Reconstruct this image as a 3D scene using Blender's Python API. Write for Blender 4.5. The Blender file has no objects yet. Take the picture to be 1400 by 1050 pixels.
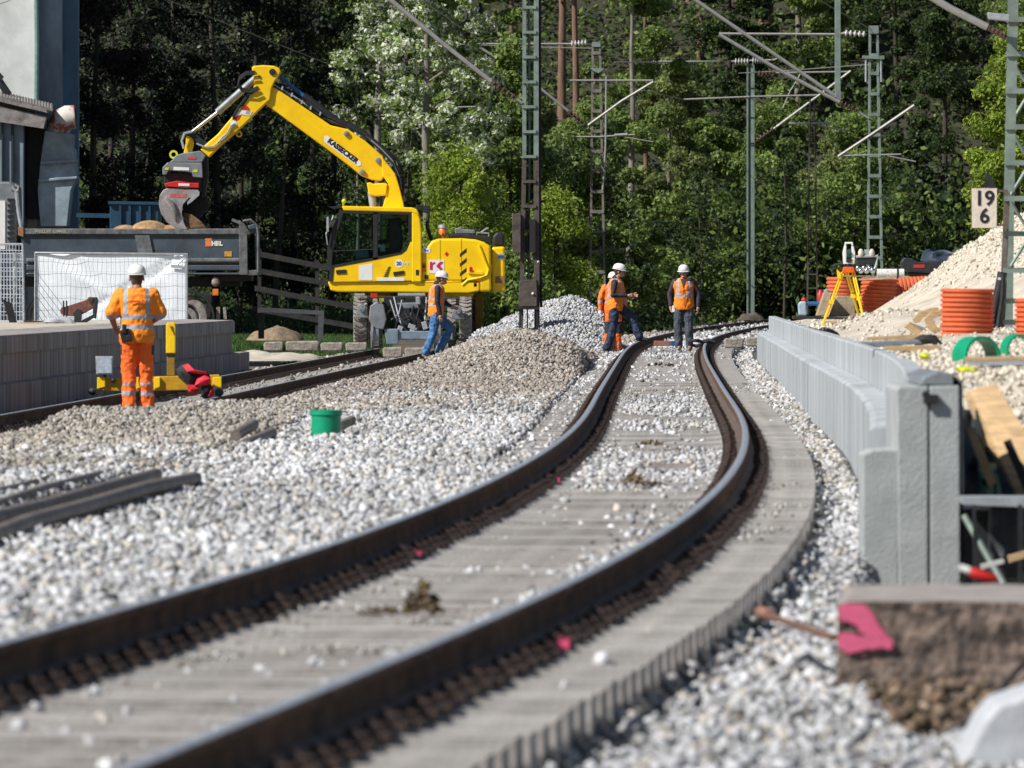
import bpy, bmesh, math, random
import numpy as np
from mathutils import Vector, Matrix
R = math.radians
rng = np.random.default_rng(7)
random.seed(7)
scene = bpy.context.scene
COL = scene.collection

# ------------------------------------------------------------------ camera
FPX, YH, CZ, W0 = 12000.0, 393.0, 1.43, 1400.0
cd = bpy.data.cameras.new('camera')
cam = bpy.data.objects.new('camera', cd); COL.objects.link(cam)
cam.location = (0, 0, CZ); cam.rotation_euler = (R(90), 0, 0)
cd.sensor_width = 36.0; cd.lens = 36.0 * FPX / W0
cd.shift_y = -(525 - YH) / W0
cd.clip_start = 1.0; cd.clip_end = 4000
cd.dof.use_dof = True; cd.dof.focus_distance = 170; cd.dof.aperture_fstop = 8.4
scene.camera = cam
# ------------------------------------------------------------------ light
SUN_EL, SUN_AZ = 43.0, 239.0          # azimuth clockwise from +Y : behind the camera on its left
w = bpy.data.worlds.new("World"); scene.world = w; w.use_nodes = True
nt = w.node_tree; bgn = nt.nodes['Background']
sky = nt.nodes.new('ShaderNodeTexSky'); sky.sky_type = 'NISHITA'; sky.sun_disc = False
sky.sun_elevation = R(SUN_EL); sky.sun_rotation = R(SUN_AZ)
nt.links.new(sky.outputs[0], bgn.inputs[0]); bgn.inputs[1].default_value = 0.055
sl = bpy.data.lights.new('sun', 'SUN'); sl.energy = 5.0; sl.angle = R(0.5); sl.color = (1, .965, .91)
so = bpy.data.objects.new('sun', sl); COL.objects.link(so); so.location = (-60, -40, 60)
sdir = Vector((math.sin(R(SUN_AZ)) * math.cos(R(SUN_EL)), math.cos(R(SUN_AZ)) * math.cos(R(SUN_EL)), math.sin(R(SUN_EL))))
so.rotation_euler = sdir.to_track_quat('Z', 'Y').to_euler()
vs = scene.view_settings; vs.view_transform = 'Standard'; vs.look = 'None'; vs.exposure = 0.25; vs.gamma = 1
scene.cycles.max_bounces = 6; scene.cycles.diffuse_bounces = 3; scene.cycles.transparent_max_bounces = 8
scene.cycles.use_denoising = True

# ------------------------------------------------------------------ helpers
def P(u, v, D):
    """a point on the sight line of photo pixel (u,v) at distance D"""
    return Vector(((u - 700) * D / FPX, D, CZ - (v - YH) * D / FPX))
def px(u, D): return (u - 700) * D / FPX
def pz(v, D): return CZ - (v - YH) * D / FPX
def ss(a, b, x):
    t = np.clip((np.asarray(x, float) - a) / (b - a), 0, 1); return t * t * (3 - 2 * t)

def mat(name, col, rough=.7, metal=0., var=.25, scale=8., bump=.2, bscale=None, col2=None, dirt=0., spec=.5, stretch=None, trans=0., thresh=None):
    m = bpy.data.materials.new(name); m.use_nodes = True
    n = m.node_tree.nodes; l = m.node_tree.links; b = n['Principled BSDF']
    b.inputs['Roughness'].default_value = rough; b.inputs['Metallic'].default_value = metal
    b.inputs['Specular IOR Level'].default_value = spec
    tc = n.new('ShaderNodeTexCoord'); src = tc.outputs['Object']
    if stretch:
        mp = n.new('ShaderNodeMapping'); mp.inputs['Scale'].default_value = stretch
        l.new(src, mp.inputs[0]); src = mp.outputs[0]
    nz = n.new('ShaderNodeTexNoise'); nz.inputs['Scale'].default_value = scale; nz.inputs['Detail'].default_value = 6
    nz.inputs['Roughness'].default_value = .65
    l.new(src, nz.inputs['Vector'])
    mx = n.new('ShaderNodeMix'); mx.data_type = 'RGBA'
    c2 = col2 or tuple(max(0, c * (1 - var)) for c in col)
    c1 = col if col2 else tuple(min(1, c * (1 + var * .6)) for c in col)
    mx.inputs['A'].default_value = (*c1, 1); mx.inputs['B'].default_value = (*c2, 1)
    mr = n.new('ShaderNodeMapRange')
    lo, hi = thresh if thresh else (.35, .65)
    mr.inputs['From Min'].default_value = lo; mr.inputs['From Max'].default_value = hi
    l.new(nz.outputs[0], mr.inputs[0]); l.new(mr.outputs[0], mx.inputs['Factor'])
    out = mx.outputs['Result']
    if dirt:
        nz2 = n.new('ShaderNodeTexNoise'); nz2.inputs['Scale'].default_value = scale * .23; nz2.inputs['Detail'].default_value = 5
        l.new(src, nz2.inputs['Vector'])
        mr2 = n.new('ShaderNodeMapRange'); mr2.inputs['From Min'].default_value = .5; mr2.inputs['From Max'].default_value = .75
        mr2.inputs['To Max'].default_value = dirt
        l.new(nz2.outputs[0], mr2.inputs[0])
        m2 = n.new('ShaderNodeMix'); m2.data_type = 'RGBA'; m2.inputs['B'].default_value = (.12, .09, .065, 1)
        l.new(mr2.outputs[0], m2.inputs['Factor']); l.new(out, m2.inputs['A']); out = m2.outputs['Result']
    l.new(out, b.inputs['Base Color'])
    rr = n.new('ShaderNodeMapRange'); rr.inputs['To Min'].default_value = max(.05, rough - .12); rr.inputs['To Max'].default_value = min(1, rough + .12)
    l.new(nz.outputs[0], rr.inputs[0]); l.new(rr.outputs[0], b.inputs['Roughness'])
    if bump:
        nb = n.new('ShaderNodeTexNoise'); nb.inputs['Scale'].default_value = bscale or scale * 4; nb.inputs['Detail'].default_value = 4
        l.new(src, nb.inputs['Vector'])
        bp = n.new('ShaderNodeBump'); bp.inputs['Strength'].default_value = bump; bp.inputs['Distance'].default_value = .02
        l.new(nb.outputs[0], bp.inputs['Height']); l.new(bp.outputs[0], b.inputs['Normal'])
    if trans: b.inputs['Transmission Weight'].default_value = trans
    return m

def vcol_mat(name, rough=.85, trans=0., bump=0., spec=.3):
    """colour from the mesh's own per-piece colour attribute (each stone / leaf its own tone)"""
    m = bpy.data.materials.new(name); m.use_nodes = True
    n = m.node_tree.nodes; l = m.node_tree.links; b = n['Principled BSDF']
    b.inputs['Roughness'].default_value = rough; b.inputs['Specular IOR Level'].default_value = spec
    a = n.new('ShaderNodeVertexColor'); a.layer_name = 'tone'
    l.new(a.outputs[0], b.inputs['Base Color'])
    if bump:
        nz = n.new('ShaderNodeTexNoise'); nz.inputs['Scale'].default_value = 60
        tc = n.new('ShaderNodeTexCoord'); l.new(tc.outputs['Object'], nz.inputs['Vector'])
        mx = n.new('ShaderNodeMix'); mx.data_type = 'RGBA'; mx.blend_type = 'MULTIPLY'; mx.inputs['Factor'].default_value = 1
        mr = n.new('ShaderNodeMapRange'); mr.inputs['To Min'].default_value = .65; mr.inputs['To Max'].default_value = 1.35
        l.new(nz.outputs[0], mr.inputs[0]); l.new(a.outputs[0], mx.inputs['A']); l.new(mr.outputs[0], mx.inputs['B'])
        l.new(mx.outputs['Result'], b.inputs['Base Color'])
    if trans:
        tr = n.new('ShaderNodeBsdfTranslucent'); l.new(a.outputs[0], tr.inputs[0])
        ms = n.new('ShaderNodeMixShader'); ms.inputs[0].default_value = trans
        l.new(b.outputs[0], ms.inputs[1]); l.new(tr.outputs[0], ms.inputs[2])
        l.new(ms.outputs[0], n['Material Output'].inputs[0])
    return m

def raw_mesh(name, V, F, tone=None):
    """V (n,3); F (m,k) one polygon size; tone (n,3)"""
    me = bpy.data.meshes.new(name)
    V = np.ascontiguousarray(V, np.float32); F = np.ascontiguousarray(F, np.int32)
    m, k = F.shape
    me.vertices.add(len(V)); me.vertices.foreach_set('co', V.ravel())
    me.loops.add(m * k); me.loops.foreach_set('vertex_index', F.ravel())
    me.polygons.add(m); me.polygons.foreach_set('loop_start', np.arange(0, m * k, k, dtype=np.int32))
    me.polygons.foreach_set('loop_total', np.full(m, k, np.int32))
    me.update(calc_edges=True)
    if tone is not None:
        at = me.color_attributes.new('tone', 'FLOAT_COLOR', 'POINT')
        c = np.ones((len(V), 4), np.float32); c[:, :3] = tone
        at.data.foreach_set('color', c.ravel())
    return me

def tag(o, label=None, cat=None, group=None, kind=None):
    if label: o['label'] = label
    if cat: o['category'] = cat
    if group: o['group'] = group
    if kind: o['kind'] = kind
    return o
def root(name, loc, label, cat, group=None, rz=0.):
    o = bpy.data.objects.new(name, None); COL.objects.link(o)
    o.location = loc; o.rotation_euler = (0, 0, rz); o.empty_display_size = .3
    return tag(o, label, cat, group)
def link_mesh(name, me, m, parent=None):
    o = bpy.data.objects.new(name, me); COL.objects.link(o)
    for mm in (m if isinstance(m, (list, tuple)) else [m]): me.materials.append(mm)
    if parent is not None: o.parent = parent
    return o
def wloc(o):
    v = Vector((0, 0, 0))
    while o is not None:
        v += o.location; o = o.parent
    return v

class MB:
    def __init__(s): s.v = []; s.f = []; s.m = []; s.mi = 0
    def add(s, vs, fs):
        b = len(s.v); s.v += [tuple(v) for v in vs]
        s.f += [tuple(i + b for i in f) for f in fs]; s.m += [s.mi] * len(fs); return s
    def box(s, c, d, rot=None):
        x, y, z = d[0] / 2, d[1] / 2, d[2] / 2
        vs = [Vector((a, b, e)) for a in (-x, x) for b in (-y, y) for e in (-z, z)]
        if rot is not None: vs = [rot @ v for v in vs]
        c = Vector(c)
        return s.add([v + c for v in vs], [(0, 1, 3, 2), (4, 6, 7, 5), (0, 4, 5, 1), (2, 3, 7, 6), (0, 2, 6, 4), (1, 5, 7, 3)])
    def bb(s, x0, x1, y0, y1, z0, z1): return s.box(((x0 + x1) / 2, (y0 + y1) / 2, (z0 + z1) / 2), (abs(x1 - x0), abs(y1 - y0), abs(z1 - z0)))
    def prism(s, poly, y0, y1):
        """polygon in the x-z plane pushed from y0 to y1"""
        n = len(poly)
        vs = [(p[0], y0, p[1]) for p in poly] + [(p[0], y1, p[1]) for p in poly]
        fs = [tuple(range(n)), tuple(range(2 * n - 1, n - 1, -1))] + [(i, i + n, (i + 1) % n + n, (i + 1) % n) for i in range(n)]
        return s.add(vs, fs)
    def pp(s, poly, D, y0, y1): return s.prism([(px(u, D), pz(v, D)) for u, v in poly], y0, y1)
    def tube(s, pts, r, n=8, cap=True):
        pts = [Vector(p) for p in pts]; k = len(pts)
        rs = r if isinstance(r, (list, tuple)) else [r] * k
        vs = []; up = None
        for i, p in enumerate(pts):
            t = (pts[min(i + 1, k - 1)] - pts[max(i - 1, 0)]).normalized()
            if up is None:
                up = Vector((0, 0, 1)) if abs(t.z) < .9 else Vector((1, 0, 0))
            a = (up - t * up.dot(t)).normalized(); up = a; b = t.cross(a)
            for j in range(n):
                th = 2 * math.pi * j / n
                vs.append(p + (a * math.cos(th) + b * math.sin(th)) * rs[i])
        fs = [(i * n + j, i * n + (j + 1) % n, (i + 1) * n + (j + 1) % n, (i + 1) * n + j) for i in range(k - 1) for j in range(n)]
        if cap: fs += [tuple(range(n - 1, -1, -1)), tuple((k - 1) * n + j for j in range(n))]
        return s.add(vs, fs)
    def cyl(s, a, b, r, r2=None, n=16): return s.tube([a, b], [r, r if r2 is None else r2], n)
    def ring(s, c, axis, prof, n=24, closed=False):
        """prof: list of (along axis, radius)"""
        c = Vector(c); ax = Vector(axis).normalized()
        a = ax.orthogonal().normalized(); b = ax.cross(a); k = len(prof); vs = []
        for h, r in prof:
            for j in range(n):
                th = 2 * math.pi * j / n
                vs.append(c + ax * h + (a * math.cos(th) + b * math.sin(th)) * r)
        kk = k if closed else k - 1
        fs = [(i * n + j, i * n + (j + 1) % n, ((i + 1) % k) * n + (j + 1) % n, ((i + 1) % k) * n + j) for i in range(kk) for j in range(n)]
        if not closed:
            if prof[0][1] > 1e-4: fs.append(tuple(range(n - 1, -1, -1)))
            if prof[-1][1] > 1e-4: fs.append(tuple((k - 1) * n + j for j in range(n)))
        return s.add(vs, fs)
    def ball(s, c, r, n=12, m=8, sc=(1, 1, 1)):
        c = Vector(c); vs = []; fs = []
        for i in range(m + 1):
            ph = math.pi * i / m
            for j in range(n):
                th = 2 * math.pi * j / n
                vs.append(c + Vector((math.sin(ph) * math.cos(th) * r * sc[0], math.sin(ph) * math.sin(th) * r * sc[1], math.cos(ph) * r * sc[2])))
        for i in range(m):
            for j in range(n): fs.append((i * n + j, (i + 1) * n + j, (i + 1) * n + (j + 1) % n, i * n + (j + 1) % n))
        return s.add(vs, fs)
    def each(s, name, m, parent=None, **k):
        """one object per connected piece"""
        n = len(s.v); par = list(range(n))
        def find(a):
            while par[a] != a: par[a] = par[par[a]]; a = par[a]
            return a
        for f in s.f:
            for i in f[1:]: par[find(i)] = find(f[0])
        grp = {}
        for f in s.f: grp.setdefault(find(f[0]), []).append(f)
        out = []
        for fs in grp.values():
            b = MB(); ids = sorted({i for f in fs for i in f}); mp = {i: j for j, i in enumerate(ids)}
            b.add([s.v[i] for i in ids], [tuple(mp[i] for i in f) for f in fs]); out.append(b.build(name, m, parent, **k))
        return out
    def build(s, name, m, parent=None, bevel=0., smooth=False, local=False, label=None):
        me = bpy.data.meshes.new(name)
        off = Vector((0, 0, 0)) if (parent is None or local) else wloc(parent)
        me.from_pydata([tuple(Vector(v) - off) for v in s.v], [], s.f)
        me.polygons.foreach_set('material_index', s.m)
        bm = bmesh.new(); bm.from_mesh(me)
        bmesh.ops.remove_doubles(bm, verts=bm.verts, dist=1e-5)
        bmesh.ops.recalc_face_normals(bm, faces=bm.faces); bm.to_mesh(me); bm.free()
        o = link_mesh(name, me, m, parent)
        if smooth:
            for p in me.polygons: p.use_smooth = True
            me.set_sharp_from_angle(angle=R(42))
        if bevel:
            b = o.modifiers.new('bevel', 'BEVEL'); b.width = bevel; b.segments = 2; b.limit_method = 'ANGLE'; b.angle_limit = R(40)
            b.harden_normals = False
        if label: o['label'] = label
        return o

def text_obj(name, s, size, m, parent, origin, xdir, zdir, depth=.004, bold=.0, align='CENTER', spacing=1.0):
    """flat lettering; origin world point, xdir reading direction, zdir up"""
    cu = bpy.data.curves.new(name, 'FONT'); cu.body = s; cu.size = size; cu.extrude = depth; cu.offset = bold
    cu.align_x = align; cu.align_y = 'CENTER'; cu.space_character = spacing; cu.resolution_u = 3
    tmp = bpy.data.objects.new('tmp', cu); COL.objects.link(tmp)
    dg = bpy.context.evaluated_depsgraph_get()
    me = bpy.data.meshes.new_from_object(tmp.evaluated_get(dg))
    bpy.data.objects.remove(tmp)
    x = Vector(xdir).normalized(); z = Vector(zdir).normalized(); y = x.cross(z) * -1.0   # text normal = x cross z'
    nrm = x.cross(z)
    M = Matrix(((x.x, z.x, nrm.x), (x.y, z.y, nrm.y), (x.z, z.z, nrm.z))).to_4x4()
    M.translation = Vector(origin) - (wloc(parent) if parent is not None else Vector((0, 0, 0)))
    me.transform(M); me.materials.clear()
    o = link_mesh(name, me, m, parent)
    return o
# ------------------------------------------------------------------ materials
M = {}
def sleeper_mat(*a, **k):
    m = mat(*a, **k); n = m.node_tree.nodes; l = m.node_tree.links; b = n['Principled BSDF']
    oi = n.new('ShaderNodeObjectInfo'); mr = n.new('ShaderNodeMapRange'); mr.inputs['To Min'].default_value = .84; mr.inputs['To Max'].default_value = 1.14
    mx = n.new('ShaderNodeMix'); mx.data_type = 'RGBA'; mx.blend_type = 'MULTIPLY'; mx.inputs['Factor'].default_value = 1
    src = b.inputs['Base Color'].links[0].from_socket
    l.new(oi.outputs['Random'], mr.inputs[0]); l.new(src, mx.inputs['A']); l.new(mr.outputs[0], mx.inputs['B']); l.new(mx.outputs['Result'], b.inputs['Base Color'])
    return m
M['earth'] = mat('earth', (.10, .08, .055), .95, var=.5, scale=.6, bump=.6, bscale=6)
M['bed'] = mat('gravel_bed', (.105, .10, .095), .95, var=.5, scale=5, bump=.8, bscale=25)  # colour darkened so the gaps between stones look shaded
M['sandfill'] = mat('pale_sand', (.52, .465, .38), .95, var=.28, scale=2.5, bump=.5, bscale=30)
M['stone'] = vcol_mat('stone', .85, bump=1)
M['leaf'] = vcol_mat('leaf', .55, trans=.5)
M['rail'] = mat('rail_steel', (.17, .10, .065), .9, .0, var=.55, scale=3, bump=.35, bscale=60, col2=(.06, .042, .036), spec=.15)
M['railtop'] = mat('rail_running_surface', (.36, .40, .46), .38, .3, var=.3, scale=9, bump=.05, stretch=(6, .3, 4))
M['railfoot'] = mat('rail_foot_rust', (.11, .08, .065), .85, .1, var=.5, scale=6, bump=.3)
M['sleeper'] = sleeper_mat('sleeper_concrete', (.38, .36, .34), .92, var=.34, scale=3.5, bump=.5, bscale=40, dirt=.45, stretch=(1, 2.2, 1))
M['clip'] = sleeper_mat('fastening_iron', (.06, .040, .033), .75, .3, var=.5, scale=30, bump=.3)
M['wall_right'] = mat('platform_concrete', (.40, .43, .455), .8, var=.42, scale=2.2, bump=.25, bscale=30, stretch=(1, 1.5, .12), dirt=.10)
M['wall_left'] = mat('weathered_concrete', (.34, .31, .29), .85, var=.55, scale=2.2, bump=.3, stretch=(1, 1.2, .10), dirt=.3)
M['blockc'] = mat('grey_concrete', (.36, .385, .385), .85, var=.16, scale=4, bump=.4, bscale=60)
M['oldc'] = mat('old_concrete', (.31, .275, .235), .95, var=.55, scale=7, bump=.9, bscale=22, dirt=.9)
M['yellow'] = mat('yellow_paint', (1.0, .60, .0), .38, var=.14, scale=2.2, bump=.05, dirt=.22)
M['yellow2'] = mat('yellow_steel_paint', (.95, .60, .005), .5, var=.12, scale=6, bump=.05, dirt=.12)
M['black'] = mat('black_rubber', (.016, .016, .018), .6, var=.4, scale=10, bump=.15)
M['dark'] = mat('dark_steel', (.035, .038, .042), .5, .4, var=.4, scale=6, bump=.1)
M['grey'] = mat('grey_paint', (.22, .24, .26), .5, .2, var=.25, scale=5, bump=.08, dirt=.3)
M['lgrey'] = mat('light_grey_metal', (.45, .48, .50), .45, .4, var=.25, scale=8, bump=.1)
M['steel'] = mat('bare_steel', (.42, .41, .42), .38, .75, var=.3, scale=5, bump=.1)
M['chrome'] = mat('cylinder_rod', (.65, .66, .68), .18, .95, var=.1, scale=5, bump=0)
M['blue'] = mat('blue_paint', (.02, .11, .30), .4, var=.25, scale=6, bump=.05)
M['red'] = mat('red_paint', (.55, .02, .015), .45, var=.2, scale=6, bump=.05)
M['white'] = mat('white_paint', (.78, .78, .76), .5, var=.08, scale=5, bump=.03)
M['tyre'] = mat('tyre_rubber', (.27, .245, .22), .9, var=.4, scale=9, bump=.6, bscale=40)
M['tyreblack'] = mat('tyre_shadow_rubber', (.03, .03, .03), .85, var=.4, scale=9, bump=.4)
M['tipper'] = mat('tipper_paint', (.075, .098, .125), .45, .2, var=.3, scale=2, bump=.06, dirt=.35)
M['tipper_rail'] = mat('sunlit_worn_edge', (.17, .18, .19), .6, .3, var=.5, scale=6, bump=.2, dirt=.4)  # lighter tone puts the sunlit top edge into the paint
M['plaster'] = mat('white_plaster', (.62, .65, .63), .9, var=.22, scale=.8, bump=.2, bscale=15, dirt=.25)
M['bluewall'] = mat('blue_grey_cladding', (.22, .29, .36), .8, var=.35, scale=.9, bump=.2, stretch=(1, 1, .4), dirt=.3)
M['tin'] = mat('corrugated_sheet', (.26, .24, .23), .7, .2, var=.5, scale=4, bump=.2, dirt=.5)
M['mast_green'] = mat('green_mast_paint', (.22, .28, .245), .6, .2, var=.3, scale=4, bump=.1, dirt=.25)
M['mast_brown'] = mat('rusty_mast', (.105, .085, .075), .8, .2, var=.4, scale=5, bump=.3, dirt=.4)
M['mast_grey'] = mat('grey_brown_mast', (.21, .19, .165), .75, .1, var=.35, scale=4, bump=.2, dirt=.4)
M['alu'] = mat('galvanised_tube', (.42, .41, .38), .5, .5, var=.2, scale=6, bump=.05)
M['insul'] = mat('brown_porcelain', (.10, .055, .04), .25, var=.3, scale=9, bump=0)
M['insulw'] = mat('pale_porcelain', (.55, .55, .53), .3, var=.2, scale=9, bump=0)
M['wood'] = mat('sawn_timber', (.50, .34, .18), .85, var=.3, scale=5, bump=.3, stretch=(1, 1, 8), dirt=.1)
M['woodgrey'] = mat('weathered_shaded_timber', (.028, .027, .028), .9, var=.4, scale=4, bump=.4, dirt=.3)  # near black tone puts the fence's shade into the timber colour
M['orange_pipe'] = mat('orange_plastic', (.62, .135, .05), .5, var=.18, scale=5, bump=.08, dirt=.12)
M['green_pipe'] = mat('green_plastic', (.0, .30, .15), .4, var=.18, scale=5, bump=.03)
M['cable'] = mat('dusty_conduit', (.19, .16, .14), .6, var=.5, scale=8, bump=.15, dirt=.2)
M['soil'] = mat('brown_soil', (.20, .12, .06), .95, var=.5, scale=6, bump=.8, bscale=30)
M['clod'] = mat('brown_clod', (.11, .075, .04), .95, var=.6, scale=25, bump=.9, bscale=60)
M['pink'] = mat('pink_spray', (.85, .09, .22), .7, var=.25, scale=30, bump=.1)
M['bark_pine'] = mat('pine_bark', (.20, .115, .08), .9, var=.45, scale=3, bump=.7, stretch=(1, 1, .3))
M['bark'] = mat('dark_bark', (.055, .045, .035), .95, var=.5, scale=4, bump=.7, stretch=(1, 1, .3))
M['bark_pale'] = mat('pale_bark', (.22, .20, .165), .9, var=.4, scale=4, bump=.6, stretch=(1, 1, .3))
M['grass'] = vcol_mat('grass_blade', .7, trans=.3)
M['tarp'] = mat('white_banner', (.90, .94, .98), .6, var=.05, scale=2, bump=.0)
M['helmet'] = mat('helmet_shell', (.78, .78, .76), .3, var=.05, scale=9, bump=0)
M['lens'] = mat('reflector', (.60, .62, .02), .3, var=.1, bump=0)

# ------------------------------------------------------------------ track lines
KN = np.array([0., 20, 38, 56, 76, 100, 130, 165, 200, 240, 290, 345., 380])
KX = np.array([-3.72, -1.993, -0.438, 0.597, 1.265, 1.714, 2.224, 2.864, 3.761, 5.378, 8.054, 11.527, 13.9])
def _cs():
    n = len(KN); h = np.diff(KN); A = np.eye(n); r = np.zeros(n)
    for i in range(1, n - 1):
        A[i, i - 1] = h[i - 1]; A[i, i] = 2 * (h[i - 1] + h[i]); A[i, i + 1] = h[i]
        r[i] = 6 * ((KX[i + 1] - KX[i]) / h[i] - (KX[i] - KX[i - 1]) / h[i - 1])
    return np.linalg.solve(A, r)
_M2 = _cs()
def cx(y):
    """x of the curved track's centre line"""
    y = np.asarray(y, float); j = np.clip(np.searchsorted(KN, y) - 1, 0, len(KN) - 2)
    a = KN[j + 1] - y; b = y - KN[j]; hh = KN[j + 1] - KN[j]
    return _M2[j] * a ** 3 / 6 / hh + _M2[j + 1] * b ** 3 / 6 / hh + (KX[j] / hh - _M2[j] * hh / 6) * a + (KX[j + 1] / hh - _M2[j + 1] * hh / 6) * b
def ax_(y): return -5.0 + 0.0243 * (np.asarray(y, float) - 98.6)     # straight track on the left
def zt(y): return .06 * ss(140, 185, y)
ZA = -.19                                                            # its sleepers lie lower

def vnoise(x, y, f, seed=0):
    """cheap smooth value noise"""
    x = np.asarray(x, float) * f; y = np.asarray(y, float) * f
    xi = np.floor(x).astype(np.int64); yi = np.floor(y).astype(np.int64); fx = x - xi; fy = y - yi
    fx = fx * fx * (3 - 2 * fx); fy = fy * fy * (3 - 2 * fy)
    def h(a, b):
        n = (a * 374761393 + b * 668265263 + seed * 144665) & 0x7fffffff
        n = ((n ^ (n >> 13)) * 1274126177) & 0x7fffffff
        return ((n ^ (n >> 16)) & 0xffff) / 65535.0
    return (h(xi, yi) * (1 - fx) + h(xi + 1, yi) * fx) * (1 - fy) + (h(xi, yi + 1) * (1 - fx) + h(xi + 1, yi + 1) * fx) * fy

HEAPS = [  # name, x0,y0, rx left,rx right, ry, h
    ('beige', -4.05, 95., 1.35, 1.9, 13., .235),
    ('brown', .20, 158., 1.9, 1.75, 24., .62),
    ('grey', 1.35, 197., 2.9, 1.85, 11., 1.28)]
def heap_h(k, x, y):
    _, x0, y0, a, b, c, h = HEAPS[k]
    dx = x - x0; r = np.sqrt((dx / np.where(dx < 0, a, b)) ** 2 + ((y - y0) / c) ** 2)
    r = r + (vnoise(x, y * .3, 1.3, 5 + k) - .5) * .22
    t = np.clip(1 - np.sqrt(r * r + .02), 0, 1)
    return h * 1.12 * t
def gh(x, y, heaps=True):
    x = np.asarray(x, float); y = np.asarray(y, float)
    s = x - cx(y); sa = x - ax_(y)
    field = -.02 + .05 * vnoise(x, y * .4, .9, 2) + .03 * ss(60, 40, y)
    # between the tracks, falling to the straight track
    z = np.where(s < 0, field + (ZA - .02 - field) * ss(1.9, 1.25, sa), field)
    z = z + (.05 - z) * ss(.35, .85, sa) * ss(96, 88, y) * (sa < 3) * (s < -1.3)
    z = np.where(sa < -1.3, ZA - .0, z)
    intrack = ss(1.36, 1.28, np.abs(s))
    cov = np.where(s < 0, .035 * ss(75, 45, y) * ss(-.9, -1.0, s), 0)
    z = z * (1 - intrack) + (zt(y) - .06 + cov * 2.4) * intrack
    # right shoulder : a drop at the sleeper ends then up to the platform wall
    rs = -.20 + .17 * ss(1.45, 1.8, s) * ss(60, 85, y) + .05 * ss(150, 190, y)
    z = np.where(s > 0, rs * (1 - intrack) + (zt(y) - .06) * intrack, z)
    z = z - .25 * ss(1.27, 1.42, x - (y - 35) * .046) * ss(37.2, 38, y) * ss(64, 56, y) * (s > 0)
    far = ss(205, 235, y)
    zf = np.where(np.abs(s) < 2.2, zt(y) - .03, -.35)
    z = z * (1 - far) + zf * far
    if heaps:
        for k in range(3): z = np.maximum(z, z + heap_h(k, x, y) * ss(1.25, 1.5, np.abs(s)))
    return z

# ------------------------------------------------------------------ ground sheet and hillside
def terrain(x, y):
    z = -.42 + .45 * ss(205, 222, y) * ss(1.0, -1.5, x) + .5 * ss(195, 215, y) * ss(4.5, 6.5, x - .02 * (y - 200)) * ss(300, 240, y)
    z = z + .42 * np.maximum(0, y - 352) * ss(350, 380, y) * ss(900, 700, y) + 0 * x
    z = z - .42 * np.maximum(0, y - 352) * ss(420, 900, y) * .75
    return z + (vnoise(x, y, .15, 9) - .5) * .12 * ss(200, 230, y)
def grid(xs, ys, fn):
    X, Y = np.meshgrid(xs, ys); Z = fn(X, Y)
    V = np.stack([X.ravel(), Y.ravel(), Z.ravel()], 1); nx = len(xs); ny = len(ys)
    i = np.arange(ny - 1)[:, None] * nx + np.arange(nx - 1)[None]
    F = np.stack([i, i + 1, i + nx + 1, i + nx], -1).reshape(-1, 4)
    return V, F
xs = np.r_[-1200, -600, -300, -150, np.linspace(-80, 80, 161), 150, 300, 600, 1200]
ys = np.r_[-300, -100, -20, 10, np.linspace(20, 200, 40), np.linspace(203, 460, 170), 600, 900, 1400, 2400]
V, F = grid(xs, ys, terrain)
M['litter'] = mat('leaf_litter', (.035, .036, .018), .95, var=.6, scale=2, bump=.6, bscale=8)
o = link_mesh('ground', raw_mesh('ground', V, F), [M['earth'], M['litter']])
for p in o.data.polygons:
    if p.center.y > 338 and p.center.y < 1000: p.material_index = 1
    elif p.center.y > 234 and p.center.x < 1: p.material_index = 1; tag(o, kind='structure')
for p in o.data.polygons: p.use_smooth = True
# ballast sheet
xs = np.linspace(-9.5, 12.5, 230); ys = np.r_[np.linspace(14, 120, 330), np.linspace(120.6, 344, 300)]
def bedz(x, y):
    z = gh(x, y); s = x - cx(y)
    z = np.where((y > 215) & (np.abs(s) > 2.3), -.6, z)
    z = np.where((y > 228) & (x < cx(y) - 2.3), -.6, z)
    z = np.where((x - ax_(y) < -1.75) , -.5, z)
    return z - .012
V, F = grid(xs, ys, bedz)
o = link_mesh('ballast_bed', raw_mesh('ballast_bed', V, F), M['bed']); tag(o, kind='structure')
for p in o.data.polygons: p.use_smooth = True

# ------------------------------------------------------------------ stones
def hull_variants(npts, count, seed):
    rr = random.Random(seed); out = []
    for _ in range(count):
        bm = bmesh.new()
        for _ in range(npts):
            v = Vector((rr.gauss(0, 1), rr.gauss(0, 1), rr.gauss(0, 1))).normalized() * rr.uniform(.8, 1.1)
            bm.verts.new(v)
        bmesh.ops.convex_hull(bm, input=bm.verts)
        lone = [v for v in bm.verts if not v.link_faces]
        bmesh.ops.delete(bm, geom=lone, context='VERTS')
        bmesh.ops.triangulate(bm, faces=bm.faces); bmesh.ops.recalc_face_normals(bm, faces=bm.faces)
        bm.verts.index_update()
        out.append((np.array([v.co[:] for v in bm.verts]), np.array([[v.index for v in f.verts] for f in bm.faces])))
        bm.free()
    return out
HV = {8: hull_variants(8, 10, 1), 12: hull_variants(9, 16, 2), 7: hull_variants(6, 8, 3)}
def rand_rot(n):
    q = rng.normal(size=(n, 4)); q /= np.linalg.norm(q, axis=1, keepdims=True); a, b, c, d = q.T
    return np.stack([1 - 2 * (c * c + d * d), 2 * (b * c - a * d), 2 * (b * d + a * c), 2 * (b * c + a * d), 1 - 2 * (b * b + d * d), 2 * (c * d - a * b),
                     2 * (b * d - a * c), 2 * (c * d + a * b), 1 - 2 * (b * b + c * c)], 1).reshape(-1, 3, 3)
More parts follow.
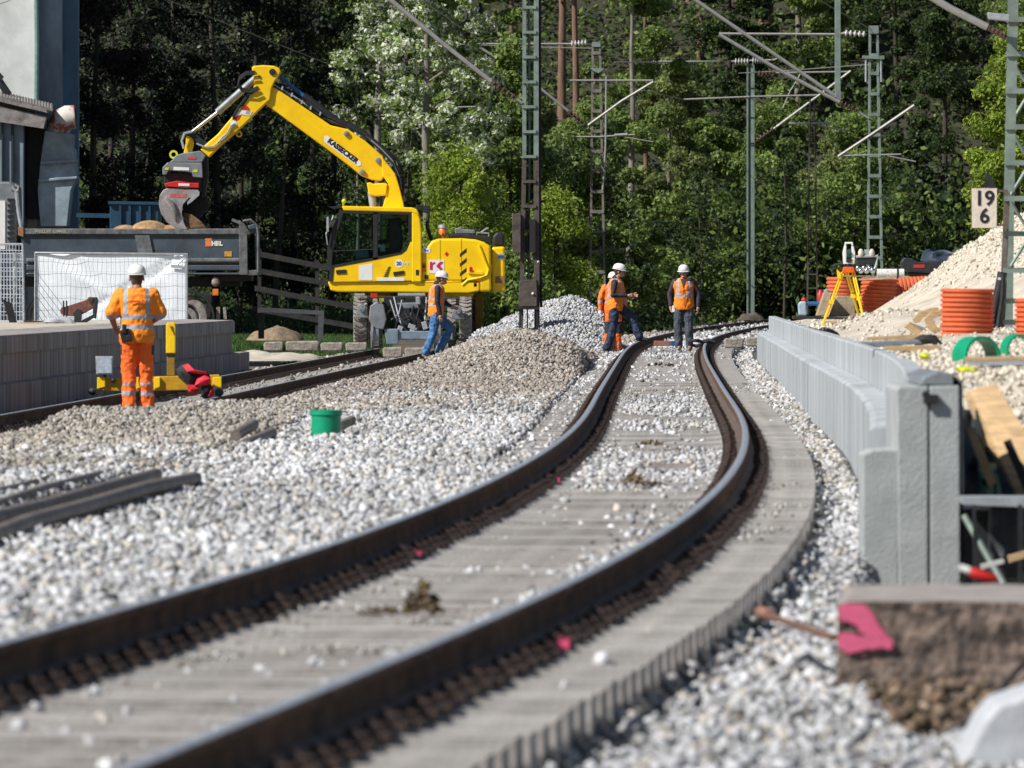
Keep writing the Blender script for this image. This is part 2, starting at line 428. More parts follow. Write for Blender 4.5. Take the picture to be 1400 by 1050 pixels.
def stones(name, pos, rad, tone, kind=8):
    Vs = []; Fs = []; Ts = []; base = 0
    var = rng.integers(0, len(HV[kind]), len(pos))
    for k, (hv, hf) in enumerate(HV[kind]):
        i = np.where(var == k)[0]
        if not len(i): continue
        sc = rad[i, None] * rng.uniform(.52, 1.22, (len(i), 3))
        v = (hv[None] * sc[:, None]) @ rand_rot(len(i)) + pos[i, None]
        Vs.append(v.reshape(-1, 3)); Ts.append(np.repeat(tone[i], len(hv), 0))
        Fs.append((hf[None] + (np.arange(len(i)) * len(hv))[:, None, None] + base).reshape(-1, 3)); base += len(i) * len(hv)
    return raw_mesh(name, np.concatenate(Vs), np.concatenate(Fs), np.concatenate(Ts))
def scatter(x0fn, x1fn, y0, y1, d):
    """jittered rows between two x limits"""
    ys = np.arange(y0, y1, d * .9); out = []
    for y in ys:
        a, b = x0fn(y), x1fn(y)
        if b <= a: continue
        x = np.arange(a, b, d); out.append(np.stack([x + rng.uniform(-.5, .5, len(x)) * d, np.full(len(x), y) + rng.uniform(-.5, .5, len(x)) * d], 1))
    return np.concatenate(out)
def tones(n, cols, wts, jit=.12):
    c = np.array(cols)[rng.choice(len(cols), n, p=np.array(wts) / sum(wts))]
    return np.clip(c * (1 + rng.normal(0, jit, (n, 1))) + rng.normal(0, .004, (n, 3)), .02, .9)
WHITE = ([(.62, .63, .65), (.48, .488, .505), (.34, .34, .345), (.50, .465, .41), (.16, .155, .15)], [4.2, 5, 4, 2.4, 2.2])
GREY = ([(.52, .53, .55), (.42, .43, .44), (.34, .34, .35), (.5, .47, .42), (.22, .22, .22)], [4, 4, 3, 1, 1])
BEIGE = ([(.40, .36, .305), (.33, .30, .26), (.26, .24, .215), (.45, .435, .41), (.12, .11, .095)], [4, 4, 2.5, 1.6, 1.8])
BROWN = ([(.39, .34, .29), (.32, .28, .24), (.255, .22, .19), (.43, .41, .385), (.13, .115, .10)], [4, 4, 3, 2, 1.4])
PALE = ([(.66, .59, .48), (.57, .505, .41), (.45, .39, .315), (.66, .62, .54), (.28, .235, .18)], [4, 4, 2, 2, 1])

def visible_stones():
    pts = []; ds = []
    for y0, y1, d in ((25, 60, .050), (60, 100, .052), (100, 150, .058), (150, 212, .068), (212, 335, .12)):
        lf = lambda y: max(-700 * y / FPX - 1.3, (ax_(y) - 1.6) if y < 212 else cx(y) - 2.2)
        rf = lambda y: min(700 * y / FPX + 1.3, cx(y) + (1.62 if y > 54 else 3.6) + .12 * (y > 100) if y < 212 else cx(y) + 2.2)
        p = scatter(lf, rf, y0, y1, d); pts.append(p); ds.append(np.full(len(p), d))
    return np.concatenate(pts), np.concatenate(ds)
pts, dd = visible_stones()
x, y = pts.T; s = x - cx(y); sa = x - ax_(y)
keep = np.ones(len(x), bool)
n1 = vnoise(x, y * .35, 1.6, 21); n2 = rng.random(len(x))
it = np.abs(s) < 1.33
patch = (ss(86, 92, y) * ss(118, 108, y) * .75 * ss(.62, .45, np.abs(s - .05)) + ss(61, 64, y) * ss(80, 74, y) * ss(.1, .35, s + .75) * ss(.72, .62, np.abs(s)) * .85
         + ss(26, 30, y) * ss(54, 46, y) * ss(.22, .45, s) * ss(.7, .62, s) * 1.3 + ss(134, 138, y) * ss(148, 142, y) * .18 + ss(168, 173, y) * ss(186, 180, y) * .18
         + ss(196, 205, y) * .95 + .03 + .06 * ss(.25, .0, np.abs(s - .25)) * ss(45, 60, y))
lcov = (s < -.86) * (ss(84, 62, y) * .95 + .35 * ss(150, 190, y) + .12)
pk = np.where(s < -.86, lcov, patch) * np.where(s > .86, .10 + .9 * ss(195, 205, y), 1)
rail_gap = (np.abs(np.abs(s) - .753) < .11)
keep &= ~it | ((n2 < pk * ss(.25, .55, n1 + .35 * (s < -.86) + .12)) & ~rail_gap)
ia = (np.abs(sa) < 1.32) & (y < 212)
hsum = sum(heap_h(k, x, y) for k in range(3)) * (np.abs(s) > 1.3)
keep &= ~ia | (hsum > .03) | ((y < 98) & (sa > .5)) | ((n2 < .03 + .25 * (sa > 1.05)) & (np.abs(np.abs(sa) - .753) > .1))
keep &= ~((y < 37) & (x > 1.30) & (y > 35.0))
keep &= ~((y < 34.9) & (x > 1.42) & (y > 31.3))
x, y, s, sa, dd, it = x[keep], y[keep], s[keep], sa[keep], dd[keep], it[keep]
z = gh(x, y)
hk = np.stack([heap_h(k, x, y) * (np.abs(s) > 1.3) for k in range(3)], 1)
own = np.where(hk.max(1) > .045, hk.argmax(1), 3)
rad = dd * rng.uniform(.45, .90, len(x)) * np.where(y < 210, 1, .8)
z = z + rad * rng.uniform(-.6, .95, len(x)) + np.where(it & (np.abs(s) < 1.3), .02, 0)
pos = np.stack([x, y, z], 1)
print('stones', len(x))
near = y < 75
bt = tones(len(x), *WHITE)
bb_ = tones(len(x), *BROWN); mixn = vnoise(x, y * .12, .8, 33) * .6 + .4 * rng.random(len(x))
usebrown = ((y > 96) & (s < -1.35) & (mixn > .62 - .5 * ss(96, 135, y))) | ((y > 84) & (y < 118) & (sa > 1) & (x < -2.6) & (mixn > .45)) | ((s > 1.4) & (y > 70) & (rng.random(len(x)) < .35))
bt = np.where(usebrown[:, None], bb_, bt)
be_ = tones(len(x), *BEIGE); useb = (y > 66) & (y < 116) & (x < -1.9 - .5 * mixn - .02 * (90 - y) * (y < 90)) & (vnoise(x, y * .15, 1.3, 35) * .6 + .4 * rng.random(len(x)) + .35 * ss(66, 84, y) > .5)
bt = np.where(useb[:, None], be_, bt)
bt = bt * (.80 + .32 * vnoise(x, y * .3, .55, 37))[:, None]
i = own == 3
o = link_mesh('ballast_stones', stones('ballast_stones', pos[i & near], rad[i & near], bt[i & near], 12), M['stone']); tag(o, kind='stuff')
o = link_mesh('ballast_stones', stones('ballast_stones', pos[i & ~near], rad[i & ~near], bt[i & ~near], 8), M['stone']); tag(o, kind='stuff')
# dust and chips trodden over the sleepers
n_ = 60000; yc_ = 26 + 110 * rng.random(n_) ** 1.5; sc_ = rng.uniform(-1.28, 1.28, n_); m_ = vnoise(sc_ + 9, yc_ * .5, 2.2, 51) * .6 + vnoise(sc_ + 9, yc_ * .12, .9, 52) * .6 + .25 * ss(.25, 0, np.abs(np.abs(sc_) - .45)) + .3 * rng.random(n_)
k_ = (m_ > 1.17) & (np.abs(np.abs(sc_) - .753) > .17); yc_, sc_ = yc_[k_], sc_[k_]; xc_ = cx(yc_) + sc_; rc_ = rng.uniform(.005, .015, len(xc_)) * (1 + yc_ / 120)
o = link_mesh('stone_chips', stones('stone_chips', np.stack([xc_, yc_, zt(yc_) + .006], 1), rc_, tones(len(xc_), [(.5, .49, .47), (.36, .34, .32), (.22, .19, .16), (.6, .6, .6)], [3, 3, 3, 1]), 7), M['stone']); tag(o, kind='stuff')
HL = [('low beige ballast heap in front of the worker with the yellow trolley', BEIGE), ('brownish ballast heap spread left of the curved rail in the middle', BROWN),
      ('steep grey ballast heap behind the rusty lattice mast foot', GREY)]
for k in range(3):
    i = own == k; nm, x0, y0, a, b, c, h = HEAPS[k]
    r_ = root('gravel_heap', (x0, y0, float(gh(x0, y0, False))), HL[k][0], 'gravel heap', 'heaps of ballast beside the tracks')
    xs = np.linspace(x0 - a * 1.1, x0 + b * 1.1, 60); ys = np.linspace(y0 - c * 1.1, y0 + c * 1.1, 60)
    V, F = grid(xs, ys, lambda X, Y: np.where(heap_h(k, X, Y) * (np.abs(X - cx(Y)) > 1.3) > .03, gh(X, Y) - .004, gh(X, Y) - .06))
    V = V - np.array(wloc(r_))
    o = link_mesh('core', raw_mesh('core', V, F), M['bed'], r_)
    o = link_mesh('loose_stones', stones('loose_stones', pos[i] - np.array(wloc(r_)), rad[i], tones(i.sum(), *HL[k][1]), 8), M['stone'], r_); tag(o, kind='stuff')

# ------------------------------------------------------------------ rails
PROF = [(a_, h_ * .88) for a_, h_ in [(-.075, 0), (.075, 0), (.075, .012), (.02, .030), (.0085, .045), (.0085, .12), (.034, .134), (.036, .162), (.026, .171), (0, .172), (-.026, .171), (-.036, .162), (-.034, .134), (-.0085, .12), (-.0085, .045), (-.02, .030), (-.075, .012)]]
def rail(label, fx, fz, y0, y1, step=.6, top=9):
    ys = np.arange(y0, y1, step); n = len(PROF)
    X = fx(ys); dx = np.gradient(X, ys); nrm = np.stack([1 / np.sqrt(1 + dx * dx), -dx / np.sqrt(1 + dx * dx)], 1)
    Z = fz(ys)
    V = np.zeros((len(ys), n, 3))
    for j, (a, h) in enumerate(PROF):
        V[:, j, 0] = X + nrm[:, 0] * a; V[:, j, 1] = ys + nrm[:, 1] * a; V[:, j, 2] = Z + h
    i = np.arange(len(ys) - 1)[:, None] * n + np.arange(n)[None]
    nx_ = (np.arange(n) + 1) % n
    F = np.stack([i, i - np.arange(n)[None] + nx_[None], i - np.arange(n)[None] + nx_[None] + n, i + n], -1).reshape(-1, 4)
    loc = np.array([X[0], ys[0], Z[0]])
    me = raw_mesh('rail', V.reshape(-1, 3) - loc, F)
    me.materials.append(M['rail']); me.materials.append(M['railtop']); me.materials.append(M['railfoot'])
    mi = np.tile(np.array([1 if j in (8, 9) else (2 if j in (1, 2, 15, 14) else 0) for j in range(n)]), len(ys) - 1)
    me.polygons.foreach_set('material_index', mi.astype(np.int32))
    bm = bmesh.new(); bm.from_mesh(me); bmesh.ops.recalc_face_normals(bm, faces=bm.faces); bm.to_mesh(me); bm.free()
    o = bpy.data.objects.new('rail', me); COL.objects.link(o); o.location = loc
    tag(o, label, 'rail', 'rails of the two tracks')
G = .753
def offx(k):
    def f(ys):
        d = np.gradient(cx(ys), ys); return cx(ys) + k / np.sqrt(1 + d * d) * (1 + d * d)
    return f
rail('left rail of the curved track, ballast right up against it', offx(-G), lambda y: zt(y) + .038, 18, 342)
rail('right rail of the curved track, nearest the pale platform wall', offx(G), lambda y: zt(y) + .038, 18, 342)
rail('far rail of the straight track along the brown-grey platform wall', lambda y: ax_(y) - G, lambda y: ZA + .038 + 0 * y, 80, 207)
rail('near rail of the straight track, half covered by the beige heap', lambda y: ax_(y) + G, lambda y: ZA + .038 + 0 * y, 80, 207)

# ------------------------------------------------------------------ sleepers with their fastenings
def sleeper_mesh():
    b = MB(); L = 1.3
    prof = [(-L, .0), (-L + .05, -.0), (-1.02, .0), (-.9, .012), (-.6, .012), (-.42, -.006), (.42, -.006), (.6, .012), (.9, .012), (1.02, 0), (L - .05, 0), (L, 0)]
    for hw, zz, sg in ((.135, 0, 0),):
        pass
    vs = []; n = len(prof)
    for (x_, z_) in prof:
        vs += [(x_, -.135, z_), (x_, .135, z_), (x_ * 1.0, .155, -.20), (x_ * 1.0, -.155, -.20)]
    fs = [(0, 1, 2, 3), tuple(4 * (n - 1) + q for q in (3, 2, 1, 0))]
    for i in range(n - 1):
        for q in range(4): fs.append((4 * i + q, 4 * i + 4 + q, 4 * i + 4 + (q + 1) % 4, 4 * i + (q + 1) % 4))
    b.add(vs, fs); return b
def fastening_mb(sx, sd_):
    b = MB()
    for sd in (sd_,):
        x_ = sx * G + sd * .125
        b.box((x_, 0, .035), (.085, .17, .045)); b.box((x_ + sd * .05, 0, .032), (.035, .20, .035))
        b.cyl((x_, 0, .05), (x_, 0, .088), .017, n=6); b.cyl((x_, 0, .075), (x_, 0, .083), .028, n=8)
        b.tube([(x_ - sd * .055, -.05, .045), (x_ - sd * .03, -.075, .06), (x_ + sd * .03, -.06, .066), (x_ + sd * .045, -.03, .06), (x_, -.022, .075),
                (x_, .022, .075), (x_ + sd * .045, .03, .06), (x_ + sd * .03, .06, .066), (x_ - sd * .03, .075, .06), (x_ - sd * .055, .05, .045)], .008, 5)
    return b
SL = []
ysl = [24.0]
while ysl[-1] < 342:
    ysl.append(ysl[-1] + .5 / math.sqrt(1 + float((cx(ysl[-1] + .1) - cx(ysl[-1])) / .1) ** 2))
for q in ysl: SL.append(('m', q))
for q in np.arange(92, 207, .5): SL.append(('a', float(q)))
SL.sort(key=lambda t: t[1])
def pose(t):
    k, y = t
    if k == 'm':
        d = float((cx(y + .1) - cx(y)) / .1); return float(cx(y)), y, float(zt(y)), -math.atan(d)
    return float(ax_(y)), y, ZA, -math.atan(.0243)
sm = sleeper_mesh().build('sleeper', M['sleeper'], bevel=0); sme = sm.data
fo = [fastening_mb(k, q).build('rail_fastening', M['clip']) for k in (-1, 1) for q in (-1, 1)]; fme = [q.data for q in fo]
for q in [sm] + fo: bpy.data.objects.remove(q)
pink_at = {}
nS = 0
inview = [t for t in SL if True]
for t in inview[:300]:
    x_, y_, z_, rz = pose(t)
    o = bpy.data.objects.new('sleeper', sme); COL.objects.link(o); o.location = (x_, y_, z_ + random.uniform(-.009, .007)); o.rotation_euler = (random.uniform(-.02, .02), random.uniform(-.003, .003), rz + random.uniform(-.006, .006))
    tag(o, 'grey concrete sleeper under the curved track' if t[0] == 'm' else 'grey concrete sleeper under the straight track by the left platform', 'sleeper',
        'sleepers of the curved track' if t[0] == 'm' else 'sleepers of the straight track')
    for q in range(4):
        c = bpy.data.objects.new('rail_fastening', fme[q]); COL.objects.link(c); c.parent = o; c.rotation_euler = (0, random.uniform(-.012, .012), random.uniform(-.012, .012)); c.location = (0, random.uniform(-.02, .02), random.uniform(-.008, .002))
    nS += 1
rest = inview[300:]
sv = np.array([v.co[:] for v in sme.vertices]); sf = [tuple(p.vertices) for p in sme.polygons]
fb = [(np.array([v.co[:] for v in m_.vertices]), [tuple(p.vertices) for p in m_.polygons]) for m_ in fme]
b = MB(); b2 = MB()
for t in rest:
    x_, y_, z_, rz = pose(t); c_, s_ = math.cos(rz), math.sin(rz)
    Rm = np.array([[c_, -s_, 0], [s_, c_, 0], [0, 0, 1]])
    b.add(sv @ Rm.T + [x_, y_, z_], sf)
    if t[1] < 210:
        for v_, f_ in fb: b2.add(v_ @ Rm.T + [x_, y_, z_], f_)
r_ = bpy.data.objects.new('distant_sleepers', None); COL.objects.link(r_); r_.location = (3, 200, 0); 
me = bpy.data.meshes.new('distant_sleepers'); b.mi = 0; off = len(b.v)
b.f += [tuple(i + off for i in f) for f in b2.f]; b.v += b2.v; b.m += [1] * len(b2.f)
me.from_pydata([tuple(v) for v in b.v], [], b.f); me.polygons.foreach_set('material_index', b.m)
bpy.data.objects.remove(r_)
o = link_mesh('distant_sleepers', me, [M['sleeper'], M['clip']]); tag(o, kind='stuff')
# pink survey marks sprayed on the sleepers (each lies on its sleeper)
def flatblob(c, rx, ry, seed, m, name='paint_mark', parent=None, h=.004):
    rr = random.Random(seed); b = MB(); n = 14; vs = []
    for j in range(n):
        th = 2 * math.pi * j / n; k = rr.uniform(.65, 1.1); vs.append((c[0] + rx * k * math.cos(th), c[1] + ry * k * math.sin(th), c[2] + h))
    b.add(vs, [tuple(range(n))]); b.add([(v[0], v[1], v[2] - h * .8) for v in vs], [tuple(range(n - 1, -1, -1))])
    return b.build(name, m, parent)
# pink survey marks on fastenings : part of the sleeper that carries them
sl_objs = [o for o in COL.objects if o.name.startswith('sleeper')]
def mark_sleeper(u, v, side, sd, txt):
    y = (CZ - .09) * FPX / (v - YH)
    o = min((q for q in sl_objs if abs(q.location.x - float(cx(q.location.y))) < .3), key=lambda q: abs(q.location.y - y))
    b = MB(); x_ = side * G + sd * .125
    b.box((x_ + sd * .01, .0, .060), (.065, .11, .006)); b.box((x_ + sd * .05, .01, .052), (.03, .12, .004)); b.box((x_ + sd * .045, 0, .035), (.05, .004, .03), Matrix.Rotation(0, 3, 'X')); b.v = [(v[0], v[1] - (.088 if abs(v[2] - .035) < .017 and abs(v[1]) < .01 else 0), v[2]) for v in b.v]
    b.build('paint_mark', M['pink'], o, local=True); o['label'] = txt; o.pop('group', None) if False else None
mark_sleeper(568, 743, -1, 1, 'sleeper with a bright pink mark beside the left rail of the curved track')
mark_sleeper(765, 862, 1, 1, 'sleeper with a bright pink mark by the right rail, nearest the camera')
mark_sleeper(743, 645, -1, 1, 'sleeper with a pink mark by the left rail, farther up the curve')

# ------------------------------------------------------------------ right platform wall (L shaped precast elements)
def wall_run(y0, y1, s0, zb, zl, ztp, nm, rec=.0):
    pass
WX = lambda y: cx(y) + 1.68 + .10 * ss(90, 150, y) + .0 * y
r_ = root('platform_wall', (float(WX(58)), 58, 0), 'pale grey concrete platform wall with a step, running along the curved track', 'wall')
seg = 0
ys = np.arange(54.0, 172, .5)
def strip(prof, y0, y1, name, m, parent, step=1.0, f=WX):
    b = MB(); yy = list(np.arange(y0, y1, step)) + [y1]; n = len(prof)
    vs = [(float(f(q)) + a, q, h) for q in yy for a, h in prof]
    fs = [(i * n + j, i * n + (j + 1) % n, (i + 1) * n + (j + 1) % n, (i + 1) * n + j) for i in range(len(yy) - 1) for j in range(n)]
    fs += [tuple(range(n - 1, -1, -1)), tuple((len(yy) - 1) * n + j for j in range(n))]
    b.add(vs, fs); return b.build(name, m, parent)
y = 54.2
k = 0
LP = [(0, -.45), (0, .54), (.04, .56), (.19, .57), (.22, .55), (.30, .55), (.30, -.45)]
UP = [(.225, .50), (.225, .86), (.235, .875), (.36, .875), (.36, .50)]
while y < 170:
    y2 = min(y + 2.0, 170.5)
    strip([(a + random.uniform(-.004, .004), h) for a, h in LP], y + .012, y2 - .012, 'lower_panel', M['wall_right'], r_)
    strip(UP, y + .008, y2 - .008, 'upper_panel', M['wall_right'], r_)
    y = y2; k += 1
# ------------------------------------------------------------------ near end block of the wall
D = 52.5
r_ = root('wall_end_block', (px(1250, D), D, -.4), 'grey stepped concrete end block of the platform wall with a vertical joint', 'concrete block')
b = MB(); b.prism([(px(1180, D), -.42), (px(1180, D), pz(622, D)), (px(1193, D), pz(616, D)), (px(1228, D), pz(614, D)), (px(1228, D), -.42)], D, D + .7); b.build('lower_step', M['blockc'], r_, bevel=.008)
b = MB(); b.prism([(px(1228.5, D), -.42), (px(1226, D), pz(532, D)), (px(1231, D), pz(528, D)), (px(1269, D), pz(528, D)), (px(1269, D), -.42)], D - .01, D + 1.6); b.build('left_half', M['blockc'], r_, bevel=.01)
b = MB(); b.prism([(px(1272, D), -.42), (px(1271, D), pz(548, D)), (px(1271, D), pz(528, D)), (px(1312, D), pz(527, D)), (px(1313, D), -.42)], D - .005, D + 1.6); b.build('right_half', M['blockc'], r_, bevel=.01)
b = MB(); b.prism([(px(1258, D), pz(527, D)), (px(1262, D), pz(516, D)), (px(1282, D), pz(508, D)), (px(1304, D), pz(511, D)), (px(1317, D), pz(521, D)), (px(1319, D), -.42), (px(1313.5, D), -.42), (px(1312.5, D), pz(526.5, D))], D + .05, D + 2.2); b.build('sealing_sheet', M['grey'], r_, bevel=.01)
b = MB(); b.box((px(1272, D), D - .03, pz(545, D)), (.085, .05, .05)); b.cyl((px(1262, D), D - .035, pz(537, D)), (px(1280, D), D - .035, pz(549, D)), .018); b.build('lifting_anchor', M['black'], r_)

# ------------------------------------------------------------------ platform fill behind the right wall
CONE = (8.35, 118., 3.75, 2.25)
def pfill(x, y):
    wx = WX(y); z = .84 - .05 * ss(1.5, .0, x - wx) + .10 * vnoise(x, y * .3, .8, 12)
    z = z + 0.12 * ss(5.3, 6.6, x) * ss(95, 120, y) - .10 * ss(140, 168, y)
    r = np.sqrt((x - CONE[0]) ** 2 + ((y - CONE[1]) / 2.0) ** 2) / CONE[2]
    r = r + (vnoise(x, y * .4, 1.0, 71) - .5) * .10 + (vnoise(x, y * .4, 3.0, 72) - .5) * .035
    z = z + CONE[3] * np.clip(1.02 - np.sqrt(r * r + .004), 0, 1)
    # fine sand skirt at its left foot
    z = z + .26 * np.exp(-(((x - 4.7) / .75) ** 2 + ((y - 104) / 12) ** 2))
    z = np.where(y < 63, -.47 + (z + .47) * ss(57.5, 62.5, y), z)
    return z
xs_ = np.linspace(0, 1, 120); ysf = np.r_[np.linspace(38, 75, 90), np.linspace(75.5, 150, 170), np.linspace(151, 172, 24)]
V = []
for yy in ysf:
    a = float(WX(yy)) + .30; xx = a + (xs_ ** 1.3) * (16 - a) if yy > 60 else a + .1 + (xs_ ** 1.3) * (16 - a)
    zz = pfill(xx, np.full(len(xx), yy)); V.append(np.stack([xx, np.full(len(xx), yy), zz], 1))
V = np.array(V); nx = len(xs_); i = np.arange(len(ysf) - 1)[:, None] * nx + np.arange(nx - 1)[None]
F = np.stack([i, i + 1, i + nx + 1, i + nx], -1).reshape(-1, 4)
o = link_mesh('platform_ground', raw_mesh('platform_ground', V.reshape(-1, 3), F), M['sandfill']); tag(o, kind='structure')
for p in o.data.polygons: p.use_smooth = True
# stones on it
p1 = scatter(lambda y: float(WX(y)) + .34, lambda y: 700 * y / FPX + 2.8, 57, 95, .05)
p2 = scatter(lambda y: float(WX(y)) + .34, lambda y: 700 * y / FPX + 3.6, 95, 142, .06)
pp_ = np.concatenate([p1, p2]); x, y = pp_.T
r = np.sqrt((x - CONE[0]) ** 2 + ((y - CONE[1]) / 2) ** 2) / CONE[2]
dens = np.where(r < .86, .97, .30 + .5 * vnoise(x, y * .3, 1.1, 77)) * np.where((x < 6.6) & (r >= .80) & (y > 84), .05, 1) * np.where((x < 6.3) & (r >= .6) & (r < .8), .5, 1)
k_ = rng.random(len(x)) < dens; x, y, r = x[k_], y[k_], r[k_]
rad = rng.uniform(.018, .040, len(x)) * np.where(rng.random(len(x)) < .05, 1.5, 1)
z = pfill(x, y) + rad * rng.uniform(-.3, .5, len(x)); pos = np.stack([x, y, z], 1); tn = tones(len(x), *PALE)
oncone = r < 1.0
o = link_mesh('pale_stones', stones('pale_stones', pos[~oncone], rad[~oncone], tn[~oncone], 8), M['stone']); tag(o, kind='stuff')
r_ = root('gravel_pile', (CONE[0], CONE[1], .9), 'tall cone of pale yellowish gravel by the milepost mast on the right', 'gravel pile')
rr = np.linspace(0, 1.05, 40); th = np.linspace(0, 2 * np.pi, 73)
V = []
for q in rr:
    X = CONE[0] + np.cos(th) * q * CONE[2]; Y = CONE[1] + np.sin(th) * q * CONE[2] * 2; V.append(np.stack([X, Y, pfill(X, Y) + .006 - .05 * (q > 1.0)], 1))
V = np.array(V); nx = len(th); i = np.arange(len(rr) - 1)[:, None] * nx + np.arange(nx - 1)[None]
F = np.stack([i, i + 1, i + nx + 1, i + nx], -1).reshape(-1, 4)
o = link_mesh('core', raw_mesh('core', V.reshape(-1, 3) - np.array(wloc(r_)), F), M['sandfill'], r_)
o = link_mesh('loose_stones', stones('loose_stones', pos[oncone] - np.array(wloc(r_)), rad[oncone], tn[oncone], 8), M['stone'], r_); tag(o, kind='stuff')

# ------------------------------------------------------------------ left platform wall
LX = lambda y: ax_(y) - 1.65
r_ = root('platform_wall', (float(LX(110)), 110, 0), 'brown-grey shaded concrete platform wall behind the orange worker, left', 'wall')
y = 92.
while y < 161:
    y2 = min(y + 3.0, 161.2)
    strip([(0, -.05), (0, .60), (-.3, .60), (-.3, -.05)], y + .015, y2 - .015, 'wall_panel', M['wall_left'], r_, f=LX)
    strip([(.05, .605), (.05, .80), (.03, .83), (-.9, .85), (-.9, .605)], y + .008, y2 - .008, 'edge_slab', M['wall_left'], r_, f=LX)
    y = y2
strip([(.10, -.5), (.10, .22), (.01, .24), (.01, -.5)], 92, 165, 'base_course', M['wall_left'], r_, f=LX)
xs_ = np.linspace(-30, -.85, 60)
V = []
ysf = np.linspace(90, 161, 60)
for yy in ysf:
    xx = float(LX(yy)) + xs_; V.append(np.stack([xx, np.full(len(xx), yy), .80 + .05 * vnoise(xx, np.full(len(xx), yy), .7, 4)], 1))
V = np.array(V); nx = len(xs_); i = np.arange(len(ysf) - 1)[:, None] * nx + np.arange(nx - 1)[None]
F = np.stack([i, i + 1, i + nx + 1, i + nx], -1).reshape(-1, 4)
Vb = V.reshape(-1, 3).copy()
o = link_mesh('platform_ground', raw_mesh('platform_ground', Vb, F), M['sandfill']); tag(o, kind='structure')

# ------------------------------------------------------------------ foreground slab, soil, sack, hose, rusty bar
D = 35.0
r_ = root('concrete_slab', (px(1290, D), D, -.25), 'broken old concrete slab with pink spray paint on its corner, lower right', 'concrete slab')
rr = random.Random(4)
top = pz(824, D); pts = [(px(1144, D), top), (px(1144, D) + .0, pz(960, D))]
poly = [(px(1144, D), pz(826, D)), (px(1146, D), pz(880, D)), (px(1143, D), pz(930, D)), (px(1150, D), pz(985, D)), (px(1200, D), pz(1000, D)), (px(1480, D), pz(1010, D)), (px(1480, D), pz(822, D)), (px(1160, D), pz(822, D))]
M['slabtop'] = mat('slab_top', (.30, .27, .25), .9, var=.2, scale=6, bump=.3)
M['slabface'] = mat('broken_slab_face', (.28, .21, .17), .95, var=.6, scale=9, bump=1.0, bscale=25, col2=(.05, .04, .035), thresh=(.40, .6))
b = MB(); b.prism(poly, D, D + 2.0); b.v = [(v[0] + (.10 if v[1] > D + 1 and v[0] < 1.6 else 0), v[1], v[2]) for v in b.v]; o = b.build('slab_body', [M['slabface'], M['slabtop']], r_)
for p in o.data.polygons:
    if p.normal.z > .7: p.material_index = 1
bm = bmesh.new(); bm.from_mesh(o.data); bmesh.ops.triangulate(bm, faces=[f for f in bm.faces if abs(f.normal.y) > .9])
bmesh.ops.subdivide_edges(bm, edges=bm.edges, cuts=6, use_grid_fill=True); bm.to_mesh(o.data); bm.free()
tx = bpy.data.textures.new('slab_rough', 'CLOUDS'); tx.noise_scale = .09
dm = o.modifiers.new('rough', 'DISPLACE'); dm.texture = tx; dm.strength = .03; dm.mid_level = .5
def spray(pts_px, D, y):
    b = MB(); vs = [(px(u, D), y, pz(v, D)) for u, v in pts_px]; n = len(vs)
    b.add(vs, [tuple(range(n))]); b.add([(v[0], v[1] + .004, v[2]) for v in vs], [tuple(range(n - 1, -1, -1))]); return b
M['pinkspray'] = mat('thin_pink_spray', (.98, .17, .33), .95, var=.5, scale=38, bump=1.0, col2=(.50, .20, .22), thresh=(.58, .80))
for k_, pl_ in enumerate([[(1146, 828), (1158, 825), (1180, 825), (1189, 834), (1196, 845), (1203, 856), (1211, 866), (1203, 872), (1186, 870), (1176, 864), (1170, 855), (1158, 850), (1147, 849)],
            [(1145, 868), (1152, 864), (1166, 867), (1182, 871), (1203, 873), (1213, 868), (1221, 878), (1217, 888), (1203, 885), (1186, 887), (1172, 891), (1158, 893), (1147, 886), (1144, 877)]]):
    rr_ = random.Random(k_); fine = []
    for i_ in range(len(pl_)):
        a_, c_ = pl_[i_], pl_[(i_ + 1) % len(pl_)]
        for t_ in (0, .33, .66): fine.append((a_[0] + (c_[0] - a_[0]) * t_ + rr_.uniform(-1.5, 1.5), a_[1] + (c_[1] - a_[1]) * t_ + rr_.uniform(-1.5, 1.5)))
    spray(fine, D, D - .016 - .001 * k_).build('spray_mark', M['pinkspray'], r_)
rr_ = random.Random(9)
b = MB()
for i_ in range(40):
    u_, v_ = 1180 + rr_.gauss(0, 26), 860 + rr_.gauss(0, 22)
    if u_ < 1146: continue
    b.ring(P(u_, v_, D - .015), (0, -1, 0), [(0, rr_.uniform(.002, .006)), (.001, .001)], 6)
b.build('spray_specks', M['pinkspray'], r_)
# brown rubble soil in front of the slab
def lump(name, label, cat, c, rx, ry, h, m, seed=3, res=26, group=None, rough=.5, rz=0, pw=1.0):
    r_ = root(name, (c[0], c[1], c[2]), label, cat, group)
    b = MB(); vs = []; fs = []
    for i in range(res + 1):
        q = i / res
        for j in range(res * 2):
            th = math.pi * j / res
            X = rx * q * math.cos(th); Y = ry * q * math.sin(th)
            nz = float(vnoise(X / rx * 2 + seed * 3.1, Y / ry * 2, 1.3, seed)) - .5; n2 = float(vnoise(X / rx * 6 + seed, Y / ry * 6, 1.3, seed + 1)) - .5
            Z = h * (max(0, 1 - q * q) ** pw * (1 + rough * nz * 1.6) + .35 * rough * n2 * (1 - q ** 4)) - .02 * (q > .97)
            vs.append((c[0] + X * (1 + .25 * nz), c[1] + Y * (1 + .25 * nz), c[2] + Z))
    n = res * 2
    for i in range(res):
        for j in range(n): fs.append((i * n + j, i * n + (j + 1) % n, (i + 1) * n + (j + 1) % n, (i + 1) * n + j))
    b.add(vs, fs); b.build('body', m, r_, smooth=True); return r_
M['rubble'] = mat('brown_rubble', (.20, .14, .095), .95, var=.6, scale=9, bump=1, bscale=30, col2=(.05, .035, .025), thresh=(.4, .6))
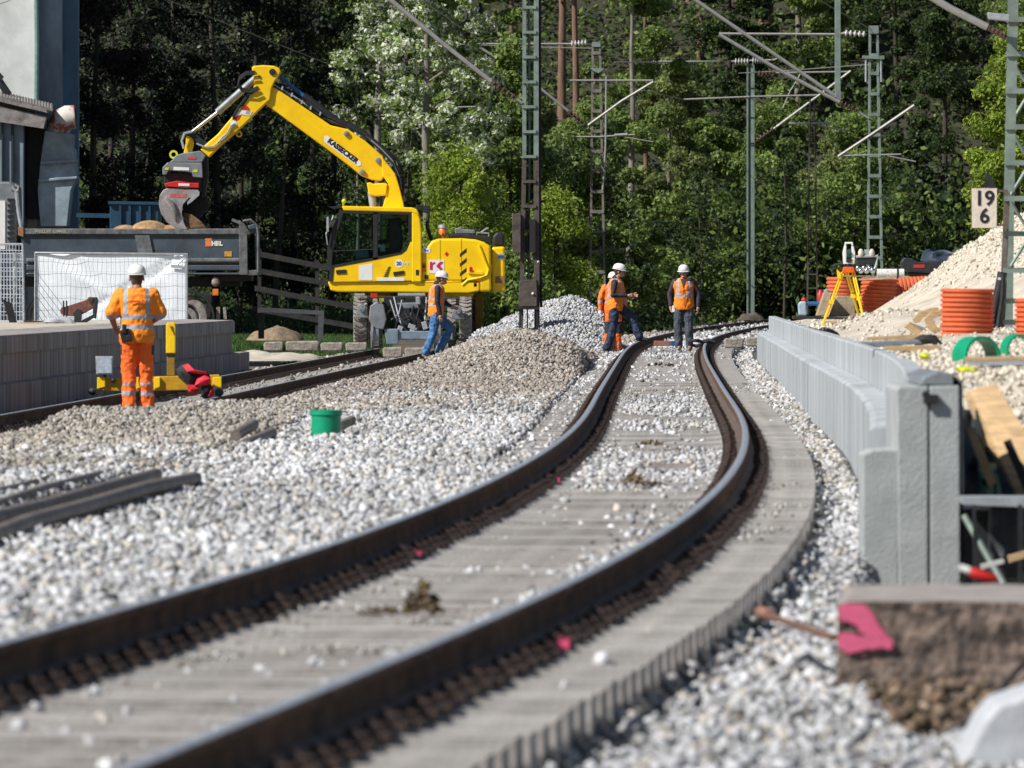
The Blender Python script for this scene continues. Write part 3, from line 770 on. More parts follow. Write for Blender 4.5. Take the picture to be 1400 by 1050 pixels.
lump('soil_heap', 'dark brown rubble soil below the pink-sprayed slab', 'soil heap', (px(1330, 33.4), 33.4, -.33), .95, 1.9, .13, M['rubble'], 5)
p = scatter(lambda y: 1.40 , lambda y: 2.4, 31.3, 34.9, .05); xx, yy = p.T; q = rng.random(len(xx)) < .6; xx, yy = xx[q], yy[q]
o = link_mesh('soil_crumbs', stones('soil_crumbs', np.stack([xx, yy, -.22 + .16 * ss(1.3, 1.8, xx) * 0 + rng.uniform(-.02, .1, len(xx))], 1), rng.uniform(.015, .05, len(xx)), tones(len(xx), [(.17, .12, .08), (.09, .065, .045), (.26, .20, .145)], [3, 3, 1]), 12), M['stone']); tag(o, kind='stuff')
D = 29.5
r_ = root('sack', (px(1360, D), D, -.3), 'blurred white plastic sack in the bottom right corner', 'sack')
b = MB(); b.prism([(px(1298, D), pz(1085, D)), (px(1313, D), pz(1047, D)), (px(1329, D), pz(1014, D)), (px(1345, D), pz(983, D)), (px(1364, D), pz(962, D)), (px(1390, D), pz(953, D)), (px(1430, D), pz(938, D)), (px(1450, D), pz(1085, D))], D, D + .6)
o_ = b.build('body', mat('sack_film', (.50, .52, .55), .5, var=.15, scale=9, bump=.6, bscale=7), r_, bevel=.02)
r_ = root('hose', (px(1300, 30.5), 30.5, -.2), 'black hose lying over the brown soil beside the white sack', 'hose')
b = MB(); b.tube([P(1440, 880, 31.5), P(1395, 912, 31.4), P(1372, 940, 31.3), P(1340, 975, 31.2), P(1300, 1000, 31.2), P(1262, 1022, 31.2), P(1235, 1045, 31.2), P(1220, 1075, 31.2)], .012, 8); b.build('tube', M['black'], r_, smooth=True)
r_ = root('rusty_bar', (px(1090, 37), 37, -.1), 'rusty iron bar sticking out towards the sleeper ends from the slab', 'iron bar')
b = MB(); b.cyl(P(1043, 839, 37.6), P(1140, 872, 35.2), .016); b.build('bar', mat('rust', (.17, .09, .06), .9, var=.4, scale=20), r_); b = MB(); b.cyl(P(1040, 836, 37.7), P(1053, 841, 37.3), .024); b.build('bar_end', mat('rust_bright', (.30, .14, .10), .8, var=.3), r_)
# clutter right of the block
r_ = root('timber_plank', (px(1370, 55), 55, 0), 'broad yellowish plank leaning against the pale gravel, right of the end block', 'plank')
b = MB(); Dp = 54.5
b.add([P(1326, 533, Dp + 1.2), P(1362, 524, Dp + 1.2), P(1442, 655, Dp), P(1396, 690, Dp), P(1318, 541, Dp + 1.3), P(1354, 532, Dp + 1.5), P(1426, 665, Dp + .25), P(1383, 694, Dp + .2)],
      [(0, 1, 2, 3), (7, 6, 5, 4), (0, 4, 5, 1), (1, 5, 6, 2), (2, 6, 7, 3), (3, 7, 4, 0)]); b.build('board', M['wood'], r_, bevel=.004)
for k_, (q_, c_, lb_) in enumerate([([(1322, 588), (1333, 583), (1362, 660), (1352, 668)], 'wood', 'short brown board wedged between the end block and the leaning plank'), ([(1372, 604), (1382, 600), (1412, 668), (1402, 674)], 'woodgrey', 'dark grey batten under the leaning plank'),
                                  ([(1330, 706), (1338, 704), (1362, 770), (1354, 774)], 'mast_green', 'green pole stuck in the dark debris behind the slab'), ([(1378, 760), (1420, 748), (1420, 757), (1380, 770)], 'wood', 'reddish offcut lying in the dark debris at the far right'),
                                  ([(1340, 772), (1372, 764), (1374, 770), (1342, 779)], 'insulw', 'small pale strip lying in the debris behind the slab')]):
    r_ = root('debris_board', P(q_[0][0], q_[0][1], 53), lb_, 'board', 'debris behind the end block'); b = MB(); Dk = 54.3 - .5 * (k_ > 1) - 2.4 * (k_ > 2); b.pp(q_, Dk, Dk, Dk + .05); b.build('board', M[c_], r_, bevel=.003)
r_ = root('work_bench', (px(1365, 53), 53, -.35), 'low dark steel rack with a silver top rail behind the grey slab', 'rack')
Dp = 52.0
b = MB(); b.pp([(1316, 680), (1318, 690), (1420, 694), (1420, 680)], Dp, Dp, Dp + .5); b.build('top', M['lgrey'], r_)
b = MB(); b.pp([(1330, 690), (1334, 690), (1336, 800), (1331, 800)], Dp, Dp, Dp + .03); b.pp([(1392, 690), (1397, 690), (1397, 800), (1392, 800)], Dp, Dp, Dp + .03); b.build('leg', M['dark'], r_)
b = MB(); b.tube([P(1318, 705, Dp + .1), P(1345, 752, Dp), P(1372, 798, Dp - .1)], .02); b.build('strut', M['mast_green'], r_)
b = MB(); b.pp([(1318, 700), (1322, 792), (1425, 800), (1425, 696)], Dp, Dp + .55, Dp + .7); b.build('dark_gap_sheet', M['black'], r_)  # black sheet put in for the dark space under the rack
r_ = root('barrel', (px(1378, 54), 54, -.3), 'dark grey barrel standing in the rack right of the end block', 'barrel')
b = MB(); b.ring(P(1375, 790, 52.25) , (0, 0, 1), [(0, .10), (.12, .105), (.13, .11), (.14, .105), (.30, .105), (.31, .11), (.32, .105), (.42, .10), (.425, .085), (.42, 0)], 20); b.build('body', M['dark'], r_, smooth=True)
r_ = root('tarpaulin', (px(1340, 57), 57, 0), 'dark blue-green tarpaulin added as dark space between the end block and the leaning plank', 'tarpaulin')  # dark cloth put in to fill a dark space beside the block
def rumple(pts_px, D0, D1, m, name, parent, seed, amp=.06, n=16):
    """cloth hung between four photo-space corners, with folds; has thickness"""
    a, b_, c_, d_ = [Vector(q) for q in pts_px]; rr = random.Random(seed); bld = MB(); vs = []
    for i in range(n + 1):
        for j in range(n + 1):
            s_, t_ = i / n, j / n
            p = a.lerp(b_, s_).lerp(d_.lerp(c_, s_), t_); nn = float(vnoise(s_ * 6 + seed, t_ * 6, 1.0, seed)) - .5
            D_ = D0 + (D1 - D0) * t_ + nn * amp * 6; q = P(p.x + nn * 2, p.y, D_); q.y = D_; vs.append(q)
    fs = [(i * (n + 1) + j, i * (n + 1) + j + 1, (i + 1) * (n + 1) + j + 1, (i + 1) * (n + 1) + j) for i in range(n) for j in range(n)]
    bld.add(vs, fs); o = bld.build(name, m, parent, smooth=True); so_ = o.modifiers.new('thick', 'SOLIDIFY'); so_.thickness = .01; return o
rumple([(1318, 560), (1352, 560), (1408, 690), (1316, 690)], 55.6, 54.6, mat('dark_tarp', (.03, .045, .07), .6, var=.6, scale=8, col2=(.01, .02, .015)), 'sheet', r_, 4, .05)
rumple([(1338, 635), (1362, 632), (1372, 690), (1340, 688)], 54.9, 54.2, mat('green_tarp', (.04, .16, .08), .6, var=.6, scale=12), 'green_fold', r_, 8, .05)
r_ = root('marker_bottle', (px(1345, 39), 39, 0), 'small red and white spray bottle lying on the slab edge by the grass', 'bottle')
b = MB(); b.ring(P(1326, 782, 37.2), Vector((.9, 0, -.3)), [(0, .018), (.01, .024), (.11, .024), (.125, .012)], 12); b.build('body', M['red'], r_, smooth=True)
b = MB(); b.ring(P(1311, 776, 37.2), Vector((.9, 0, -.3)), [(0, .0), (.003, .016), (.045, .018), (.05, .0)], 12); b.build('cap', M['white'], r_, smooth=True)
# ------------------------------------------------------------------ clods on the track
def clod(label, c, rx, ry, h, n, cols, seed, big=.02):
    r_ = root('soil_clod', c, label, 'clod', 'clods of earth on the sleepers'); q = np.random.default_rng(seed)
    a = q.uniform(0, 6.283, n); k = q.random(n) ** .7; ax2 = np.cos(a) * k; ay2 = np.sin(a) * k
    zz = h * (1 - k) ** 1.1 * q.uniform(.3, 1.1, n) + .006
    pos_ = np.stack([ax2 * rx + .15 * rx * np.sin(a * 3), ay2 * ry, zz], 1)
    link_mesh('crumbs', stones('crumbs', pos_, q.uniform(.35, 1.2, n) * big * (1.25 - .6 * k), tones(n, *cols), 12), M['stone'], r_)
    b = MB()
    for _ in range(max(3, n // 12)):
        i_ = q.integers(0, n); p0 = Vector(c) + Vector(pos_[i_]); d_ = Vector((q.normal(), q.normal() * .6, abs(q.normal()) * .35)).normalized() * q.uniform(.02, .07)
        b.tube([p0, p0 + d_ * .5 + Vector((0, 0, .004)), p0 + d_], [.003, .0025, .0015], 5)
    b.build('root_fibres', M['clod'], r_)
CL = ([(.10, .07, .04), (.055, .04, .025), (.16, .12, .07), (.22, .17, .06)], [4, 4, 2, .8])
clod('brown earthy clod between the rails, nearest the camera', P(578, 839, 37.5), .098, .08, .135, 170, CL, 1, .021)
clod('thin dark crumbs of earth trailing left of the nearest clod', P(524, 841, 37.4), .12, .05, .03, 70, CL, 2, .015)
clod('pale brown clod on the gravelly sleepers in the bend, left of the right rail', P(868, 664, 63.0), .13, .14, .11, 120, ([(.24, .18, .12), (.15, .11, .075), (.3, .25, .19)], [3, 3, 1]), 3, .022)
clod('small dark crumbs right beside the pale brown clod in the bend', P(897, 664, 63), .10, .12, .03, 40, CL, 4, .016)
clod('small dark clod farther up the curved track, on white stones', P(888, 608, 79), .13, .2, .04, 50, CL, 5, .022)
clod('dark flat crumbs of earth between the far sleepers, left of the facing worker', P(905, 500, 158), .34, .8, .05, 50, CL, 6, .035)
# ------------------------------------------------------------------ conduits, stub pipes in the gravel
CB = [([(-40, 682), (40, 662), (97, 646)], 56, .030, 'uppermost'), ([(-40, 702), (60, 669), (115, 655), (157, 645)], 54.5, .036, 'second'),
      ([(-40, 716), (60, 692), (140, 669), (213, 649)], 52.0, .050, 'third'), ([(-40, 745), (40, 714), (120, 692), (200, 668), (266, 655)], 50.5, .052, 'lowest')]
for pts_, D_, r0, nm in CB:
    r0 = r0 * 1.0
    r_ = root('conduit', P(*pts_[1], D_), f'{nm} of the dusty black conduits emerging from the ballast at the left edge', 'conduit', 'conduits lying in the ballast, left')
    b = MB(); pp2 = [P(u, v, (CZ - .10 + .03 * (i == len(pts_) - 1)) * FPX / (v - YH)) for i, (u, v) in enumerate(pts_)]
    b.tube(pp2, r0, 12); b.build('tube', M['cable'], r_, smooth=True)
for i, (u0, v0, u1, v1) in enumerate([(322, 592, 347, 580), (336, 604, 372, 592), (338, 622, 392, 605)]):
    r_ = root('conduit_stub', P(u0, v0, 78), ['short grey conduit end, hindmost of the three left of the green pipe stub', 'short grey conduit end, middle one of the three left of the green pipe stub', 'longest brownish conduit end in front, left of the green pipe stub'][i], 'conduit', 'conduit ends sticking out of the ballast')
    b = MB(); b.cyl(P(u0, v0 + 3, 77), P(u1, v1, 80), .05 if i < 2 else .065, n=12); b.build('tube', M['cable'], r_, smooth=True)
D = 82
r_ = root('green_pipe_stub', (px(446, D), D, 0), 'upright bright green pipe stub sticking out of the white ballast', 'pipe')
b = MB(); b.ring((px(446, D), D, pz(598, D)), (0, 0, 1), [(0, .138), (.20, .14), (.21, .152), (.255, .152), (.255, .138), (.0, .13)], 28); b.build('pipe_wall', M['green_pipe'], r_, smooth=True)
b = MB(); b.ring((px(446, D), D, pz(563, D)), (0, 0, 1), [(-.02, .137), (0, .137), (.003, 0)], 28); b.build('cap', M['green_pipe'], r_, smooth=True)
r_ = root('conduit_stub', P(470, 578, 83), 'small beige pipe end right behind the green pipe stub', 'pipe')
b = MB(); b.cyl(P(460, 583, 83), P(480, 575, 84), .05, n=12); b.build('tube', M['oldc'], r_, smooth=True)
# ------------------------------------------------------------------ two-way excavator (upper body side-on, undercarriage end-on)
D = 200.0; YC = 200.6
ex = root('excavator', (px(570, D), YC, 0), 'yellow road-rail excavator with raised arm tipping soil, on the straight track', 'excavator')
A = lambda u, v: (px(u, D), pz(v, D))
Y0, Y1 = D - .75, D + 2.0       # near / far face of the upper body
# lower frame, skirt
b = MB(); b.pp([(449, 385), (453, 397), (462, 399), (560, 400), (640, 401), (656, 398), (656, 386), (600, 384)], D, Y0, Y1); b.build('frame_skirt', M['yellow'], ex, bevel=.03)
b = MB(); b.pp([(505, 398), (533, 398), (530, 405), (508, 405)], D, D - .3, D + 1.5); b.pp([(595, 400), (648, 401), (646, 406), (598, 406)], D, D - .6, D + 1.6); b.build('under_frame', M['yellow2'], ex, bevel=.02)
# engine housing
hood = [(576, 384), (576, 346), (580, 341), (592, 329), (600, 326.5), (632, 326), (650, 327.5), (662, 331), (671, 337), (672, 399), (655, 399), (655, 385)]
b = MB(); b.pp(hood, D, Y0 + .02, Y1 - .02); b.build('engine_housing', M['yellow'], ex, bevel=.05)
b = MB(); b.pp([(672.5, 338), (690, 337), (691, 399), (672.5, 400)], D, Y0 + .18, Y1 - .1); cw = b.build('counterweight', M['yellow'], ex, bevel=.05)
b = MB(); b.pp([(673, 336), (674, 322), (679, 317), (686, 318), (689, 322), (690, 336.5)], D, Y0 + .3, Y1 - .2); b.build('rear_cover', M['dark'], ex, bevel=.05)
# raised pipe-like moulding on housing
b = MB(); b.tube([(px(u, D), Y0 + .01, pz(v, D)) for u, v in [(655, 336), (659, 346), (664, 360), (668, 368), (666, 376), (656, 380), (640, 383), (632, 390)]], .035, 8); b.build('moulding', M['yellow'], ex, smooth=True)
b = MB(); b.pp([(640, 366), (646, 369), (650, 371), (660, 371), (662, 376), (655, 375.5), (640, 374)], D, Y0 - .03, Y0 + .02); b.build('grab_recess', M['yellow2'], ex, bevel=.01)
b = MB(); b.pp([(642, 365), (646, 365), (647, 371), (642, 371)], D, Y0 - .045, Y0 - .031); b.pp([(648, 386), (652, 386), (652, 392), (648, 392)], D, Y0 - .0, Y0 + .018); b.each('latch', M['red'], ex)
# doors seams
b = MB()
for u, va, vb in [(575.5, 300, 385), (602, 328, 384), (631, 327, 386), (513.6, 360, 384.5), (571, 372, 384)]: b.bb(px(u, D) - .0035, px(u, D) + .0035, Y0 + .014, Y0 + .05, pz(vb, D), pz(va, D))
b.bb(px(575, D), px(655, D), Y0 - .003, Y0 + .05, pz(386, D) - .005, pz(386, D) + .005); b.each('panel_seam', mat('seam_brown', (.25, .12, .0), .8), ex)
# cab: frame, lower door panels, roof, rear post
cabY0, cabY1 = Y0 - .06, Y0 + 1.05
b = MB(); b.pp([(454, 366), (496, 358.5), (513, 355), (549, 347.5), (556, 342), (560, 335), (561, 330), (564, 330), (564, 384), (452, 386), (450, 385)], D, cabY0 + .01, cabY1); b.build('cab_lower_panel', M['yellow'], ex, bevel=.015)
b = MB(); b.pp([(563, 291), (571, 290), (575, 300), (577, 318), (577, 386), (563, 386)], D, cabY0, cabY1); b.build('cab_rear_post', M['yellow'], ex, bevel=.03)
b = MB(); b.pp([(468, 283), (471, 288.5), (563, 291), (574, 295), (571, 287), (564, 284), (470, 282)], D, cabY0 - .01, cabY1); b.build('cab_roof', M['yellow'], ex, bevel=.025)
b = MB(); b.pp([(450, 283), (470, 281), (470, 284), (456, 286)], D, cabY0 + .05, cabY1 - .05); b.build('rain_visor', M['dark'], ex)
fr = MB()
def bar(poly): fr.pp(poly, D, cabY0, cabY1)
bar([(466, 286), (471, 289), (461, 320), (455, 345), (454, 366), (449, 364), (448, 345), (453, 320)])
bar([(471, 288.6), (563, 291.1), (563, 294), (470, 292)])
for ya, yb in ((cabY0, cabY0 + .06), (cabY1 - .06, cabY1)):
    fr.pp([(511, 291), (517, 291), (517, 354.5), (511, 355.7)], D, ya, yb)
    fr.pp([(559, 294), (563, 294), (563, 330), (560, 330), (556, 342), (549, 347.5), (547, 345.5), (555, 339), (559, 329)], D, ya, yb)
    fr.pp([(454, 363), (511, 352.5), (548, 345), (549, 347.6), (513, 355.3), (454, 366.4)], D, ya, yb)
    fr.pp([(452, 366), (458, 365), (456, 385), (450, 384)], D, ya, yb)
fr.build('cab_frame', M['black'], ex, bevel=.01)
gl = bpy.data.materials.new('tinted_glass'); gl.use_nodes = True
n_ = gl.node_tree.nodes; l_ = gl.node_tree.links
tb = n_.new('ShaderNodeBsdfTransparent'); tb.inputs[0].default_value = (.72, .82, .80, 1); gb = n_.new('ShaderNodeBsdfGlossy'); gb.inputs['Roughness'].default_value = .04; gb.inputs[0].default_value = (.8, .85, .85, 1)
fz = n_.new('ShaderNodeFresnel'); fz.inputs[0].default_value = 1.18; ms_ = n_.new('ShaderNodeMixShader')
l_.new(fz.outputs[0], ms_.inputs[0]); l_.new(tb.outputs[0], ms_.inputs[1]); l_.new(gb.outputs[0], ms_.inputs[2]); l_.new(ms_.outputs[0], n_['Material Output'].inputs[0])
M['glass'] = gl
for i, ya in enumerate((cabY0 + .02, cabY1 - .03)):
    b = MB(); b.pp([(464, 291.5), (511, 292), (511, 354), (454.5, 364), (456, 345), (461, 322)], D, ya, ya + .008); b.build('window_pane', M['glass'], ex)
    b = MB(); b.pp([(517, 292), (559, 294), (559, 329), (555, 339), (547, 345.6), (517, 352)], D, ya, ya + .008); b.build('window_pane', M['glass'], ex)
b = MB(); b.tube([(px(452, D), cabY0 + .02, pz(344, D)), (px(511, D), cabY0 + .02, pz(341, D))], .012); b.build('grab_rail', M['dark'], ex)
# cab inside
b = MB(); b.pp([(531, 300), (548, 297), (551, 330), (548, 352), (520, 354), (516, 345), (533, 338)], D, cabY0 + .30, cabY0 + .80); b.build('driver_seat', M['dark'], ex, bevel=.04)
b = MB(); b.pp([(484, 342), (503, 340), (506, 352), (489, 355)], D, cabY0 + .15, cabY0 + .5); b.build('console', mat('teal_console', (.06, .22, .22), .5), ex, bevel=.02)
b = MB(); b.pp([(520, 335), (527, 335), (527, 344), (520, 344)], D, cabY0 + .1, cabY0 + .12); b.build('display', mat('pale_screen', (.25, .55, .52), .4), ex)
b = MB(); b.pp([(535, 295), (556, 295), (556, 302), (533, 302)], D, cabY0 + .5, cabY0 + .52); b.build('sun_blind', M['yellow'], ex)
# door furniture
b = MB(); b.pp([(460, 369.5), (474, 368.5), (474, 374), (461, 374.5)], D, cabY0 - .01, cabY0 + .012); b.pp([(538, 372), (553, 370), (553, 375), (539, 377)], D, cabY0 - .01, cabY0 + .012); b.each('door_handle', M['black'], ex)
b = MB()
for i in range(6): b.pp([(525 + i * 1.2, 378 - i * 2.4), (531 + i * .7, 377.6 - i * 2.4), (531 + i * .7, 376.6 - i * 2.4), (525 + i * 1.2, 377 - i * 2.4)], D, cabY0 - .004, cabY0 + .012)
b.each('vent_slot', M['black'], ex)
b = MB(); b.pp([(569, 369), (573, 369), (573, 376), (569, 376)], D, Y0 - .07, Y0 - .05); b.each('latch', M['black'], ex)
# stickers
def sticker(name, poly, m, y, parent=None, t=.004):
    b = MB(); b.pp(poly, D, y - t, y); return b.build(name, m, parent or ex)
yc = cabY0 + .009
sticker('notice_sheet', [(491.5, 363), (510, 360.5), (510, 383), (491.5, 383)], M['white'], yc)
sticker('notice_strip', [(516, 379), (554, 380), (553, 384), (516, 384)], M['white'], yc)
b = MB(); b.ring((px(546, D), yc, pz(360.5, D)), (0, -1, 0), [(0, .095), (.004, .095), (.005, 0)], 24); b.build('speed_disc', M['white'], ex)
M['navy'] = mat('dark_blue_letter', (.03, .07, .22), .5, var=.05, bump=0); M['ink'] = mat('black_letter', (.015, .015, .018), .5, var=.05, bump=0)
M['magenta'] = mat('magenta_letter', (.55, .01, .10), .5, var=.05, bump=0)
text_obj('lettering', '20', .115, M['navy'], ex, (px(546, D), yc - .008, pz(360.5, D)), (1, 0, 0), (0, 0, 1), .002, .004)
sticker('arrow_sign', [(553, 359.5), (556, 359.5), (558, 357.5), (560, 360), (558, 363), (556, 361.5), (553, 361.5)], mat('mint', (.30, .65, .50), .5), yc)
ys_ = Y0 + .018
sticker('logo_plate', [(587, 355.5), (607.5, 355.5), (607.5, 373.5), (587, 373.5)], M['white'], ys_)
sticker('logo', [(588, 358), (591, 358), (591, 360), (594.5, 358), (596, 360), (592, 362.5), (592, 369), (588, 369)], M['magenta'], ys_ - .005)
sticker('logo', [(604, 357.5), (606.5, 359), (602, 363.5), (606, 368), (602.5, 369.5), (596.5, 364), (600, 359.5)], M['magenta'], ys_ - .005)
sticker('notice_strip', [(577.5, 339.5), (588.5, 340), (588.5, 345.5), (577.5, 346)], M['white'], ys_)
sticker('logo_plate', [(580.5, 341.5), (586, 341.8), (586, 343.6), (580.5, 343.8)], mat('violet', (.25, .15, .5), .5), ys_ - .005)
sticker('emergency_diamond', [(608, 347.5), (611, 344), (614, 347.5), (611, 351)], M['red'], ys_)
sticker('warning_label', [(577, 360), (583, 360), (583, 371.5), (577, 371.5)], mat('warn_orange', (.75, .2, .02), .5), ys_)
sticker('warning_label', [(578, 366), (580, 361), (582, 366)], M['ink'], ys_ - .005)
sticker('latch', [(581, 376), (586, 376), (586, 382), (581, 382)], M['black'], ys_)
for i in range(4):
    v0 = 341.5 + i * 13.2
    sticker('hazard_stripe', [(629, v0 + 5.5), (638, v0 - 2), (638, v0 + 3), (629, v0 + 10)], M['black'], ys_)
yk = Y0 + .175
sticker('plate', [(680, 347), (689.5, 347), (689.5, 355), (680, 355)], M['lgrey'], yk); sticker('plate', [(681.5, 349), (689, 349), (689, 353.5), (681.5, 353.5)], M['navy'], yk - .005)
sticker('plate', [(677, 378), (689.5, 377), (689.5, 387), (677, 387)], mat('brown_plate', (.30, .14, .06), .6), yk)
# roof gear, beacons, rails
b = MB(); b.ring((px(605, D), D, pz(325, D)), (0, 0, 1), [(0, .07), (.05, .07), (.06, .09), (.2, .085), (.24, .05), (.25, 0)], 14); b.build('beacon', mat('beacon_orange', (.8, .22, .06), .25), ex, smooth=True)
b = MB(); b.ring((px(605, D), D, pz(317, D)), (0, 0, 1), [(.09, .1), (.16, .09), (.17, 0)], 14); b.build('beacon_cap', M['lgrey'], ex, smooth=True)
b = MB(); b.pp([(613, 326), (615, 322), (618, 320), (640, 320), (650, 321), (668, 323), (672, 328), (672, 336), (662, 330), (650, 326)], D, D, D + 1.3); b.build('hood_grille', M['dark'], ex, bevel=.02)
b = MB(); b.pp([(622, 312), (630, 310.5), (632, 313), (649, 314), (650, 320), (622, 320)], D, D + .2, D + .9); b.build('air_filter', M['grey'], ex, bevel=.04)
b = MB()
for pl in ([(652, 326), (652, 318), (668, 319), (668, 331)], [(656, 319), (664, 313), (668, 312)], [(617, 326), (617, 321), (613, 319)]): b.tube([(px(u, D), D + .1, pz(v, D)) for u, v in pl], .02, 6)
b.build('hand_rail', M['lgrey'], ex, smooth=True)
b = MB(); b.tube([(px(470, D), cabY0 + .2, pz(282, D)), (px(470, D), cabY0 + .2, pz(278, D))], .02); b.ball((px(471, D), cabY0 + .2, pz(275.5, D)), .055); b.build('work_light', M['lens'], ex)
b = MB(); b.box((px(574, D), cabY0 + .3, pz(284, D)), (.16, .15, .12)); b.box((px(583, D), cabY0 + .3, pz(286, D)), (.14, .14, .16)); b.tube([(px(566, D), D, pz(285, D)), (px(586, D), D, pz(290, D)), (px(584, D), D, pz(310, D)), (px(590, D), D, pz(328, D))], .045); b.build('exhaust_and_mirror_bracket', M['dark'], ex, bevel=.01)
b = MB(); b.tube([(px(449, D), cabY0 - .05, pz(335, D)), (px(447, D), cabY0 - .08, pz(320, D)), (px(457, D), cabY0 - .05, pz(295, D))], .015); b.box((px(449, D), cabY0 - .09, pz(307, D)), (.05, .05, .34)); b.build('wing_mirror', M['lgrey'], ex)
# ---- boom
BY0, BY1 = D + .95, D + 1.45
BY0, BY1 = D + .35, D + .85
b = MB(); b.pp([(362, 128), (371, 118), (378, 121), (415, 146), (452, 171), (476, 176.5), (500, 193), (523, 213), (532, 231), (521, 247), (508, 246), (493, 240), (480, 229), (440, 199), (392, 164), (362, 142)], D, BY0, BY1); bo = b.build('boom', M['yellow'], ex, bevel=.03)
b = MB(); b.pp([(521, 213), (530, 224), (540, 237), (546, 256), (550, 272), (553, 286), (522, 286), (527, 268), (531, 252), (523, 240)], D, BY0 - .06, BY0 + .1); b.pp([(521, 213), (530, 224), (540, 237), (546, 256), (550, 272), (553, 286), (522, 286), (527, 268), (531, 252), (523, 240)], D, BY1 - .1, BY1 + .06); b.build('boom_foot', M['yellow'], ex, bevel=.02)
b = MB(); b.pp([(501, 250), (506, 249), (510, 251), (523, 250), (530, 251), (528, 267), (514, 268), (504, 266)], D, BY0 - .1, BY1 + .05); b.build('boom_link', M['yellow'], ex, bevel=.03)
b = MB(); b.cyl((px(507, D), BY0 + .05, pz(262, D)), (px(510, D), BY0 + .05, pz(284, D)), .085); b.build('lift_cylinder', M['lgrey'], ex, smooth=True)
for u, v, r0 in [(360, 129, .085), (507, 261, .07), (473, 182, .06), (494.5, 235, .065), (531, 240, .08), (517, 219, .07), (538, 240, .06)]:
    b = MB(); b.ring((px(u, D), BY0 - .03, pz(v, D)), (0, -1, 0), [(-.12, r0), (.02, r0), (.03, r0 * .6), (.03, 0)], 12); b.build('pivot_pin', M['grey'], ex, smooth=True)
b = MB(); b.pp([(443, 186), (447, 185), (493, 221), (493, 226), (489, 227), (443, 194)], D, BY0 - .008, BY0 - .002); b.build('name_plate', M['white'], bo)
a_ = Vector((px(445, D), 0, pz(188.5, D))); c_ = Vector((px(491.5, D), 0, pz(223.5, D))); xd = (c_ - a_).normalized(); zd = Vector((-xd.z, 0, xd.x))
mid = (a_ + c_) / 2
text_obj('lettering', 'KASSECKER', .158, M['ink'], bo, (mid.x, BY0 - .012, mid.z), xd, zd, .002, .009)
# hoses and pipes along the boom
for k, (off, r0, m_) in enumerate([(0, .022, 'black'), (3, .022, 'lgrey'), (6, .025, 'black'), (9, .02, 'black')]):
    b = MB(); b.tube([(px(u, D), BY0 + .05 + .09 * k, pz(v - off * .8, D)) for u, v in [(340, 137), (350, 124), (362, 117), (372, 117), (400, 133), (430, 153), (452, 167), (478, 174), (500, 188), (520, 205), (536, 222), (545, 244), (548, 262)]], r0, 6); b.each('hydraulic_hose', M[m_], ex, smooth=True)
for u, v in [(385, 122), (398, 131), (412, 141), (424, 149), (437, 157)]: b = MB(); b.pp([(u, v - 5), (u + 2, v - 4), (u + .5, v + 1), (u - 1.5, v)], D, BY0 - .01, BY0 + .05); b.build('hose_clamp', M['lgrey'], ex)
b = MB()
for k in range(4): b.tube([(px(u, D), BY1 + .05 + .04 * k, pz(v + k, D)) for u, v in [(520, 204), (533, 208), (543, 216), (549, 232), (551, 252), (548, 272)]], .028, 6)
b.build('hose_loop', M['black'], ex, smooth=True)
b = MB(); b.cyl((px(381, D), BY0 + .25, pz(103, D)), (px(418, D), BY0 + .25, pz(134, D)), .048, n=12); b.build('cylinder_rod', M['blue'], ex, smooth=True)
b = MB(); b.cyl((px(414, D), BY0 + .25, pz(130, D)), (px(470, D), BY0 + .25, pz(173, D)), .085, n=14); b.build('stick_cylinder', M['dark'], ex, smooth=True)
b = MB(); b.tube([(px(u, D), BY0 + .1, pz(v, D)) for u, v in [(418, 138), (440, 155), (462, 165), (480, 172), (500, 184)]], .05, 6); b.build('hydraulic_pipe', M['dark'], ex, smooth=True)
# ---- stick (arm)
b = MB(); b.pp([(343.5, 92), (347, 89.5), (360, 88.5), (374, 89.5), (382, 93), (383.5, 98), (380, 105), (375, 112), (371, 121), (369, 136), (352, 152), (337, 167), (322, 181), (300, 200), (285, 215.5), (273, 204), (283, 195), (297, 183), (306, 172), (318, 158), (332, 144), (344, 128), (347, 112), (345, 100)], D, BY0 - .08, BY0 + .36); st = b.build('stick', M['yellow'], ex, bevel=.03)
b = MB(); b.ring((px(372, D), BY0 - .08, pz(98, D)), (0, -1, 0), [(0, .075), (.03, .075), (.035, 0)], 14); b.ring((px(354, D), BY0 - .08, pz(104, D)), (0, -1, 0), [(0, .03), (.03, .03), (.03, 0)], 10); b.build('pivot_pin', M['dark'], st)
sy = BY0 - .084
sticker('hazard_sticker', [(329, 149), (334, 143), (338, 145), (341, 149), (338, 153), (333, 152)], M['red'], sy, st)
sticker('hazard_sticker', [(323, 154), (330, 150), (345, 152), (341, 158), (330, 156), (321, 159)], M['white'], sy - .002, st)
sticker('hazard_sticker', [(318, 160), (329, 157), (326, 163), (317, 167)], M['red'], sy, st)
sticker('hazard_sticker', [(314, 166), (321, 163), (324, 170), (317, 175)], M['white'], sy - .002, st)
sticker('plate', [(337, 150), (343, 152), (340, 157), (335, 155)], M['lgrey'], sy - .004, st)
b = MB(); b.tube([(px(u, D), sy - .03, pz(v, D)) for u, v in [(297, 196), (303, 188), (311, 181), (315, 172), (321, 168)]], .02, 6); b.tube([(px(u, D), sy - .03, pz(v, D)) for u, v in [(268, 196), (280, 201), (291, 200), (300, 193), (309, 186)]], .02, 6); b.each('hydraulic_hose', M['lgrey'], st, smooth=True)
b = MB(); b.ring((px(326, D), BY0 + .1, pz(183, D)), (0, -1, 0), [(-.03, .075), (.03, .075), (.03, .04), (-.03, .04)], 12, closed=True); b.build('lifting_eye', M['yellow'], st)
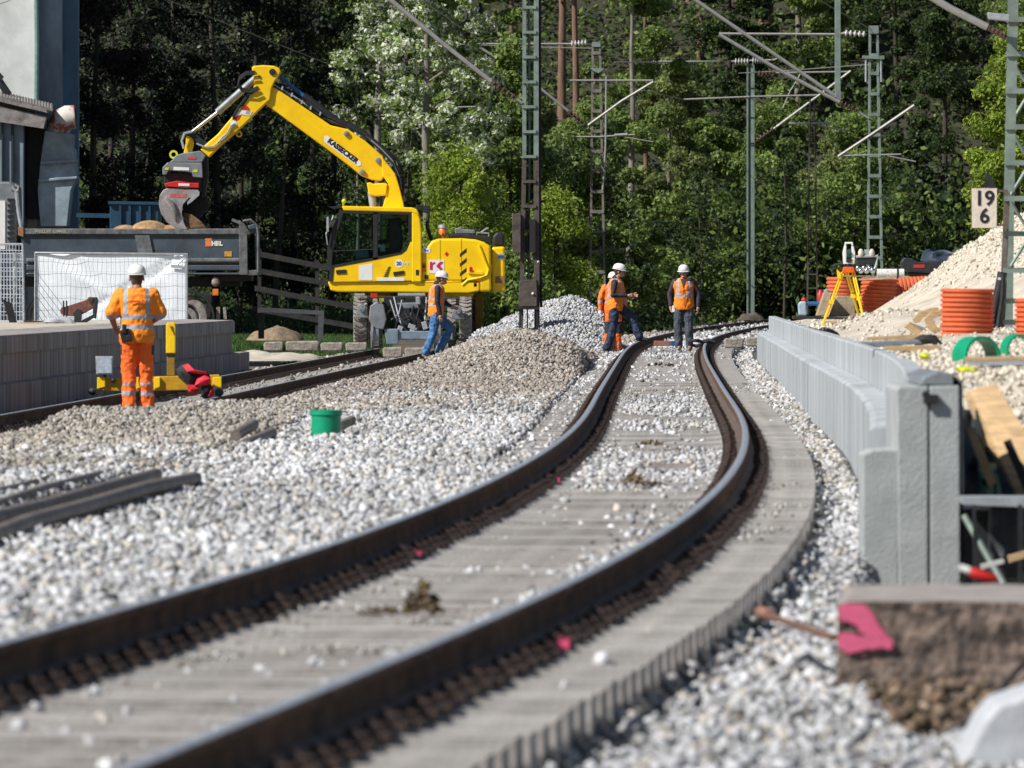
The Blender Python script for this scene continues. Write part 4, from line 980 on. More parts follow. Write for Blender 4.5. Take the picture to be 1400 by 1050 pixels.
b = MB(); b.cyl((px(349, D), BY0 + .14, pz(106, D)), (px(296, D), BY0 + .14, pz(153, D)), .085, n=14); b.build('bucket_cylinder', M['grey'], ex, smooth=True)
b = MB(); b.cyl((px(300, D), BY0 + .14, pz(150, D)), (px(259, D), BY0 + .14, pz(182, D)), .04, n=12); b.build('cylinder_rod', M['steel'], ex, smooth=True)
b = MB()
for k in range(3): b.tube([(px(u, D), BY0 - .1 - .04 * k, pz(v + k * 2, D)) for u, v in [(348, 97), (336, 98), (327, 105), (325, 113), (331, 121), (343, 122), (352, 118)]], .02, 6)
for k in range(2): b.tube([(px(u, D), BY0 - .1, pz(v + k * 2, D)) for u, v in [(350, 120), (338, 130), (330, 140), (322, 152), (318, 160)]], .022, 6)
b.build('hose_loop', M['black'], ex, smooth=True)
b = MB(); b.pp([(254, 178), (262, 179), (276, 190), (290, 198), (288, 203), (270, 195), (258, 186), (250, 184)], D, BY0 - .05, BY0 + .05); b.build('rocker_link', M['dark'], ex, bevel=.01)
b = MB(); b.tube([(px(u, D), BY0 - .1, pz(v, D)) for u, v in [(262, 180), (252, 182), (248, 192), (251, 203)]], .03, 6); b.each('hydraulic_hose', M['lgrey'], ex, smooth=True)
b = MB(); b.pp([(254, 184), (262, 186), (264, 196), (261, 211), (250, 210), (253, 196)], D, BY0, BY0 + .3); b.build('bucket_link', M['yellow'], ex, bevel=.02)
# ---- tiltrotator
b = MB(); b.pp([(235, 219), (240, 212), (251, 209), (274, 206), (281, 213), (276, 222), (231, 222)], D, BY0 - .25, BY0 + .5); tr_ = b.build('tiltrotator', M['grey'], ex, bevel=.02)
b = MB(); b.pp([(222, 229), (229, 222), (276, 222.5), (277, 243), (264, 242), (262, 236), (254, 235), (231, 233), (227, 239), (222, 239)], D, BY0 - .30, BY0 + .4); b.build('housing', M['grey'], tr_, bevel=.015)
b = MB(); b.pp([(224, 235), (276, 236), (275, 262), (228, 262), (223, 252)], D, BY0 - .15, BY0 + .35); b.build('inner_drive', M['black'], tr_, bevel=.02)
b = MB(); b.pp([(276, 207), (283, 212), (284, 240), (280, 268), (274, 270), (276, 240)], D, BY0 - .1, BY0 + .45); b.build('hydraulic_block', M['black'], tr_, bevel=.02)
b = MB(); b.pp([(225, 251), (232, 249), (242, 247), (262, 250), (272, 250), (272, 257), (250, 257), (226, 255)], D, BY0 - .33, BY0 - .1); b.build('quick_coupler', M['red'], tr_, bevel=.015)
yt = BY0 - .306
sticker('name_plate', [(237, 228), (258.5, 229), (258.5, 233), (237, 232.5)], M['white'], yt, tr_)
sticker('reflector', [(225.5, 229), (231, 229), (230, 232.5), (225, 232)], M['lens'], yt, tr_); sticker('reflector', [(263.5, 232), (270, 231.5), (270, 235.5), (263.5, 235.5)], M['lens'], yt, tr_)
sticker('name_plate', [(256, 214.5), (267.5, 214), (267.5, 217.5), (256, 217.5)], mat('red_label', (.65, .06, .06), .5), BY0 - .256, tr_); sticker('name_plate', [(244, 250.5), (259, 251), (259, 254.5), (244, 254)], M['white'], BY0 - .336, tr_)
b = MB(); b.ring((px(236.5, D), BY0, pz(211, D)), (0, -1, .1), [(-.03, .10), (.03, .10), (.03, .055), (-.03, .055)], 14, closed=True); b.build('lifting_hook', M['lens'], ex, smooth=True)
# ---- bucket: curved shell open to the right
Bm = mat('worn_bucket_steel', (.42, .39, .38), .5, .55, var=.35, scale=5, bump=.25, dirt=.3)
b = MB(); b.pp([(223, 260), (229, 257), (271, 259), (272, 264), (262, 270), (258, 271), (250, 280), (248.5, 292), (251, 304), (256, 314), (240, 312), (228, 304), (220, 292), (217, 280), (218, 268)], D, BY0 - .30, BY0 - .27); bk = b.build('bucket', Bm, ex, bevel=.01)
def shell(outer, inner, y0, y1):
    b = MB(); b.pp(outer + inner[::-1], D, y0, y1); return b
sh = shell([(229, 257), (219, 268), (217, 280), (220, 292), (228, 304), (240, 312), (256, 314)], [(233, 262), (223, 270), (221, 281), (224, 291), (231, 301), (241, 308), (256, 310.5)], BY0 - .27, BY0 + .55)
sh.build('bucket_shell', Bm, bk)
b = MB(); b.pp([(252, 262), (272, 260), (282, 268), (284, 284), (276, 292), (268, 300), (262, 306), (250, 296), (249, 280)], D, BY0 + .42, BY0 + .55); b.build('bucket_side', M['black'], bk, bevel=.01)
b = MB(); b.pp([(250, 290), (262, 293), (275, 303), (282, 312), (254, 313)], D, BY0 - .2, BY0 + .4); b.build('soil_load', M['soil'], bk, bevel=.03)
b = MB(); b.pp([(232, 263.5), (255, 265), (254, 270), (232, 269.5)], D, BY0 - .306, BY0 - .30); b.build('label_plate', mat('dull_red', (.50, .13, .12), .6), bk)
b = MB(); b.pp([(256, 276), (263, 268), (270, 261), (273, 262), (272, 267), (262, 276), (256, 280)], D, BY0 - .31, BY0 - .26); b.build('bucket_lug', M['lgrey'], bk)
b = MB(); b.tube([(px(u, D), BY0 - .32, pz(v, D)) for u, v in [(226, 272), (234, 280), (239, 292), (240, 302)]], [.05, .09, .07, .02], 8); b.build('bucket_rib', Bm, bk, smooth=True)
# ---- undercarriage
def wheel(u, w_px, y0c, r_, v_bot, D_=D):
    """tyre seen tread-on: axis along x"""
    b = MB(); cxm = px(u, D_); cz_ = pz(v_bot, D_) + r_; w2 = w_px * D_ / FPX / 2
    prof = [(-w2, r_ * .55), (-w2, r_ * .86), (-w2 * .8, r_ * .97), (0, r_), (w2 * .8, r_ * .97), (w2, r_ * .86), (w2, r_ * .55)]
    b.ring((cxm, y0c, cz_), (1, 0, 0), prof, 36)
    ty = b.build('tyre', M['tyre'], ex, smooth=True)
    b = MB()
    for k in range(30):
        th = 2 * math.pi * k / 30; c, s_ = math.cos(th), math.sin(th)
        for sd in (-1, 1):
            rot = Matrix.Rotation(-th, 3, 'X') @ Matrix.Rotation(sd * .5, 3, 'Z')
            b.box((cxm + sd * w2 * .45, y0c + math.sin(th) * r_ * .985, cz_ + math.cos(th) * r_ * .985), (w2 * 1.0, .05, .06), rot)
    b.build('tread', M['tyre'], ty)
    b = MB(); b.ring((cxm, y0c, cz_), (1, 0, 0), [(-w2 * .8, 0), (-w2 * .8, r_ * .5), (-w2 * .5, r_ * .56), (w2 * .5, r_ * .56), (w2 * .8, r_ * .5), (w2 * .8, 0)], 20); b.build('rim', M['grey'], ty)
    return ty
WY = D - .9
wheel(494, 19, WY, .56, 473, D); wheel(517, 13, WY + .05, .54, 474, D); wheel(618, 12, WY + .1, .54, 474, D); wheel(637, 17, WY, .56, 474, D)
wheel(650, 11, WY + 2.4, .54, 470, D)
wheel(496, 17, WY + 2.6, .56, 471, D)
for u in (514, 598):
    b = MB(); b.ring((px(u, D), D - 1.75, pz(474, D) + .27), (1, 0, 0), [(-.09, .25), (-.06, .31), (-.03, .31), (-.02, .25), (.09, .24), (.1, .1), (-.1, .1)], 24); b.build('rail_wheel', M['steel'], ex, smooth=True)
b = MB(); b.pp([(536, 452), (620, 452), (620, 464), (536, 463)], D, D - 1.85, D - 1.6); b.pp([(527, 449), (546, 449), (546, 470), (530, 470)], D, D - 1.9, D - 1.7); b.build('rail_axle', mat('axle_blue_grey', (.22, .29, .35), .5, .3, scale=6), ex, bevel=.02)
b = MB(); b.pp([(500, 404), (648, 406), (645, 420), (600, 428), (596, 452), (538, 452), (534, 420), (500, 418)], D, D - .9, D + .9); b.build('chassis', M['dark'], ex, bevel=.03)
b = MB(); b.pp([(508, 418), (517, 412), (526, 416), (530, 436), (526, 450), (512, 448), (506, 436)], D, D - 1.95, D - 1.6); b.pp([(542, 414), (580, 413), (580, 421), (552, 422)], D, D - 1.4, D - 1.2); b.each('support_arm', M['grey'], ex, bevel=.02)
b = MB(); b.pp([(488, 434), (491, 418), (497, 414.5), (502, 418), (505, 434)], D, D - 1.62, D - 1.5); b.pp([(617, 436), (621, 420), (626, 417), (631, 420), (636, 436)], D, D - 1.62, D - 1.5); b.each('light_bracket', M['grey'], ex, bevel=.01)
for u, v in ((497, 422), (626.5, 425)):
    b = MB(); b.ring((px(u, D), D - 1.62, pz(v, D)), (0, -1, 0), [(0, .07), (.06, .065), (.07, .0)], 14); b.build('lamp', M['chrome'], ex)
b = MB(); b.pp([(545, 400.5), (582, 400.5), (582, 404), (545, 404)], D, D - 1.4, D - 1.1); b.pp([(486, 401), (500, 401), (500, 404), (486, 404)], D, D - 1.3, D - 1.2); b.each('step_bar', M['lgrey'], ex)
b = MB(); b.pp([(508, 401), (517, 401), (517, 406.5), (508, 406.5)], D, D - 1.5, D - 1.3); b.build('tail_light', M['red'], ex)
b = MB(); b.pp([(518, 407), (528, 407), (528, 413), (518, 413)], D, D - 1.97, D - 1.952); npk = b.build('number_plate', M['dark'], ex); text_obj('lettering', '10', .11, M['lens'], npk, (px(523, D), D - 1.975, pz(410, D)), (1, 0, 0), (0, 0, 1), .002, .004)
rr = random.Random(5)
for nm, mm, cnt, r0 in (('hydraulic_hose', 'black', 10, .022), ('hydraulic_hose', 'lgrey', 5, .016)):
    b = MB()
    for _ in range(cnt):
        u0 = rr.uniform(528, 600); v0 = rr.uniform(405, 420); u1 = u0 + rr.uniform(-22, 22); v1 = rr.uniform(435, 458)
        b.tube([(px(u0, D), D - 1.2 - rr.random() * .4, pz(v0, D)), (px((u0 + u1) / 2 + rr.uniform(-8, 8), D), D - 1.4 - rr.random() * .3, pz((v0 + v1) / 2 + 6, D)), (px(u1, D), D - 1.3, pz(v1, D))], r0, 6)
    b.build(nm, M[mm], ex, smooth=True)
b = MB()
for _ in range(14):
    u0 = rr.uniform(526, 606); v0 = rr.uniform(410, 462); b.box((px(u0, D), D - 1.5 - rr.random() * .3, pz(v0, D)), (rr.uniform(.06, .2), .1, rr.uniform(.08, .22)), Matrix.Rotation(rr.uniform(-.6, .6), 3, 'Y'))
b.each('valve_block', M['lgrey'], ex, bevel=.01)
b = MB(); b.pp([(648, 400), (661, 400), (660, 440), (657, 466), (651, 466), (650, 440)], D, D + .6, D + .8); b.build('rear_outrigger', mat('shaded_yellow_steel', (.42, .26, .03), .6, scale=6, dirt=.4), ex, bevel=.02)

# ------------------------------------------------------------------ tipper lorry
D = 206.0
tk = root('tipper_lorry', (px(190, D), D, .1), 'dark blue-grey tipper lorry being loaded behind the white banner', 'lorry')
TY0, TY1 = D - 1.25, D + 1.25
b = MB()
# hollow body: near wall, far wall, front, floor
b.pp([(33, 319), (330, 320), (330, 352), (330, 361), (255, 361), (40, 361), (36, 340)], D, TY0 + .05, TY0 + .12); b.pp([(33, 319), (330, 320), (330, 361), (40, 361)], D, TY1 - .12, TY1 - .05)
b.pp([(32, 319), (38, 319), (42, 361), (36, 361)], D, TY0 + .12, TY1 - .12); b.pp([(40, 358), (330, 358), (330, 364), (40, 364)], D, TY0 + .12, TY1 - .12)
bd = b.build('tipper_body', M['tipper'], tk, bevel=.01)
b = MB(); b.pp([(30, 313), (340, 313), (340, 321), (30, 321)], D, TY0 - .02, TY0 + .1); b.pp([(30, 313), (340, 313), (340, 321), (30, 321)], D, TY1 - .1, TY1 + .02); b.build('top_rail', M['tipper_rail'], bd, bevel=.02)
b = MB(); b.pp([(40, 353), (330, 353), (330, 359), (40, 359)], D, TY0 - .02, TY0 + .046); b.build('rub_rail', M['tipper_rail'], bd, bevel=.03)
b = MB(); b.pp([(40, 362), (330, 362), (330, 370), (40, 370)], D, TY0 + .02, TY1 - .02); b.pp([(40, 373), (335, 373), (335, 376), (40, 376)], D, TY0 + .0, TY1); b.build('sub_frame', M['tipper'], tk, bevel=.03)
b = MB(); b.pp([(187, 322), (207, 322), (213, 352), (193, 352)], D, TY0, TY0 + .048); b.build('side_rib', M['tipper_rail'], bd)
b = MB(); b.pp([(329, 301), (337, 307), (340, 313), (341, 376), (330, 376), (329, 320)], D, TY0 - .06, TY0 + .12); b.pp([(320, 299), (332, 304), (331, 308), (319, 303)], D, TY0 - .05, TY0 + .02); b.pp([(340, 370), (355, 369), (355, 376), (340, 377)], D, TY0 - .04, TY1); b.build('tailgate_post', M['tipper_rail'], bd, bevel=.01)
b = MB(); b.pp([(341, 309), (350, 306), (353, 314), (354, 370), (351, 371), (350, 320), (341, 316)], D, TY0 + .1, TY1 - .1); b.build('tailgate', M['tipper'], bd, bevel=.02)
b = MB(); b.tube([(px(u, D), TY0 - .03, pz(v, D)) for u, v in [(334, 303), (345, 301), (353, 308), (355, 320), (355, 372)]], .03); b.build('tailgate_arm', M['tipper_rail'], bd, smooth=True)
text_obj('lettering', 'MEILLER KIPPER', .10, mat('faded_letter', (.36, .36, .26), .7, bump=0), bd, (px(73, D), TY0 - .024, pz(317.3, D)), (1, 0, 0), (0, 0, 1), .002, .004, spacing=1.05)
b = MB()
for v in (328, 332, 336): b.pp([(283, v - 1.4), (285, v - 2), (292, v - 2), (292, v + 1.2), (283, v + 1.2)], D, TY0 + .04, TY0 + .048)
b.pp([(285, 327), (291, 327), (291, 336), (284, 336)], D, TY0 + .036, TY0 + .046)
b.build('logo', mat('logo_orange', (.75, .22, .08), .5), bd)
text_obj('lettering', 'HEIL', .14, M['white'], bd, (px(299, D), TY0 + .04, pz(333.5, D)), (1, 0, 0), (0, 0, 1), .004, .01, spacing=.9)
b = MB(); b.pp([(309, 344), (319, 344), (319, 351), (309, 351)], D, TY0 + .038, TY0 + .048); b.build('warning_label', mat('amber_label', (.65, .33, .04), .5, scale=40, var=.5), bd)
lp = MB()
for u, v, r0, h0 in [(172, 313, .42, .25), (205, 311, .55, .32), (235, 313, .5, .25), (120, 318, .6, .15)]: lp.ball((px(u, D), D - .2, pz(v, D) - .25), 1, 16, 10, (r0, .7, h0 + .1))
lp.build('soil_load', mat('load_soil', (.40, .24, .11), .95, var=.4, scale=6, bump=.8, bscale=20), tk, smooth=True)
for u in (257, 165, 75):
    b = MB(); c_ = (px(u, D), TY0 + .25, pz(434, D))
    b.ring(c_, (0, -1, 0), [(-.2, .30), (-.2, .48), (-.16, .535), (.1, .535), (.16, .48), (.16, .33), (.10, .30)], 32); ty = b.build('wheel', M['tyre'], tk, smooth=True)
    b = MB(); b.ring(c_, (0, -1, 0), [(.06, .31), (.12, .28), (.08, .20), (.02, .17), (.04, .12), (.12, .10), (.13, 0)], 24); b.build('rim', M['dark'], ty, smooth=True)
    b = MB()
    pts_ = [(px(u, D) + math.cos(t) * .66, pz(434, D) + math.sin(t) * .66) for t in np.linspace(-.1, math.pi + .1, 15)] + [(px(u, D) + math.cos(t) * .61, pz(434, D) + math.sin(t) * .61) for t in np.linspace(math.pi + .1, -.1, 15)]
    b.prism(pts_, TY0 - .02, TY0 + .45); b.build('mudguard', M['dark'], tk, smooth=True)
b = MB(); b.pp([(30, 378), (330, 378), (330, 392), (30, 392)], D, TY0 + .6, TY1 - .6); b.pp([(282, 402), (292, 402), (290, 434), (284, 434)], D, TY0 + .1, TY0 + .5); b.pp([(300, 376), (345, 376), (345, 384), (300, 386)], D, TY0 + .2, TY1 - .2); b.build('chassis', M['black'], tk, bevel=.01)
b = MB(); b.pp([(293, 395), (301, 395), (301, 404), (293, 404)], D, TY0 + .05, TY0 + .2); b.build('rear_light', mat('amber_lamp', (.75, .2, .03), .3), tk, bevel=.01)
b = MB(); b.ball((px(297, D), TY0 + .12, pz(385, D)), .10, sc=(1, .8, 1.2)); b.pp([(298, 420), (303, 419), (303, 436), (298, 436)], D, TY0 + .1, TY0 + .14); b.pp([(307, 420), (311, 420), (312, 436), (308, 436)], D, TY0 + .1, TY0 + .14); b.each('rear_fitting', M['oldc'], tk)
# cab end at the far left
b = MB(); b.pp([(-90, 250), (18, 249), (26, 256), (27, 300), (27, 345), (-90, 345)], D, TY0 + .1, TY1 - .1); b.build('cab', M['grey'], tk, bevel=.05)
b = MB(); b.pp([(-60, 275), (11, 275), (11, 341), (-60, 341)], D, TY0 + .08, TY0 + .1); b.build('side_panel', M['white'], tk)
b = MB()
for k in range(9): b.pp([(14, 272 + k * 7.5), (23, 272 + k * 7.5), (23, 275 + k * 7.5), (14, 275 + k * 7.5)], D, TY0 + .05, TY0 + .1)
b.build('intake_ribs', M['dark'], tk)
b = MB(); b.tube([(px(u, D), TY0 + .1, pz(v, D)) for u, v in [(20, 258), (26, 262), (29, 290), (33, 312)]], .05); b.tube([(px(u, D), TY0 + .05, pz(v, D)) for u, v in [(24, 254), (29, 256), (28, 262)]], .03); b.build('exhaust_pipe', M['lgrey'], tk, smooth=True)
b = MB(); b.pp([(29, 311), (36, 311), (36, 324), (29, 322)], D, TY0 - .05, TY0 + .1); b.build('hinge', mat('rusty_hinge', (.35, .18, .10), .8, scale=8), tk)
# ------------------------------------------------------------------ people
def cloth_mat(name, base, stripes=(), vert=(), rough=.75, scol=(.33, .35, .41), var=.12, dark=()):
    """fabric; stripes: (zmin,zmax) bands; vert: (xmin,xmax,zmin,zmax) bands in |x|; dark: (xmin,xmax,zmin,zmax,colour)"""
    m = mat(name, base, rough, var=var, scale=9, bump=.5, bscale=14)
    n = m.node_tree.nodes; l = m.node_tree.links; b = n['Principled BSDF']
    src = b.inputs['Base Color'].links[0].from_socket
    tc = n.new('ShaderNodeTexCoord'); sx = n.new('ShaderNodeSeparateXYZ'); l.new(tc.outputs['Object'], sx.inputs[0])
    ab = n.new('ShaderNodeMath'); ab.operation = 'ABSOLUTE'; l.new(sx.outputs[0], ab.inputs[0])
    def band(sock, a, b_):
        c = n.new('ShaderNodeMath'); c.operation = 'COMPARE'; c.inputs[1].default_value = (a + b_) / 2; c.inputs[2].default_value = abs(b_ - a) / 2
        l.new(sock, c.inputs[0]); return c.outputs[0]
    def over(mask, col):
        nonlocal src
        mx = n.new('ShaderNodeMix'); mx.data_type = 'RGBA'; mx.inputs['B'].default_value = (*col, 1)
        l.new(mask, mx.inputs['Factor']); l.new(src, mx.inputs['A']); src = mx.outputs['Result']
    for a, c in stripes: over(band(sx.outputs[2], a, c), scol)
    for x0, x1, z0, z1, col in [(*v, scol) for v in vert] + list(dark):
        q = n.new('ShaderNodeMath'); q.operation = 'MULTIPLY'; l.new(band(ab.outputs[0], x0, x1), q.inputs[0]); l.new(band(sx.outputs[2], z0, z1), q.inputs[1]); over(q.outputs[0], col)
    l.new(src, b.inputs['Base Color']); return m
M['skin'] = mat('skin', (.50, .27, .19), .55, var=.12, scale=12, bump=.05)
M['skin_dark'] = mat('tanned_skin', (.30, .14, .09), .55, var=.15, scale=12, bump=.05)
M['hair'] = mat('dark_hair', (.06, .035, .02), .7, var=.4, scale=40)
def loftE(mb, rings, n=20):
    """rings: (cx,cy,cz,rx,ry)"""
    vs = []
    for c0, c1, c2, rx, ry in rings:
        for j in range(n):
            t = 2 * math.pi * j / n; vs.append((c0 + rx * math.cos(t), c1 + ry * math.sin(t), c2))
    k = len(rings)
    fs = [(i * n + j, i * n + (j + 1) % n, (i + 1) * n + (j + 1) % n, (i + 1) * n + j) for i in range(k - 1) for j in range(n)]
    fs += [tuple(range(n - 1, -1, -1)), tuple((k - 1) * n + j for j in range(n))]
    mb.add(vs, fs)
def chain(mb, pts, rs, n=12):
    pts = [Vector(p) for p in pts]
    mb.tube(pts, list(rs), n)
    for p, r in zip(pts, rs): mb.ball(p, r * .995, n, 8)
def finish(mb, name, m, parent, vox, disp=0., smooth=2, seed=0):
    me = bpy.data.meshes.new(name); me.from_pydata(mb.v, [], mb.f)
    bm = bmesh.new(); bm.from_mesh(me); bmesh.ops.recalc_face_normals(bm, faces=bm.faces); bm.to_mesh(me); bm.free()
    o = link_mesh(name, me, m, parent)
    r = o.modifiers.new('one_surface', 'REMESH'); r.mode = 'VOXEL'; r.voxel_size = vox; r.use_smooth_shade = True
    if smooth:
        s_ = o.modifiers.new('smooth', 'SMOOTH'); s_.factor = .5; s_.iterations = smooth
    if disp:
        t = bpy.data.textures.new(name + '_folds', 'CLOUDS'); t.noise_scale = .09; t.noise_depth = 2
        d = o.modifiers.new('folds', 'DISPLACE'); d.texture = t; d.strength = disp; d.mid_level = .5; d.texture_coords = 'GLOBAL'
    return o
def hand(mb, w, d, side, curl=.5, palm_n=None):
    """palm and five fingers from wrist w along direction d"""
    w = Vector(w); d = Vector(d).normalized(); pn = Vector(palm_n or (-side, 0, 0)).normalized()   # the palm faces pn
    sd = d.cross(pn).normalized()                                                     # across the palm
    chain(mb, [w, w + d * .04], [.026, .030], 10)
    for k in (-1.2, -.4, .4, 1.2): chain(mb, [w + d * .02 + sd * .010 * k, w + d * .09 + sd * .019 * k], [.016, .014], 8)
    for k, L in ((-1.5, .072), (-.5, .082), (.5, .076), (1.5, .060)):
        a = w + d * .088 + sd * .0185 * k; b1 = a + (d * math.cos(curl * .6) + pn * math.sin(curl * .6)) * L * .45
        b2 = b1 + (d * math.cos(curl * 1.5) + pn * math.sin(curl * 1.5)) * L * .32; b3 = b2 + (d * math.cos(curl * 2.3) + pn * math.sin(curl * 2.3)) * L * .26
        chain(mb, [a, b1, b2, b3], [.0105, .0095, .009, .008], 8)
    a = w + d * .035 - sd * .028; b1 = a + (d * .6 - sd * .7 + pn * .35).normalized() * .04; b2 = b1 + (d * .9 - sd * .1 + pn * .4).normalized() * .032
    chain(mb, [a, b1, b2], [.014, .011, .0095], 8)
def person(label, loc, rz, J=None, H=1.0, top=None, under=None, legs=None, boots='black', sleeves='none', lean=(0, 0), head_off=(0, 0, 0), helmet='white',
           hands='skin', skin='skin', head_pitch=0., extras=None, group=None, seated=False):
    r_ = root('person', loc, label, 'person', group, rz)
    j = dict(shL=(.182, 0, 1.415), shR=(-.182, 0, 1.415), elL=(.235, .01, 1.15), elR=(-.235, .01, 1.15), wrL=(.245, -.05, .90), wrR=(-.245, -.05, .90),
             hiL=(.095, 0, .92), hiR=(-.095, 0, .92), knL=(.105, -.02, .50), knR=(-.105, -.02, .50), anL=(.11, .02, .09), anR=(-.11, .02, .09),
             hdL=(0, -.15, -1), hdR=(0, -.15, -1), curl=.5, ftL=(0, -1, 0), ftR=(0, -1, 0))
    j.update(J or {})
    for k in list(j):
        if isinstance(j[k], tuple): j[k] = Vector(j[k])
    lx, ly = lean
    def sp(z):  # torso lean grows from the hips
        t = max(0, (z - .92) / .55); return lx * t, ly * t
    for k in ('shL', 'shR'):
        a, b_ = sp(j[k].z); j[k] = j[k] + Vector((a, b_, 0))
    def torso(mb, g, z0=.86, z1=1.50):
        T = [(.84, .150, .115), (.92, .168, .125), (1.0, .158, .120), (1.10, .148, .112), (1.22, .158, .120), (1.34, .182, .122), (1.42, .178, .105), (1.465, .125, .085), (1.50, .075, .065)]
        rings = []
        for z, a, b_ in T:
            if z < z0 - .001 or z > z1 + .001: continue
            ox, oy = sp(z); rings.append((ox, oy + .005, z, a + g, b_ + g))
        loftE(mb, rings)
    hx, hy = sp(1.62); hc = Vector((hx, hy - .015, 1.635)) + Vector(head_off)
    nb = Vector((sp(1.46)[0], sp(1.46)[1] + .01, 1.45))
    # body : one continuous skin
    mb = MB(); torso(mb, -.012)
    chain(mb, [nb, hc + Vector((0, .02, -.06))], [.062, .056])
    mb.ball(hc + Vector((0, .012, .03)), .094, 18, 12, (.84, 1.04, 1.05)); mb.ball(hc + Vector((0, -.022, -.045)), .066, 16, 10, (.86, .95, 1.15))
    mb.ball(hc + Vector((0, -.075, -.088)), .022, 10, 6, (1.3, .8, .9)); chain(mb, [hc + Vector((0, -.086, .012)), hc + Vector((0, -.108, -.022))], [.009, .014], 8)
    mb.ball(hc + Vector((0, -.085, -.058)), .018, 10, 6, (1.5, .6, .5)); mb.ball(hc + Vector((0, -.085, .022)), .02, 10, 6, (2.4, .6, .5))
    for s_ in (-1, 1): mb.ball(hc + Vector((s_ * .080, .01, -.012)), .026, 8, 6, (.4, .8, 1.2))
    for S in 'LR':
        sg = 1 if S == 'L' else -1
        chain(mb, [j['sh' + S], (j['sh' + S] + j['el' + S]) / 2, j['el' + S], (j['el' + S] * .65 + j['wr' + S] * .35), j['wr' + S]], [.052, .046, .038, .038, .026])
        hand(mb, j['wr' + S], j['hd' + S], sg, j['curl'])
        chain(mb, [j['hi' + S], (j['hi' + S] + j['kn' + S]) / 2, j['kn' + S], j['kn' + S] * .65 + j['an' + S] * .35, j['an' + S]], [.082, .072, .052, .052, .036])
        chain(mb, [j['an' + S], j['an' + S] + j['ft' + S] * .12 + Vector((0, 0, -.055))], [.036, .028])
    body = finish(mb, 'body', M[skin], r_, .0065, smooth=2)
    mb = MB()
    for s_ in (-1, 1): mb.ball(hc + Vector((s_ * .031, -.088, .004)), .0105, 8, 6, (1.3, .7, .7))
    mb.build('eyes', M['black'], body, local=True)
    mb = MB(); mb.ball(hc + Vector((0, .022, .03)), .100, 16, 10, (.86, 1.0, 1.0)); mb.ball(hc + Vector((0, .055, -.035)), .068, 14, 8, (1.0, .6, 1.1)); finish(mb, 'hair', M['hair'], body, .01, smooth=1)
    if hands == 'white':
        for S in 'LR':
            mb = MB(); chain(mb, [j['wr' + S] - j['hd' + S].normalized() * .03, j['wr' + S]], [.037, .035]); d_ = j['hd' + S].normalized()
            chain(mb, [j['wr' + S], j['wr' + S] + d_ * .06], [.036, .040]); hand(mb, j['wr' + S] + d_ * .012, j['hd' + S], 1 if S == 'L' else -1, j['curl'])
            finish(mb, 'glove', M['white'], r_, .008)
    # trousers
    mb = MB(); rings = [(0, .005, .86, .172, .132), (0, .005, .93, .185, .142), (sp(1.0)[0], sp(1.0)[1] + .005, 1.0, .176, .136), (sp(1.04)[0], sp(1.04)[1] + .005, 1.04, .168, .13)]
    loftE(mb, rings)
    for S in 'LR': chain(mb, [j['hi' + S], (j['hi' + S] + j['kn' + S]) / 2, j['kn' + S], j['kn' + S] * .5 + j['an' + S] * .5, j['an' + S] + Vector((0, .005, .015))], [.106, .098, .082, .082, .078])
    finish(mb, 'trousers', legs, r_, .011, .045, 1)
    # upper clothes
    def sleeve(mb, S, g, upto):
        a, e, w_ = j['sh' + S], j['el' + S], j['wr' + S]
        if upto == 'short': chain(mb, [a, (a + e) / 2, a * .15 + e * .85], [.076 + g, .080 + g, .088 + g])
        else: chain(mb, [a, (a + e) / 2, e, (e + w_) / 2, w_ - (w_ - e).normalized() * .02], [.066 + g, .059 + g, .052 + g, .047 + g, .041 + g])
    if under is not None:
        mb = MB(); torso(mb, .012, .92, 1.475); sleeve(mb, 'L', 0, 'long'); sleeve(mb, 'R', 0, 'long'); chain(mb, [nb + Vector((0, 0, .0)), nb + Vector((0, -.0, .05))], [.08, .072])
        finish(mb, 'jumper', under, r_, .011, .016, 1)
    mb = MB(); torso(mb, .036, .84 if not seated else .92, 1.42); ox, oy = sp(1.45); loftE(mb, [(ox, oy + .005, 1.38, .212, .14), (ox, oy + .005, 1.43, .185, .125), (ox, oy + .01, 1.47, .135, .105), (ox, oy + .01, 1.49, .10, .085)])
    if sleeves != 'none': sleeve(mb, 'L', .006, sleeves); sleeve(mb, 'R', .006, sleeves)
    finish(mb, 'shirt' if sleeves == 'short' else ('jacket' if sleeves == 'long' else 'vest'), top, r_, .011, .038, 1)
    # boots
    for S in 'LR':
        a, f = j['an' + S], j['ft' + S]
        mb = MB(); z_ = a.z - .05; t = Vector((a.x, a.y, a.z))
        chain(mb, [t + Vector((0, 0, .10)), t, t + Vector((0, 0, -.04))], [.058, .055, .052]); chain(mb, [t + Vector((0, 0, -.045)) - f * .03, t + Vector((0, 0, -.05)) + f * .09, t + Vector((0, 0, -.055)) + f * .17], [.046, .046, .036])
        finish(mb, 'boot', M['black'] if boots == 'black' else M['oldc'], r_, .010, 0, 1)
    # helmet
    mb = MB(); n = 24; hcc = hc + Vector((0, .008, .045)); prof = [(0, 1.0), (.02, 1.0), (.05, .96), (.085, .80), (.108, .55), (.118, .25), (.12, .0)]; vs = []
    rot = Matrix.Rotation(head_pitch, 3, 'X')
    for h, k_ in prof:
        for q in range(n):
            t = 2 * math.pi * q / n; vs.append(hcc + rot @ Vector((math.cos(t) * .107 * k_, math.sin(t) * .130 * k_, h)))
    mb.add(vs, [(i * n + q, i * n + (q + 1) % n, (i + 1) * n + (q + 1) % n, (i + 1) * n + q) for i in range(len(prof) - 1) for q in range(n)])
    vs = []
